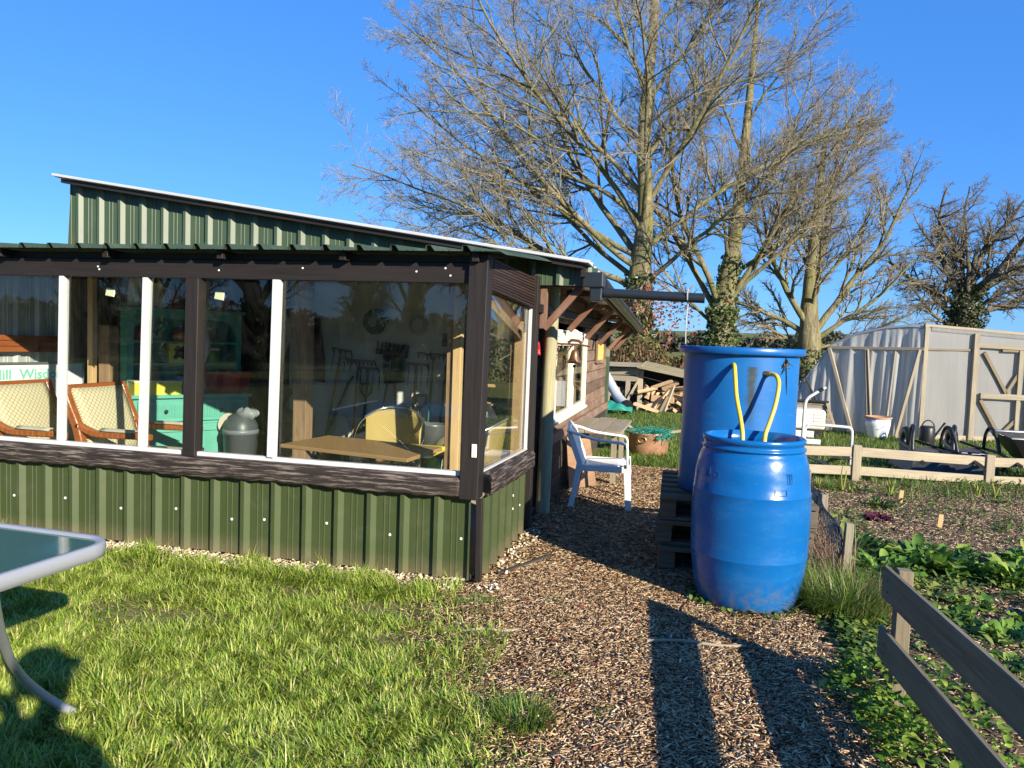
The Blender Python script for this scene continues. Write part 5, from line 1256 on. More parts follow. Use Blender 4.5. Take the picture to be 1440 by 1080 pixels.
m = MB(); m.bar((-.52, 9.7, .22), (-.70, 9.66, .37), .05, .025); o = m.build('stick', M['sleeper']); rebase(o, (-.52, 9.7, .22)); tag(o, 'flat stick poking out of the copper boiler on its left', 'stick')
m = MB(); m.bar((-.22, 9.95, .26), (.02, 9.98, .30), .06, .03); o = m.build('stick', M['sleeper']); rebase(o, (-.2, 9.95, .26)); tag(o, 'flat piece of wood resting across the right side of the copper boiler', 'stick')

# woodpile lean-to
wl = thing('wood_store', 'low open wood store with sagging board roof at the far end of the grass', 'wood store', (-.7, 16.2, 0))
MB().bar((-1.75, 16.1, .80), (-.95, 16.0, .82), .10, .16).build('lintel', M['grey'], wl, bev=.006)
MB().bar((-1.75, 16.1, .66), (-.98, 16.02, .66), .06, .12).build('lintel', M['grey'], wl, bev=.006)
for x, zz in ((-.94, .85), (-1.62, .7), (.35, .62), (-1.2, .62)): MB().bar((x, 16.05, .0), (x + .01, 16.05, zz), .10, .09, up=(0, 1, 0)).build('post', M['sleeper' if x > -1 else 'grey'], wl, bev=.005)
MB().bar((-1.28, 15.95, .02), (-.98, 16.0, .62), .06, .05).build('strut', M['sleeper'], wl)
for k in range(6): MB().bar((-1.0 + .02 * k, 15.85 + .22 * k, .91 + .02 * k), (.45, 15.8 + .22 * k, .66 + .02 * k), .21, .025).build('roof_board', M['mossy'], wl, bev=.004)
for k in range(5): MB().bar((-1.85, 15.95 + .22 * k, .92 + .01 * k), (-.9, 15.9 + .22 * k, .93 + .01 * k), .21, .03).build('roof_board', M['grey'], wl, bev=.004)
MB().box(-1.8, .5, 17.0, 17.03, 0, .9).build('back_board', M['shedlow'], wl)
rl = random.Random(11)
def log(label, p, d, L, r, wedge=True):
    d = Vector(d).normalized(); m = MB(); a = d.cross(Vector((0, 0, 1))); a = a.normalized() if a.length > .1 else Vector((1, 0, 0)); b = a.cross(d)
    an0 = rl.uniform(0, 6); pts = [Vector(p) + (a * math.cos(an0 + t) + b * math.sin(an0 + t)) * r * rl.uniform(.75, 1.1) for t in ((0, 1.2, 2.4, 3.6) if wedge else [k * .7 for k in range(9)])]
    m.prism(pts, d * L); return m
li = 0
for row in range(5):
    for k in range(11):
        x = -.78 + .098 * k + rl.uniform(-.02, .02) + .05 * (row % 2); z = .06 + .105 * row + rl.uniform(-.01, .01)
        if z > .62 - .22 * (x + .9): continue
        o = log('', (x, 15.95 + rl.uniform(-.06, .1), z), ((rl.uniform(-.9, .9), 1, rl.uniform(-.35, .35)) if rl.random() < .5 else (rl.choice((-1, 1)), rl.uniform(-.5, .5), rl.uniform(-.5, .7))), rl.uniform(.3, .5), rl.uniform(.035, .075)).build('log', M['split'] if rl.random() < .8 else M['barkwood'])
        c0 = o.data.vertices[0].co.copy(); rebase(o, c0)
        tag(o, 'short split log stacked under the wood store roof', 'log', 'split logs stacked in the wood store'); li += 1
for k in range(9):
    x = -1.55 + .07 * k; o = log('', (x, 16.1, .32 + .05 * (k % 3)), (rl.uniform(-.3, .3), 1, 0), .35, .05).build('log', M['split']); rebase(o, o.data.vertices[0].co.copy()); tag(o, 'short split log in the dark left bay of the wood store', 'log', 'split logs in the left bay')
for lab, a, b, w, h, mt in (('pale plank leaning steeply across the log stack', (-.42, 15.75, .03), (-.22, 15.95, .66), .10, .04, 'sleeper'), ('yellow plank leaning low against the log stack', (-.62, 15.75, .08), (-.30, 15.95, .5), .07, .04, 'pine'), ('grey split post in front of the log stack', (-.50, 15.65, .02), (-.36, 15.7, .34), .09, .06, 'rail'), ('broad pale slab lying at the foot of the log stack', (-1.02, 15.6, .17), (-.52, 15.55, .03), .22, .05, 'split'), ('dark upright board at the right of the log stack', (.08, 15.8, .0), (.09, 15.8, .42), .16, .04, 'mossy'), ('pale upright lath beside the dark board', (.20, 15.8, .0), (.20, 15.8, .44), .05, .03, 'sleeper')):
    m = MB(); m.bar(a, b, w, h); o = m.build('plank', M[mt], bev=.004); rebase(o, a); tag(o, lab, 'plank', 'planks leaning at the wood store')
m = MB(); m.box(.22, .6, 15.7, 15.74, .02, .56); o = m.build('white_sheet', M['white'], bev=.004); rebase(o, (.4, 15.7, .02)); tag(o, 'white board standing beside the wood store near the tank', 'board')
pi = thing('drain_pipe', 'pale ribbed drain pipe with a black end leaning at the shed corner', 'pipe', (-1.25, 15.1, 0))
m = MB(); pth = smooth_path([(-1.62, 15.5, .75), (-1.45, 15.35, .5), (-1.30, 15.2, .3), (-1.14, 15.0, .17)], 6); m.tube(pth, [.095 + .006 * (k % 2) for k in range(len(pth))], 16); m.build('pipe', M['sheet'], pi)
m = MB(); m.tube([(-1.15, 15.01, .18), (-1.09, 14.93, .13)], [.12, .125], 18); m.build('end_cap', M['black'], pi)
m = MB(); m.grid(lambda a, b: (-1.75 + .75 * a, 14.7 + .3 * b, .02 + .13 * math.sin(PI * a) * math.sin(PI * b) + .12 * math.sin(a * 11) * math.sin(b * 7) * .5 + .07), 14, 8); o = m.build('green_tarpaulin', M['net'], thick=.01); rebase(o, (-1.4, 14.8, 0)); tag(o, 'crumpled green netting sheet on the grass below the drain pipe', 'netting')

# polytunnel
C0 = Vector((3.72, 13.35, 0)); EA = Vector((-.88, .475, 0)); EF = Vector((.95, .316, 0)); NA = Vector((-.475, -.88, 0)); NF = Vector((.316, -.95, 0))
pt_ = thing('polytunnel', 'low polythene covered tunnel with timber framed door panel', 'polytunnel', C0)
prof = [(0, 1.84), (.26, 1.85), (.60, 1.82), (1.03, 1.72), (1.46, 1.52), (1.70, 1.14), (1.95, .80), (2.15, .40), (2.25, .0)]; SMAX = 2.25
def top_at(s):
    for (a, za), (b, zb) in zip(prof[:-1], prof[1:]):
        if a <= s <= b: return za + (zb - za) * (s - a) / (b - a)
    return 0
def end_pt(u, v):
    s = SMAX * .995 * u; zt = top_at(s); z = zt * v
    fold = .022 * math.sin(s * 13 + .8 * math.sin(v * 3 + s)) + .045 * abs(math.sin(s * 9.5 + .5 * v)) ** 5 + .03 * abs(math.sin(s * 16.3 + .6 * v + 1)) ** 6 + .008 * math.sin(s * 61 + 3 * v)
    pull = math.sin(PI * min(1, v * 1.0)) ** .5 if 0 < v < 1 else 0
    return C0 + EA * s + NA * (fold * pull) + Vector((0, 0, z))
m = MB(); m.grid(end_pt, 150, 14); m.build('end_sheet', M['filmend'], pt_)
m = MB(); m.grid(lambda u, v: C0 + EF * (6 * u) + NF * (.01 * math.sin(u * 60 + v * 4) * math.sin(PI * v)) + Vector((0, 0, .03 + (1.82 - .055 * 6 * u * .9) * v)), 60, 8); m.build('front_sheet', M['film'], pt_)
m = MB(); ns = len(prof) * 3
m.grid(lambda u, v: C0 + EA * (SMAX * v) + EF * (6 * u) + Vector((0, 0, top_at(SMAX * .9999 * v) + .012 - .05 * 6 * u * (1 - v))), 24, 30); m.build('roof_sheet', M['film'], pt_)
for k in range(5):
    m = MB(); m.tube([C0 + EA * s + EF * (6 * k / 4) + Vector((0, 0, z - .02 - .05 * 6 * k / 4 * (1 - s / SMAX))) for s, z in prof], .022, 8); m.build('hoop', M['steel'], pt_)
m = MB(); m.bar(C0 + EF * -.03 + Vector((0, 0, 1.86)), C0 + EF * 6 + Vector((0, 0, 1.56)), .05, .04); m.build('ridge_batten', M['sleeper'], pt_)
m = MB()
for k in range(180): 
    s = .1 + 5.8 * k / 180; m.bar(C0 + EF * s + NF * .02 + Vector((0, 0, 1.845 - .05 * s)), C0 + EF * (s + .015) + NF * .028 + Vector((0, 0, 1.775 - .05 * s)), .018, .006)
m.build('gathered_hem', M['film'], pt_)
def eb(s0, z0, s1, z1, w, h, mat, name, off=.05): MB().bar(C0 + EA * s0 + NA * off + Vector((0, 0, z0)), C0 + EA * s1 + NA * off + Vector((0, 0, z1)), w, h).build(name, M[mat], pt_, bev=.004)
eb(.0, 1.47, 1.50, 1.45, .05, .05, 'grey', 'cross_beam', .03)
eb(1.48, 1.44, 1.02, .0, .045, .055, 'sleeper', 'strut'); eb(.88, 1.44, .76, .0, .05, .06, 'grey', 'strut'); eb(.84, 1.44, .70, .0, .03, .03, 'sleeper', 'strut', .075); eb(.06, 1.46, .34, .0, .045, .05, 'sleeper', 'strut'); eb(.42, 1.42, .50, .02, .025, .03, 'sleeper', 'strut')
eb(1.86, .9, 1.50, .25, .03, .03, 'indark', 'tie', .05)
MB().bar(C0 + NF * .02 + Vector((0, 0, .0)), C0 + NF * .02 + Vector((0, 0, 1.84)), .06, .05, up=(0, 1, 0)).build('corner_post', M['sleeper'], pt_, bev=.005)
def fb(s0, z0, s1, z1, w, h, mat, name, off=.04, par=None): return MB().bar(C0 + EF * s0 + NF * off + Vector((0, 0, z0)), C0 + EF * s1 + NF * off + Vector((0, 0, z1)), w, h, up=(0, 0, 1) if abs(s1 - s0) > .05 else (.3, -.95, 0)).build(name, M[mat], par or pt_, bev=.004)
fb(.84, .02, .84, 1.75, .09, .07, 'grey', 'door_post'); fb(.03, 1.47, .80, 1.48, .02, .035, 'rail', 'cross_rail', .012); fb(.88, 1.56, 3.2, 1.50, .06, .07, 'grey', 'door_lintel')
dr_ = fb(.95, .75, 2.6, .72, .05, .09, 'grey', 'door', .06)
for a in ((1.62, .1, 1.62, 1.5), (1.80, .1, 1.80, 1.5), (2.55, .1, 2.55, 1.46)): fb(*a, .07, .05, 'grey', 'door_stile', .05, dr_)
for a in ((1.0, 1.45, 1.42, .80), (1.42, .8, 1.6, 1.1), (.98, .68, 1.35, .1), (1.3, .05, 1.6, .35), (1.85, .35, 2.1, .05), (1.3, 1.5, 1.6, 1.5)): fb(*a, .05, .06, 'rail', 'door_brace', .03, dr_)
fb(.0, .05, 6, .03, .04, .08, 'sleeper', 'ground_board', .02)

# little markers and litter in the bed
m = MB(); m.prism([(1.78, 4.02, .09), (1.86, 4.0, .08), (1.88, 4.0, .17), (1.80, 4.05, .19)], (.0, .02, 0)); o = m.build('plant_label', M['pink'], bev=.006); rebase(o, (1.82, 4.0, .08)); o.location.z = .02; tag(o, 'bright pink plastic tag among the leaves at the right edge', 'plant label')
for lab, x, y, h in (('short wooden marker stake beside the purple lettuce', 2.03, 6.6, .12), ('thin wooden marker stake nearer the bed fence', 1.98, 7.55, .13)):
    m = MB(); m.bar((x, y, -.02), (x + .01, y, h), .035, .015, up=(0, 1, 0)); o = m.build('marker_stake', M['pine']); rebase(o, (x, y, 0)); tag(o, lab, 'stake')
for lab, a, b, r in (('long pale stick lying across the path in front of the drum', (-.12, 3.50, .02), (.33, 3.58, .02), .008), ('dark stick lying on the path before the leafy plants', (.50, 3.25, .015), (.95, 3.05, .02), .007), ('pale forked stick on the path near the lawn edge', (-.98, 3.35, .015), (-.72, 3.45, .02), .006)):
    m = MB(); a, b = Vector(a), Vector(b); m.tube(smooth_path([a, a.lerp(b, .35) + Vector((0, .01, .005)), a.lerp(b, .7) + Vector((.01, -.008, 0)), b], 4), [r * .8] + [r] * 11 + [r * .6], 7); o = m.build('stick', M['sleeper'] if 'pale' in lab else M['grey']); rebase(o, a); tag(o, lab, 'stick')
m = MB(); m.bar((-1.02, 4.22, .03), (-.78, 4.62, .05), .02, .008); o = m.build('lath', M['shedlow']); rebase(o, (-1.0, 4.2, .03)); tag(o, 'dark thin lath edging the gravel beside the side cladding', 'lath')
# ------------------------------------------------------------------ ground
def sheet(name, pts, z, mat, kind='structure'):
    m = MB(); m._add([(x, y, z) for x, y in pts], [tuple(range(len(pts)))]); o = m.build(name, mat); tag(o, kind=kind); return o
m = MB(); g_x = [-1500, -300, -60, -20, -8, 0, 8, 20, 60, 300, 1500]; g_y = [-1500, -200, -40, -10, 0, 10, 25, 60, 200, 600, 2500]
m._add([(x, y, 0) for y in g_y for x in g_x], [(j * 11 + i, j * 11 + i + 1, (j + 1) * 11 + i + 1, (j + 1) * 11 + i) for j in range(10) for i in range(10)])
tag(m.build('ground', M['ground']), kind='structure')
def lerp_tab(tab, y):
    if y <= tab[0][0]: return tab[0][1]
    for (a, u), (b, v) in zip(tab[:-1], tab[1:]):
        if y <= b: return u + (v - u) * (y - a) / (b - a)
    return tab[-1][1]
LB = [(1.4, -.12), (2.0, -.26), (2.4, -.40), (2.9, -.74), (3.3, -.98), (3.65, -1.02), (4.0, -1.12), (4.1, -1.15)]
RB = [(1.0, .62), (2.4, .68), (3.0, .72), (3.5, .80), (4.5, .92), (6.9, 1.02), (8.2, 1.15)]
ledge = [(lerp_tab(LB, y) + .06 * math.sin(y * 13) , y) for y in np.linspace(1.0, 4.1, 24)]
tag(sheet('bark_path', [(.62, 1.0)] + [(lerp_tab(RB, y) + .03 * math.sin(y * 9), y) for y in np.linspace(1.2, 8.2, 24)] + [(.6, 8.4), (-.2, 8.5), (-.7, 8.75), (-1.15, 8.7), (-1.13, 4.1)] + ledge[::-1], .004, M['path']), kind='structure')
tag(sheet('vegetable_bed', [(lerp_tab(RB, y) + .03 * math.sin(y * 9) + .004, y) for y in np.linspace(1.0, 8.3, 24)] + [(1.3, 8.55), (1.83, 8.72), (3.3, 9.08), (5, 9.5), (5, 1.0)], .007, M['bed']), kind='structure')
tag(sheet('gravel_strip', [(X0 - .05, 3.86), (-2.5, 3.88), (-1.5, 3.9), (-1.2, 3.88), (-1.0, 3.95), (-.96, 4.2), (-.92, 5.35), (-1.15, 5.4), (-1.15, 4.06), (X0 - .05, 4.06)], .009, M['bed']), kind='structure')

# ------------------------------------------------------------------ scatter generators
def rot_frames(az):
    return np.stack([np.cos(az), np.sin(az), 0 * az], -1), np.stack([-np.sin(az), np.cos(az), 0 * az], -1)
def blades(P, h, w, az, lean, curl, nseg=2):
    """grass blades: flat tapering strips bending over"""
    n = len(P); d, s = rot_frames(az); out = []; p = P.copy(); el = PI / 2 - lean
    vs = np.zeros((n, nseg * 2 + 1, 3)); 
    for k in range(nseg + 1):
        ww = w * (1 - .75 * (k / nseg) ** 1.5) / 2
        if k < nseg:
            vs[:, 2 * k] = p - s * ww[:, None]; vs[:, 2 * k + 1] = p + s * ww[:, None]
        else: vs[:, 2 * k] = p
        st = (h / nseg)[:, None]
        p = p + st * (d * np.cos(el)[:, None] + np.array([0, 0, 1]) * np.sin(el)[:, None]); el = el - curl
    K = nseg * 2 + 1; base = (np.arange(n) * K)[:, None]
    q = [base + np.array([[2 * k, 2 * k + 1, 2 * k + 3, 2 * k + 2]]) for k in range(nseg - 1)]
    t = base + np.array([[2 * nseg - 2, 2 * nseg - 1, 2 * nseg]])
    return vs.reshape(-1, 3), np.concatenate(q), t
def leaves(P, az, el, L, Wd, droop, nseg=4, stalk=.0, fold=.25, wave=0.0, rng=RNG):
    n = len(P); d, s = rot_frames(az); p = P.copy(); e = el.copy(); vs = np.zeros((n, (nseg + 1) * 3, 3))
    ts = np.linspace(0, 1, nseg + 1)
    for k, t in enumerate(ts):
        if t < stalk: w = .10
        else:
            q = (t - stalk) / (1 - stalk); w = max(.08, math.sin(PI * min(1, .08 + q * .92)) ** .7)
        if k == nseg: w = .05
        ww = (Wd * w / 2)[:, None]; nn = -d * np.sin(e)[:, None] + np.array([0, 0, 1]) * np.cos(e)[:, None]
        wv = (rng.random((n, 2)) - .5) * wave * (w > .15)
        vs[:, 3 * k] = p - s * ww + nn * (ww * (fold + wv[:, :1])); vs[:, 3 * k + 1] = p; vs[:, 3 * k + 2] = p + s * ww + nn * (ww * (fold + wv[:, 1:]))
        p = p + (L / nseg)[:, None] * (d * np.cos(e)[:, None] + np.array([0, 0, 1]) * np.sin(e)[:, None]); e = e - droop / nseg
    K = (nseg + 1) * 3; base = (np.arange(n) * K)[:, None]; q = []
    for k in range(nseg):
        for j in (0, 1): q.append(base + np.array([[3 * k + j, 3 * k + j + 1, 3 * k + j + 4, 3 * k + j + 3]]))
    return vs.reshape(-1, 3), np.concatenate(q)
def prisms(P, az, tilt, L, w, h):
    """three sided splinters"""
    n = len(P); d, s = rot_frames(az); d = d * np.cos(tilt)[:, None] + np.array([0, 0, 1]) * np.sin(tilt)[:, None]
    u = np.cross(d, s); L, w, h = L[:, None], w[:, None], h[:, None]
    a = P - d * L / 2; b = P + d * L / 2
    vs = np.stack([a - s * w / 2, a + s * w / 2, a - u * h, b - s * w / 2 * .7, b + s * w / 2 * .6, b - u * h * .6], 1)
    base = (np.arange(n) * 6)[:, None]
    quads = np.concatenate([base + np.array([x]) for x in ([0, 1, 4, 3], [1, 2, 5, 4], [2, 0, 3, 5])]); tris = np.concatenate([base + np.array([x]) for x in ([0, 2, 1], [3, 4, 5])])
    return vs.reshape(-1, 3), quads, tris
def quadleaf(P, size, rng=RNG):
    """small randomly turned folded leaves"""
    n = len(P); a = rng.normal(size=(n, 3)); a /= np.linalg.norm(a, axis=1)[:, None]; b = rng.normal(size=(n, 3)); b = np.cross(a, b); b /= np.linalg.norm(b, axis=1)[:, None]; c = np.cross(a, b)
    s = size[:, None]
    vs = np.stack([P - a * s, P + b * s * .6 + c * s * .2, P + a * s, P - b * s * .6 + c * s * .2], 1)
    base = (np.arange(n) * 4)[:, None]
    return vs.reshape(-1, 3), np.concatenate([base + np.array([[0, 1, 2]]), base + np.array([[0, 2, 3]])])
def vnoise(x, y, s, seed=0):
    """cheap smooth value noise in numpy"""
    rs = np.random.default_rng(seed); T = rs.random((64, 64)); u, v = x * s, y * s
    i, j = np.floor(u).astype(int), np.floor(v).astype(int); fu, fv = u - i, v - j; fu = fu * fu * (3 - 2 * fu); fv = fv * fv * (3 - 2 * fv)
    g = lambda a, b: T[a % 64, b % 64]
    return (g(i, j) * (1 - fu) + g(i + 1, j) * fu) * (1 - fv) + (g(i, j + 1) * (1 - fu) + g(i + 1, j + 1) * fu) * fv
def uni(n, a, b): return RNG.uniform(a, b, n)
lb = lambda y: np.interp(y, [t[0] for t in LB], [t[1] for t in LB])
rb = lambda y: np.interp(y, [t[0] for t in RB], [t[1] for t in RB])

# lawn by the shelter
n = 300000
x = -4.4 + 4.4 * RNG.random(n); y = 1.5 + 2.48 * RNG.random(n) ** .9
edge = lb(y) + .34 * (vnoise(x, y, 5, 1) - .5) + .36 * (vnoise(x, y, 2.1, 71) - .5) + .08
bald = vnoise(x, y, 2.2, 2) * .6 + vnoise(x, y, 7, 3) * .4
for bx, by, br in ((-2.55, 3.05, .26), (-2.0, 3.6, .2), (-1.35, 3.5, .2), (-1.15, 3.15, .25), (-.95, 3.62, .18), (-1.75, 3.15, .12), (-3.1, 3.75, .15)):
    bald = bald - .5 * np.exp(-(((x - bx) / (br * 1.6)) ** 2 + ((y - by) / br) ** 2))
fr = (edge - x) / .45
keep = (RNG.random(n) < np.clip(fr, 0, 1) * np.clip(.55 + (bald - .12) * 3.2, .3, 1)) & (y < 3.86 + .12 * vnoise(x, y, 9, 8)) 
dead_ = np.zeros(len(x))
for bx, by, br in ((-2.6, 3.08, .22), (-2.3, 3.15, .2), (-1.98, 3.62, .14), (-1.4, 3.5, .2), (-1.2, 3.2, .2), (-3.1, 3.72, .16), (-1.75, 3.12, .1)): dead_ = np.maximum(dead_, np.exp(-(((x - bx) / (br * 1.7)) ** 2 + ((y - by) / (br * .8)) ** 2) ** 1.5))
keep &= RNG.random(len(x)) > .93 * dead_
keep &= (x > -4.3) & (np.abs(x + .22 * y) < 4)
x, y = x[keep], y[keep]; n = len(x)
tall = vnoise(x, y, 6, 4); P = np.stack([x, y, np.zeros(n)], -1)
clump = vnoise(x, y, 14, 5) * 2 * PI * 1.3
h = (.036 + .085 * tall ** 1.5 * RNG.random(n) + .015 * RNG.random(n)) * (1 + .6 * (y > 3.7))
v, q, t = blades(P, h * 1.05, uni(n, .003, .0075), clump + RNG.normal(0, .9, n), uni(n, .3, 1.45), uni(n, .1, .9), 2)
tag(obj_np('lawn_grass', v, [q, t], M['grass']), kind='stuff')
n = 8000; x = uni(n, -4.2, -.4); y = uni(n, 1.9, 3.95); k = x < lb(y) + .25; x, y = x[k], y[k]; n = len(x)
v, q, t = prisms(np.stack([x, y, uni(n, .004, .016)], -1), uni(n, 0, 6.3), RNG.normal(0, .15, n), uni(n, .02, .07), uni(n, .0015, .003), uni(n, .001, .002))
tag(obj_np('dead_grass', v, [q, t], M['straw']), kind='stuff')
# tufts at the path edge
def tuft(cx, cy, r, n, hh, mat='tuft', name='grass_tuft', lab=None):
    a = uni(n, 0, 2 * PI); rr = r * np.sqrt(RNG.random(n)); P = np.stack([cx + rr * np.cos(a), cy + rr * np.sin(a), 0 * a], -1)
    v, q, t = blades(P, hh * uni(n, .5, 1.1), uni(n, .0025, .005), a + RNG.normal(0, .6, n), uni(n, .05, .75), uni(n, .15, .6), 3)
    o = obj_np(name, v, [q, t], M[mat]); o.data.transform(Matrix.Translation((-cx, -cy, 0))); o.location = (cx, cy, 0)
    return tag(o, lab, 'grass')
tuft(-.52, 2.62, .10, 420, .13, lab='dark green grass tuft on the bark path at the bottom of the picture')
tuft(-1.0, 3.70, .14, 420, .06, lab='low grass clump on the bark near the shed corner')
tuft(-.86, 3.30, .12, 380, .05, lab='low grass patch where lawn meets the path')
tuft(.88, 4.25, .20, 1500, .30, lab='tall arching grass clump at the front stake of the netting fence')
tuft(.78, 4.55, .12, 500, .26, 'tuft', lab='dark grass clump between the blue drum and the netting')
tuft(1.5, 8.1, .16, 500, .12, lab='bright low grass clump in front of the bed fence post')
for k, (bx, by) in enumerate(((-.45, 3.0), (-.22, 2.75), (-.62, 3.9), (.1, 3.9))): tuft(bx, by, .05, 70, .045, lab=('tiny grass sprig nearest the lawn on the bark path', 'tiny grass sprig in the middle of the bark path', 'tiny grass sprig on the path beside the gravel', 'tiny grass sprig in front of the pallet stack')[k])
tuft(.90, 4.28, .2, 420, .26, 'drygrass', lab='dry straw coloured stems among the tall grass clump by the netting stake')
# far grass beyond the path
n = 90000
x = uni(n, -4, 8); y = 8.3 + 11 * RNG.random(n) ** 1.6
k = ((y > 8.65) | (x > 1.2)) & ((x > -1.0) | (y > 11.1)) & (y > np.where(x > 1.1, 8.75 + .25 * (x - 1.83), 0)) & (y < 18.5)
cxx = x - 3.72; cyy = y - 13.35; dt_ = -.88 * .316 - .475 * .95; k &= ~((((cxx * .316 - cyy * .95) / dt_) > -.02) & (((-.88 * cyy - .475 * cxx) / dt_) > -.02))
x, y = x[k], y[k]; n = len(x)
v, q, t = blades(np.stack([x, y, 0 * x], -1), uni(n, .04, .10), uni(n, .006, .013), uni(n, 0, 6.3), uni(n, .1, .8), uni(n, .1, .6), 2)
tag(obj_np('meadow_grass', v, [q, t], M['fargrass']), kind='stuff')
n = 70000; x = uni(n, -16, 1.5); y = uni(n, -2.5, 16); k = ((x < -4.25) | (y < 1.55)) & ~((x > -5.3) & (y > 3.85)) & (x < lb(y) - .1); x, y = x[k], y[k]; n = len(x)
v, q, t = blades(np.stack([x, y, 0 * x], -1), uni(n, .05, .12), uni(n, .007, .015), uni(n, 0, 6.3), uni(n, .2, 1.2), uni(n, .1, .8), 2)
tag(obj_np('field_grass', v, [q, t], M['grass']), kind='stuff')
# bark chips
def chips(name, n, xr, yr, cond, Lr, wr, mat, pw=1.0):
    x = uni(n, *xr); y = yr[0] + (yr[1] - yr[0]) * RNG.random(n) ** pw; k = cond(x, y); x, y = x[k], y[k]; n = len(x)
    L = Lr[0] + (Lr[1] - Lr[0]) * RNG.random(n) ** 2.2
    v, q, t = prisms(np.stack([x, y, .006 + .014 * RNG.random(n)], -1), uni(n, 0, 6.3), RNG.normal(0, .12, n), L, uni(n, *wr), uni(n, .002, .005))
    tag(obj_np(name, v, [q, t], M[mat]), kind='stuff')
inshed = lambda x, y: (x < -1.13) & (y > 4.02)
onpath = lambda x, y: (x > lb(y) - .35 * RNG.random(len(x)) ** 2) & (x < rb(y) + .06) & ~inshed(x, y) & (y < 8.6)
chips('bark_chips', 150000, (-1.6, 1.1), (1.6, 4.6), lambda x, y: onpath(x, y) & (RNG.random(len(x)) < np.clip(.25 + 1.6 * vnoise(x, y, 3.3, 41), 0, 1)), (.008, .055), (.003, .011), 'chip')
chips('bark_chips', 60000, (-1.2, 1.2), (4.5, 8.7), onpath, (.018, .07), (.006, .016), 'chip')
inbed = lambda x, y: (x > rb(y) - .08) & (y < 8.75 + .25 * (x - 1.83))
chips('bed_litter', 60000, (.6, 5), (2.0, 9.2), inbed, (.015, .07), (.004, .014), 'chipdark', 1.2)
chips('long_splinters', 2600, (-1.6, 1.1), (1.6, 5.5), onpath, (.05, .14), (.004, .009), 'stick')
# fallen leaves and straw trodden into the path
n = 260; x = uni(n, -1.5, 1.0); y = uni(n, 1.8, 6.5); k = onpath(x, y); x, y = x[k], y[k]; n = len(x)
v, q = leaves(np.stack([x, y, uni(n, .015, .03)], -1), uni(n, 0, 6.3), uni(n, -.2, .3), uni(n, .02, .05), uni(n, .012, .028), uni(n, -.5, .8), 3, 0, .4, .6); tag(obj_np('fallen_leaves', v, [q], M['deadleaf']), kind='stuff')
# gravel along the cladding
n = 5000; x = uni(n, -4.5, -.93); y = np.where(x < -1.2, uni(n, 3.86, 4.06), uni(n, 3.92, 5.35)); k = (x < -1.2) | (x > -1.09); x, y = x[k], y[k]; n = len(x); k = RNG.random(n) < np.where(x < -1.1, .8, np.clip((-.93 - x) / .12, .05, 1)); x, y = x[k], y[k]; n = len(x)
v, q, t = prisms(np.stack([x, y, uni(n, .012, .035)], -1), uni(n, 0, 6.3), RNG.normal(0, .5, n), uni(n, .012, .035), uni(n, .010, .026), uni(n, .008, .02))
tag(obj_np('gravel', v, [q, t], M['gravel']), kind='stuff')

# vegetables and weeds
def chard(x, y, n, L, lab, mat='chard', wid=.27, name='chard_plant', cat='vegetable', up_=(.35, 1.25), seed=0):
    rg = np.random.default_rng(seed); n = int(n * 3.2); az = rg.uniform(0, 2 * PI, n); rr = L * .42 * np.sqrt(rg.random(n)); P = np.stack([x + rr * np.cos(az + rg.normal(0, .7, n)), y + rr * np.sin(az), 0 * az], -1)
    Ls = L * rg.uniform(.3, .78, n)
    v, q = leaves(P, az, rg.uniform(*up_, n), Ls, Ls * wid * rg.uniform(.8, 1.2, n), rg.uniform(.3, 1.5, n), 8, .34, .4, 1.5, rg)
    o = obj_np(name, v, [q], M[mat]); o.data.transform(Matrix.Translation((-x, -y, 0))); o.location = (x, y, .0)
    return tag(o, lab, cat)
chard(1.62, 5.35, 34, .34, 'largest leafy chard clump, in the middle of the bed', seed=1)
chard(1.75, 5.25, 20, .28, 'smaller chard leaning on the right of the largest clump', seed=2)
chard(2.05, 5.15, 38, .30, 'wide dark chard clump near the right edge of the bed', seed=3)
chard(2.22, 5.5, 20, .26, 'chard clump behind the wide dark one at the right edge', seed=4)
chard(1.18, 5.55, 30, .30, 'leafy chard clump just behind the netting stake', seed=5)
chard(1.24, 5.05, 26, .26, 'chard clump between the netting stake and the near fence', seed=6)
chard(1.12, 6.1, 22, .26, 'chard clump further back along the netting fence', seed=7)
chard(1.60, 6.75, 24, .13, 'purple lettuce on the bare soil in the middle of the bed', 'purple', .55, 'purple_lettuce', 'vegetable', (.2, .9), 8)
chard(1.75, 7.3, 20, .16, 'small green clump behind the purple lettuce', 'weeds', .3, seed=9)
chard(1.42, 4.75, 16, .16, 'yellowing low plant behind the end of the near fence', 'pale', .5, 'yellowing_plant', 'vegetable', (.1, .8), 10)
for k, (x, y, L) in enumerate(((1.62, 4.1, .22), (1.85, 4.35, .24), (1.48, 3.75, .2), (1.7, 3.6, .22), (1.98, 4.0, .24), (1.4, 4.3, .2), (1.62, 4.6, .2), (2.1, 4.6, .25))):
    chard(x, y, 17, L * .8, 'broad leaved spinach plant in the sunlit rows right of the near fence', 'cover' if k % 2 else 'chard', .55, 'spinach_plant', 'vegetable', (.1, .95), 20 + k)['group'] = 'spinach plants in rows'
def onion(x, y, n, h, lab, seed):
    rg = np.random.default_rng(seed); a = rg.uniform(0, 6.3, n); m = MB()
    for k in range(n): m.tube(smooth_path([(x, y, 0), (x + .02 * math.cos(a[k]), y + .02 * math.sin(a[k]), h * .6), (x + .07 * math.cos(a[k]) * rg.random(), y + .07 * math.sin(a[k]), h * rg.uniform(.7, 1.1))], 4), [.008] * 5 + [.006, .005, .004, .002], 5)
    o = m.build('leek', M['pale']); rebase(o, (x, y, 0)); return tag(o, lab, 'vegetable')
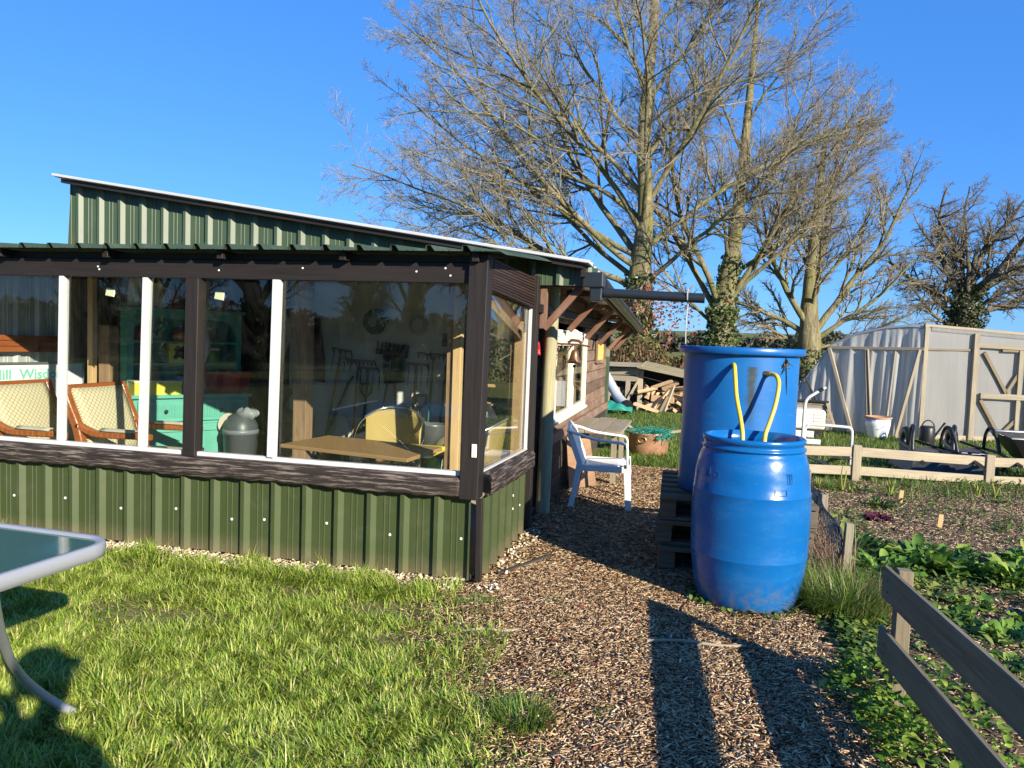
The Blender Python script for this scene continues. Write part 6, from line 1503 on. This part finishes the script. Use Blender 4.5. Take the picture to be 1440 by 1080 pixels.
onion(1.56, 7.95, 2, .26, 'tall thin leek shoot nearest the first bed fence post', 1); onion(1.62, 7.9, 4, .09, 'short leek beside the tall thin shoot', 2); onion(1.35, 8.05, 3, .12, 'leek with two stubby shoots left of the tall one', 3)
onion(1.98, 7.9, 7, .15, 'spreading pale leek in front of the middle of the bed fence', 4); onion(2.85, 8.2, 7, .17, 'spreading pale leek at the right end of the bed fence', 5); onion(3.02, 8.25, 5, .15, 'pale leek at the right edge of the picture before the fence', 6)
# strawberry-like cover at the lower right and weeds over the bed
n = 6500; x = uni(n, .52, 1.35); y = uni(n, 1.9, 3.55); e = .70 - .16 * np.abs(y - 2.75) + .12 * vnoise(x, y, 6, 21)
k = (x > e - .06) & (RNG.random(n) < np.clip((1.15 - x) / .4, .12, 1) * np.clip(vnoise(x, y, 7, 61) * 2.2 - .25, .1, 1)) & (y < 3.35 + .2 * vnoise(x, y, 4, 22)); x, y = x[k], y[k]; n = len(x)
z = .03 + .13 * np.clip((x - .52) / .3, 0, 1) * RNG.random(n)
v, q = leaves(np.stack([x, y, z], -1), uni(n, 0, 6.3), uni(n, -.3, .8), uni(n, .02, .047), uni(n, .014, .032), uni(n, .3, 1.3), 4, .0, .3, .9)
tag(obj_np('strawberry_cover', v, [q], M['cover'], smooth=True), kind='stuff')
n = 26000; x = uni(n, .7, 4.6); y = 2.2 + 7 * RNG.random(n); k = inbed(x, y) & (x > rb(y)) & (RNG.random(n) < np.clip((vnoise(x, y, 3, 31) * .55 + vnoise(x, y, 9, 32) * .45 - .46) * 4, 0.02, 1) * np.where(y > 5.8, .6, 1)); x, y = x[k], y[k]; n = len(x)
v, q = leaves(np.stack([x, y, uni(n, .005, .05)], -1), uni(n, 0, 6.3), uni(n, -.1, .9), uni(n, .025, .08), uni(n, .012, .035), uni(n, .2, 1.2), 3, .0, .3, .4)
tag(obj_np('bed_weeds', v, [q], M['weeds'], smooth=True), kind='stuff')
n = 4200; x = uni(n, 1.0, 4.4); y = 7.5 + 1.5 * RNG.random(n); k = inbed(x, y) & (RNG.random(n) < np.clip((y - 7.4 - .25 * (x - 1.83)) / 1.0, 0, 1) * np.where(x > 2.0, 1, .5)); x, y = x[k], y[k]; n = len(x)
v, q, t = blades(np.stack([x, y, 0 * x], -1), uni(n, .04, .13), uni(n, .005, .01), uni(n, 0, 6.3), uni(n, .1, .8), uni(n, .1, .6), 2); tag(obj_np('bed_edge_grass', v, [q, t], M['fargrass']), kind='stuff')
n = 1500; x = .86 + RNG.normal(0, .055, n); y = uni(n, 3.5, 4.3); v, q = leaves(np.stack([x, y, uni(n, .005, .05)], -1), uni(n, 0, 6.3), uni(n, 0, .9), uni(n, .02, .05), uni(n, .015, .03), uni(n, .2, 1.2), 3, 0, .3, .4)
k = None; tag(obj_np('path_edge_weeds', v, [q], M['weeds'], smooth=True), kind='stuff')
n = 260; a = uni(n, 0, 6.3); v, q = leaves(np.stack([BC.x + .27 * np.cos(a) * uni(n, .95, 1.25), BC.y + .27 * np.sin(a) * uni(n, .95, 1.25), uni(n, .005, .03)], -1), uni(n, 0, 6.3), uni(n, 0, .9), uni(n, .02, .04), uni(n, .015, .03), uni(n, .2, 1.0), 3, 0, .3, .4)
tag(obj_np('drum_foot_weeds', v, [q], M['weeds'], smooth=True), kind='stuff')
# dry stems on the netting
n = 1500; y = uni(n, 4.55, 6.3); x = .90 + .05 * RNG.normal(size=n) + (y - 4.6) * .05
v, q, t = blades(np.stack([x, y, uni(n, 0, .1)], -1), uni(n, .15, .38), uni(n, .002, .004), uni(n, 0, 6.3), uni(n, .05, .5), uni(n, .1, .7), 3); tag(obj_np('dry_stems', v, [q, t], M['drygrass']), kind='stuff')

# ------------------------------------------------------------------ trees
def perp(d):
    r = np.cross(d, np.array([0, 0, 1.0])); l = np.linalg.norm(r, axis=1); bad = l < .1
    r[bad] = np.cross(d[bad], np.array([0, 1.0, 0])); return r / np.linalg.norm(r, axis=1)[:, None]
def grow(st, dr, L, r0, r1, nseg, wander, trop, rng, gnarl=0.0):
    n = len(st); P = np.zeros((n, nseg + 1, 3)); P[:, 0] = st; d = dr.copy(); ph = rng.normal(size=(n, 3))
    for k in range(nseg):
        d = d + rng.normal(size=(n, 3)) * wander; d[:, 2] += trop
        if gnarl: ph = -ph * .6 + rng.normal(size=(n, 3)) * .6; d += ph * gnarl
        d /= np.linalg.norm(d, axis=1)[:, None]; P[:, k + 1] = P[:, k] + d * (L / nseg)[:, None]
    t = np.linspace(0, 1, nseg + 1)[None]; R = r0[:, None] * (1 - t) + r1[:, None] * t
    return P, R
def spawn(P, R, cnt, t0, t1, ang, rng, lr, lfall, rr, rmin, Lpar):
    n, K, _ = P.shape; seg = K - 1
    t = (t0 + (t1 - t0) * (np.arange(cnt)[None] + rng.random((n, cnt))) / cnt).ravel(); par = np.repeat(np.arange(n), cnt)
    f = np.minimum(t * seg, seg - 1e-4); i = f.astype(int); u = (f - i)[:, None]
    pos = P[par, i] * (1 - u) + P[par, i + 1] * u; d = P[par, i + 1] - P[par, i]; d /= np.linalg.norm(d, axis=1)[:, None]
    a = perp(d); b = np.cross(d, a); ph = np.tile(np.arange(cnt), n) * 2.4 + np.repeat(rng.uniform(0, 6.3, n), cnt) + rng.normal(0, .5, n * cnt)
    an = ang + rng.normal(0, .16, n * cnt); side = a * np.cos(ph)[:, None] + b * np.sin(ph)[:, None]
    dr = d * np.cos(an)[:, None] + side * np.sin(an)[:, None]
    L = Lpar[par] * lr * (1 - lfall * t) * rng.uniform(.65, 1.2, n * cnt)
    rp = R[par, i] * (1 - u[:, 0]) + R[par, i + 1] * u[:, 0]; r0 = np.maximum(rp * rr, rmin)
    return pos, dr, L, r0
def tubes_np(sets):
    V, Q = [], []; off = 0
    for P, R, ns in sets:
        n, K, _ = P.shape; T = np.zeros_like(P); T[:, 1:-1] = P[:, 2:] - P[:, :-2]; T[:, 0] = P[:, 1] - P[:, 0]; T[:, -1] = P[:, -1] - P[:, -2]
        T /= np.maximum(np.linalg.norm(T, axis=2, keepdims=True), 1e-9)
        a = np.cross(T, np.array([.13, .21, .97])); a /= np.maximum(np.linalg.norm(a, axis=2, keepdims=True), 1e-6); b = np.cross(T, a)
        an = 2 * PI * np.arange(ns) / ns
        v = P[:, :, None] + (a[:, :, None] * np.cos(an)[None, None, :, None] + b[:, :, None] * np.sin(an)[None, None, :, None]) * R[:, :, None, None]
        V.append(v.reshape(-1, 3)); idx = off + np.arange(n * K * ns).reshape(n, K, ns); nx = np.roll(idx, -1, 2)
        Q.append(np.stack([idx[:, :-1], nx[:, :-1], nx[:, 1:], idx[:, 1:]], -1).reshape(-1, 4)); off += n * K * ns
    return np.concatenate(V), np.concatenate(Q)
def make_tree(label, base, trunk, limbs, seed, name='bare_tree', barkm='bark', twigm='twig', cnt=(11, 9, 8, 5), env=None, trop=.02, gnarl=0.0, ivy=None, dead=None, ivym='ivy', lratio=(.50, .46, .5, .5), ang=(.62, .58, .58, .52), tmin=.0062, limbk=.58):
    """trunk: list of (x,y,z,r) points; limbs: (height fraction point xyz, dir, length, radius) traced from the real crown"""
    rng = np.random.default_rng(seed); t = thing(name, label, 'tree', base)
    b = np.array(base, dtype=float)
    tp = np.array([p[:3] for p in trunk], dtype=float); tr = np.array([p[3] for p in trunk], dtype=float)
    sp = np.array([list(v) for v in smooth_path([tuple(p) for p in tp], 5)]); rr = np.interp(np.linspace(0, 1, len(sp)), np.linspace(0, 1, len(tr)), tr)
    rr = rr * (1 + .05 * rng.normal(size=len(rr)))
    st = np.array([l[0] for l in limbs], float); dr = np.array([l[1] for l in limbs], float); dr /= np.linalg.norm(dr, axis=1)[:, None]
    L = np.array([l[2] for l in limbs], float); r0 = np.array([l[3] for l in limbs], float) * limbk
    if env: ec, er = np.array(env[:3], float), np.array(env[3:], float)
    def clip(p, d, L):
        if env is None: return L
        o = (p - ec) / er; q = d / er; a = (q * q).sum(1); bb = (o * q).sum(1); c = (o * o).sum(1) - 1
        disc = np.maximum(bb * bb - a * c, 0); tt = (-bb + np.sqrt(disc)) / a
        return np.clip(np.minimum(L, np.where(c > 0, .12 * L, tt * rng.uniform(.8, 1.04, len(L)))), .05, None)
    L = clip(st, dr, L * 1.15)
    P1, R1 = grow(st, dr, L, r0, r0 * .2, 14, .075, trop, rng, gnarl)
    sets_t = [(sp[None], rr[None], 14), (P1, R1, 8)]; sets_c = []
    # second order
    s, d, l, r = spawn(P1, R1, cnt[0], .18, .98, ang[0], rng, lratio[0], .55, .62, tmin, L); l = clip(s, d, l); P2, R2 = grow(s, d, l, r, np.maximum(r * .3, tmin * .6), 8, .085, trop * 1.3, rng, gnarl); sets_t.append((P2, R2, 6))
    s, d, l, r = spawn(P2, R2, cnt[1], .15, 1.0, ang[1], rng, lratio[1], .5, .62, tmin * .8, l); l = clip(s, d, l); P3, R3 = grow(s, d, l, r, np.maximum(r * .35, tmin * .5), 5, .10, trop * 1.5, rng, gnarl); sets_c.append((P3, R3, 4))
    s, d, l, r = spawn(P3, R3, cnt[2], .15, 1.0, ang[2], rng, lratio[2], .4, .6, tmin * .62, l); l = clip(s, d, l); P4, R4 = grow(s, d, l, r, np.maximum(r * .5, tmin * .42), 3, .12, trop * 1.5, rng); sets_c.append((P4, R4, 3))
    if cnt[3]:
        s, d, l, r = spawn(P4, R4, cnt[3], .2, 1.0, ang[3], rng, lratio[3], .3, .7, tmin * .5, l); P5, R5 = grow(s, d, l, r, np.maximum(r * .6, tmin * .36), 2, .2, trop, rng); sets_c.append((P5, R5, 3))
    v, q = tubes_np(sets_t); obj_np('trunk', v, [q], M[barkm], t, True)
    v, q = tubes_np(sets_c); obj_np('crown', v, [q], M[twigm], t)
    if ivy:
        pts = []
        for (z0, z1, num, spread) in ivy:
            zz = rng.uniform(z0, z1, num); i = np.interp(zz, sp[:, 2], np.arange(len(sp))); k = np.minimum(i.astype(int), len(sp) - 2); u = (i - k)[:, None]
            c = sp[k] * (1 - u) + sp[k + 1] * u; a = rng.uniform(0, 6.3, num); rad = rr[k] + spread * rng.random(num) * (.4 + .6 * np.sin(zz * 3 + a) ** 2)
            pts.append(c + np.stack([np.cos(a) * rad, np.sin(a) * rad, 0 * a], -1))
        p = np.concatenate(pts); v, q = quadleaf(p, rng.uniform(.035, .075, len(p)), rng); obj_np('ivy', v, [q], M[ivym], t)
    if dead:
        cl = rng.normal(size=(dead[0], 3)) * np.array(dead[2]) + np.array(dead[1]); p = np.repeat(cl, 12, 0) + rng.normal(size=(dead[0] * 12, 3)) * .11
        v, q = quadleaf(p, rng.uniform(.03, .06, len(p)), rng); obj_np('dead_leaves', v, [q], M['deadleaf'], t)
    return t
X, Y = -1.28, 20.0
T1 = [(X + .05, Y, 0, .44), (X, Y, 1.6, .34), (X - .02, Y, 3.2, .29), (X + .05, Y, 4.9, .21), (X - .08, Y, 7.0, .16), (X + .05, Y, 9.5, .11), (X, Y, 12.5, .08), (X + .2, Y, 15, .03)]
L1 = [((X, Y, 2.75), (-1, .1, .42), 8.6, .15), ((X, Y, 3.3), (-.95, -.35, .60), 8.0, .15), ((X, Y, 3.0), (-.7, .55, .55), 7.5, .13), ((X, Y, 3.5), (-.72, .1, .98), 9.0, .16), ((X, Y, 4.2), (-.45, -.3, 1.0), 8.5, .14), ((X, Y, 5.2), (-.72, .2, .78), 7.6, .12), ((X, Y, 6.4), (-.75, .2, .75), 6.5, .10),
      ((X, Y, 2.9), (.85, -.3, .5), 4.8, .11), ((X, Y, 3.8), (.85, .25, .75), 6.0, .13), ((X, Y, 4.9), (.62, -.2, .9), 6.6, .13), ((X, Y, 6.2), (.7, .2, .85), 6.2, .11), ((X, Y, 7.6), (.55, -.1, .95), 5.8, .09), ((X, Y, 7.8), (-.5, -.2, .95), 5.8, .09), ((X, Y, 9.3), (.5, .2, .9), 4.6, .07), ((X, Y, 9.0), (-.5, .3, .85), 4.6, .07), ((X, Y, 10.6), (.3, -.3, 1), 3.8, .05), ((X, Y, 11), (-.4, .1, 1), 3.8, .05),
      ((X, Y, 4.4), (.1, -.9, .8), 5.5, .11), ((X, Y, 5.6), (-.1, .9, .8), 5.5, .1), ((X, Y, 2.2), (-1, -.2, .30), 8.6, .12), ((X, Y, 2.6), (-1, .3, .22), 8.2, .11), ((X, Y, 3.6), (-1, -.1, .45), 8.4, .13), ((X, Y, 4.6), (-1, .2, .55), 7.6, .12), ((X, Y, 2.4), (-.9, -.5, .34), 7.2, .11)]
ta = make_tree('tallest bare tree, its ivy clad trunk right behind the end of the shed', (X, Y, 0), T1, L1, 3, env=(-2.4, 20, 5.5, 7.6, 6, 7.2), cnt=(16, 10, 7, 3), ivy=((0, 2.2, 2600, .22), (2.0, 3.2, 500, .1)), dead=(60, (X + .55, Y - .5, 2.1), (.5, .3, .6)), trop=.004, lratio=(.46, .46, .52, .6))
X, Y = .78, 22.5
T2 = [(X + .25, Y, 0, .44), (X + .15, Y, 1.5, .36), (X + .15, Y, 2.6, .32), (X + .35, Y, 4.2, .22), (X + .5, Y, 6.5, .15), (X + .6, Y, 9, .09), (X + .7, Y, 11.5, .03)]
L2 = [((X + .1, Y, 2.2), (-.55, .1, 1), 6.5, .17), ((X + .1, Y, 2.3), (-.25, -.3, 1), 7.5, .16), ((X + .1, Y, 1.9), (-.9, .2, .6), 4.5, .10), ((X + .2, Y, 2.5), (.55, .0, 1), 8.2, .17), ((X + .2, Y, 2.7), (.85, -.2, .8), 6.4, .13), ((X + .3, Y, 3.4), (.9, .3, .7), 6.0, .12), ((X + .3, Y, 4.4), (.72, -.2, .9), 5.8, .11), ((X + .4, Y, 5.2), (.5, .2, 1), 5.6, .10), ((X + .4, Y, 6.0), (.8, .0, .8), 4.8, .09), ((X + .5, Y, 7.4), (.4, -.3, 1), 4.2, .07), ((X + .5, Y, 6.8), (-.4, .2, 1), 4.4, .08), ((X + .2, Y, 3.8), (-.1, -.9, .9), 5, .1), ((X + .2, Y, 3.8), (.1, .9, .9), 5, .1)]
tb_ = make_tree('bare tree with forked ivy clad trunk seen right above the blue tank', (X + .2, Y, 0), T2, L2, 5, env=(1.15, 22.5, 5.6, 4.35, 4.4, 6.4), twigm='twigred', cnt=(13, 9, 7, 3), ivy=((0, 2.5, 2600, .16), (2.3, 4, 500, .1)))
X, Y = 3.55, 24.0
T3 = [(X + .05, Y, 0, .46), (X, Y, 1.2, .35), (X - .03, Y, 1.9, .30), (X - .1, Y, 3.4, .18), (X + .0, Y, 5.4, .13), (X + .1, Y, 8, .05)]
L3 = [((X, Y, 1.7), (-.9, .1, .62), 5.2, .17), ((X, Y, 1.9), (-.5, -.2, 1), 6.0, .18), ((X, Y, 1.8), (.62, .1, .9), 6.5, .19), ((X, Y, 1.6), (.95, -.2, .55), 5.8, .15), ((X, Y, 2.4), (.25, .3, 1), 6.2, .16), ((X, Y, 1.5), (-1, .3, .32), 3.8, .10), ((X, Y, 3.2), (.7, .1, .8), 4.8, .10), ((X, Y, 3.6), (-.5, .1, .9), 4.6, .10), ((X, Y, 2.6), (.0, -.9, .8), 4.2, .1), ((X, Y, 2.6), (.1, .9, .8), 4.4, .1), ((X, Y, 1.4), (1, .2, .28), 4.4, .09), ((X, Y, 4.8), (.5, .2, 1), 3.6, .06)]
tc_ = make_tree('spreading bare tree whose low fork shows between blue tank and polytunnel', (X, Y, 0), T3, L3, 8, env=(3.75, 24, 4.4, 3.4, 3.4, 4.9), twigm='twigred', cnt=(13, 9, 7, 3), ivy=((0, 1.4, 900, .12),), trop=.02)
X, Y = 9.55, 30.0
T4 = [(X, Y, 0, .55), (X, Y, 2.0, .42), (X + .05, Y, 3.0, .34), (X + .12, Y, 3.8, .2), (X + .2, Y, 4.5, .1), (X + .28, Y, 5.2, .04)]
L4 = [((X, Y, 2.6), (-.9, .1, .5), 4.6, .22), ((X, Y, 3.2), (-.45, .1, 1), 4.2, .24), ((X + .1, Y, 3.6), (.2, .2, 1), 4.2, .24), ((X + .1, Y, 3.3), (.8, .1, .75), 4.6, .24), ((X, Y, 2.8), (1, -.1, .35), 4.6, .18), ((X, Y, 2.4), (-1, -.2, .25), 4.0, .14), ((X + .2, Y, 4.4), (-.55, -.2, .8), 3.2, .14), ((X + .3, Y, 4.6), (.6, .2, .8), 3.2, .14), ((X, Y, 3.2), (0, -.9, .7), 3.4, .16), ((X, Y, 3.2), (0, .9, .7), 3.4, .14), ((X, Y, 2.9), (-.8, .1, .8), 4.6, .17), ((X, Y, 3.4), (.5, -.1, .9), 4.4, .18), ((X, Y, 2.6), (.95, .1, .6), 4.4, .16), ((X, Y, 3.5), (-.2, .2, 1), 4.2, .18)]
td_ = make_tree('gnarled round crowned oak with dark ivy beyond the polytunnel at the right', (X, Y, 0), T4, L4, 12, env=(9.9, 30, 4.6, 3.5, 3.2, 3.3), name='oak_tree', limbk=.62, barkm='barkdark', twigm='twigdark', cnt=(12, 9, 7, 3), gnarl=.2, trop=.0, lratio=(.46, .46, .5, .55), ang=(.9, .9, .85, .7), ivy=((1.0, 3.9, 4200, .42),), ivym='ivydark')
# trees behind the viewer, seen only as reflections in the shelter's panes
for k, (src, x, y, rz, s, lab) in enumerate(((tc_, -9.5, -13, 1.1, .95, 'bare tree reflected at the left of the widest window pane'), (tb_, -14.5, -15, 2.3, .9, 'bare tree reflected in the pane beside the white mullion'), (td_, -6.3, -15.0, 4.0, 1.0, 'bare tree reflected at the right of the widest window pane'), (tc_, -20, -17, 3.0, 1.0, 'bare tree reflected above the teal dresser'), (tb_, -10.5, -20, .3, 1.0, 'bare tree reflected in the middle of the widest window pane'), (td_, -25, -19, 1.6, 1.1, 'bare tree reflected in the pane over the armchairs'))):
    c = copy_tree(src); c.location = (x, y, 0); c.rotation_euler = (0, 0, rz); c.scale = (s, s, s); c['label'] = lab; c['group'] = 'trees reflected in the shelter windows'

# hedges and the far wood
def hedge(name, label, cat, boxes, n, size, mats, seed, kind=None):
    rng = np.random.default_rng(seed); t = thing(name, label, cat, boxes[0][:2] + (0,))
    c = []
    for (x, y, w, d, h) in boxes:
        k = int(n * w); a = rng.random((k, 3)); xx = x + (a[:, 0] - .5) * w; top = h * (.82 + .22 * np.sin(xx * 3.1 + seed) * np.sin(xx * 1.3) + .12 * rng.random(k)); c.append(np.stack([xx, y + (a[:, 1] - .5) * d, top * (1 - a[:, 2] ** 1.6 * .98)], -1))
    p = np.concatenate(c); f = rng.random(len(p)) < .55
    v, q = quadleaf(p[f], rng.uniform(size * .6, size * 1.4, f.sum()), rng); obj_np('foliage', v, [q], M[mats[0]], t)
    g = p[~f]; v, q, tt = blades(g * np.array([1, 1, .75]), rng.uniform(.2, .5, len(g)), rng.uniform(.008, .016, len(g)), rng.uniform(0, 6.3, len(g)), rng.uniform(0, .7, len(g)), rng.uniform(0, .5, len(g)), 2); obj_np('twigs', v, [q, tt], M[mats[1]], t)
    return t
hedge('hedge', 'brown tangled hedge behind the wood store', 'hedge', [(-1.4, 18.3, 1.8, .9, 1.45), (.6, 18.8, 2.6, .9, 1.30)], 2600, .05, ('hedge', 'brush'), 2)
hedge('hedge', 'scrubby hedge running behind the polytunnel', 'hedge', [(3.0, 26, 3, 1, 1.6), (6.5, 27, 5, 1, 1.9), (11, 28, 6, 1, 1.8), (16, 29, 5, 1, 1.9)], 1200, .08, ('hedge', 'brush'), 6)
hedge('woodland_edge', 'tall dark thicket behind the viewer, seen reflected in the shelter windows', 'thicket', [(-32, -27, 22, 3, 2.6), (-12, -26, 20, 3, 2.3), (4, -28, 14, 3, 2.4)], 420, .22, ('farwood', 'brush'), 9)
rng = np.random.default_rng(77); n = 42000
ang_ = rng.uniform(-.55, .75, n); dist = rng.uniform(150, 185, n); xx, yy = np.sin(ang_) * dist, np.cos(ang_) * dist
tops = 2.9 + .5 * np.sin(ang_ * 9) + .9 * np.abs(np.sin(ang_ * 67 + np.sin(ang_ * 23))) + .5 * np.sin(ang_ * 151)
v, q = quadleaf(np.stack([xx, yy, tops * (1 - rng.random(n) ** 1.5)], -1), rng.uniform(.35, .8, n), rng); tag(obj_np('distant_woodland', v, [q], M['farwood']), kind='stuff')
m = MB(); m._add([(math.sin(a) * 190, math.cos(a) * 190, z) for z in (0, 3.2) for a in np.linspace(-.6, .8, 40)] + [(math.sin(a) * 420, math.cos(a) * 420, 9) for a in np.linspace(-.6, .8, 40)], [(i, i + 1, i + 41, i + 40) for i in range(39)] + [(40 + i, 41 + i, 81 + i, 80 + i) for i in range(39)]); tag(m.build('hills', M['ground']), kind='structure')
# ------------------------------------------------------------------ the photographer, standing behind the camera; only the shadow is seen
def person():
    J = {'pelvis': (.06, -.46, .93), 'spine': (.06, -.45, 1.12), 'chest': (.055, -.43, 1.33), 'neck': (.05, -.40, 1.48), 'head': (.04, -.37, 1.58), 'crown': (.04, -.37, 1.70),
         'hl': (-.05, -.46, .90), 'kl': (-.08, -.43, .50), 'al': (-.09, -.47, .09), 'fl': (-.11, -.32, .035), 'hr': (.17, -.46, .90), 'kr': (.20, -.44, .50), 'ar': (.21, -.48, .09), 'fr': (.23, -.33, .035),
         'sl': (-.14, -.42, 1.40), 'el': (-.25, -.28, 1.18), 'wl': (-.11, -.12, 1.335), 'pl': (-.085, -.095, 1.375), 'sr': (.25, -.42, 1.40), 'er': (.33, -.28, 1.18), 'wr': (.16, -.12, 1.335), 'pr': (.135, -.095, 1.375)}
    Rd = {'pelvis': .145, 'spine': .135, 'chest': .15, 'neck': .058, 'head': .085, 'crown': .07, 'hl': .095, 'kl': .062, 'al': .045, 'fl': .038, 'hr': .095, 'kr': .062, 'ar': .045, 'fr': .038,
          'sl': .07, 'el': .048, 'wl': .032, 'pl': .036, 'sr': .07, 'er': .048, 'wr': .032, 'pr': .036}
    for q in J:
        if q not in ('wl', 'pl', 'wr', 'pr', 'el', 'er'): J[q] = (J[q][0] + .42, J[q][1] + .10, J[q][2])
    J['el'] = (.10, -.2, 1.20); J['er'] = (.48, -.14, 1.22)
    E = [('pelvis', 'spine'), ('spine', 'chest'), ('chest', 'neck'), ('neck', 'head'), ('head', 'crown'), ('pelvis', 'hl'), ('hl', 'kl'), ('kl', 'al'), ('al', 'fl'), ('pelvis', 'hr'), ('hr', 'kr'), ('kr', 'ar'), ('ar', 'fr'),
         ('chest', 'sl'), ('sl', 'el'), ('el', 'wl'), ('wl', 'pl'), ('chest', 'sr'), ('sr', 'er'), ('er', 'wr'), ('wr', 'pr')]
    for sd, bx, in (('l', -.085), ('r', .135)):
        dirn = 1 if sd == 'l' else -1
        for k in range(4):
            a, b, c = f'f{k}{sd}1', f'f{k}{sd}2', f'f{k}{sd}3'
            z = 1.415 - .021 * k
            J[a] = (bx + dirn * .012, -.078, z); J[b] = (bx + dirn * .036, -.062, z + .003); J[c] = (bx + dirn * (.056 if k in (1, 2) else .050), -.074, z + .002)
            Rd[a] = .0105; Rd[b] = .0095; Rd[c] = .008; E += [('p' + sd, a), (a, b), (b, c)]
        a, b = f't{sd}1', f't{sd}2'; J[a] = (bx + dirn * .014, -.125, 1.395); J[b] = (bx + dirn * .045, -.122, 1.41); Rd[a] = .0125; Rd[b] = .0095; E += [('p' + sd, a), (a, b)]
    names = list(J); idx = {n: i for i, n in enumerate(names)}; base = Vector((.48, -.36, 0))
    me = bpy.data.meshes.new('person'); me.from_pydata([tuple(Vector(J[n]) - base) for n in names], [(idx[a], idx[b]) for a, b in E], [])
    o = bpy.data.objects.new('person', me); COL.objects.link(o); o.location = base
    sk = o.modifiers.new('skin', 'SKIN'); sk.use_smooth_shade = True
    for i, n in enumerate(names): me.skin_vertices[0].data[i].radius = (Rd[n], Rd[n]); me.skin_vertices[0].data[i].use_root = (n == 'pelvis')
    sb = o.modifiers.new('smooth', 'SUBSURF'); sb.levels = 2; sb.render_levels = 2
    t = NT('skin_and_clothes'); sp = t.n('ShaderNodeSeparateXYZ'); t.l(t.coord('Object'), sp.inputs[0])
    col = t.mix(t.math('GREATER_THAN', sp.outputs[2], .92), (.03, .035, .06), (.05, .07, .06))
    sk_ = t.math('MAXIMUM', t.math('GREATER_THAN', sp.outputs[2], 1.49), t.math('MULTIPLY', t.math('GREATER_THAN', sp.outputs[1], .235), t.math('GREATER_THAN', sp.outputs[2], 1.31)))
    sk_ = t.math('MULTIPLY', sk_, t.math('GREATER_THAN', sp.outputs[2], .4)); col = t.mix(sk_, col, (.55, .33, .24))
    col = t.mix(t.math('LESS_THAN', sp.outputs[2], .08), col, (.05, .03, .02))
    me.materials.append(t.end(t.bsdf(col, .8)))
    tag(o, 'person in dark jacket and cap holding a phone, casting the shadow at lower left', 'person')
    m = MB(); c = Vector((.46, -.27, 0))
    m.lathe([(.098, 1.625), (.102, 1.66), (.092, 1.71), (.06, 1.75), (.001, 1.765)], c, 20, sy=1.12); m.prism([(c.x + .085 * math.cos(a), c.y + .05 + .13 * math.sin(a), 1.64) for a in [PI * k / 10 for k in range(11)]], (0, 0, .008))
    m.build('cap', M['darkcloth'], o)
    m = MB(); m.ball((.46, -.168, 1.565), .016, 8, sz=1.5); nose = m.build('nose', M['terracotta'], o)
    for x in (.428, .492):
        m = MB(); m.ball((x, -.182, 1.60), .011, 10); m.build('eye', M['porcelain'], o)
    m = MB(); m.bar((.44, -.183, 1.527), (.48, -.183, 1.527), .008, .009); m.build('mouth', M['redpaint'], o)
    for x in (.368, .552):
        m = MB(); m.ball((x, -.265, 1.585), .02, 8, sz=1.6, sx=.5); m.build('ear', M['terracotta'], o)
    m = MB(); m.box(-.055, .105, -.084, -.076, 1.36, 1.435); ph = m.build('phone', M['black'], bev=.004); rebase(ph, (.02, -.08, 1.36)); tag(ph, 'black phone held up in both hands of the person behind the camera', 'phone')
person()
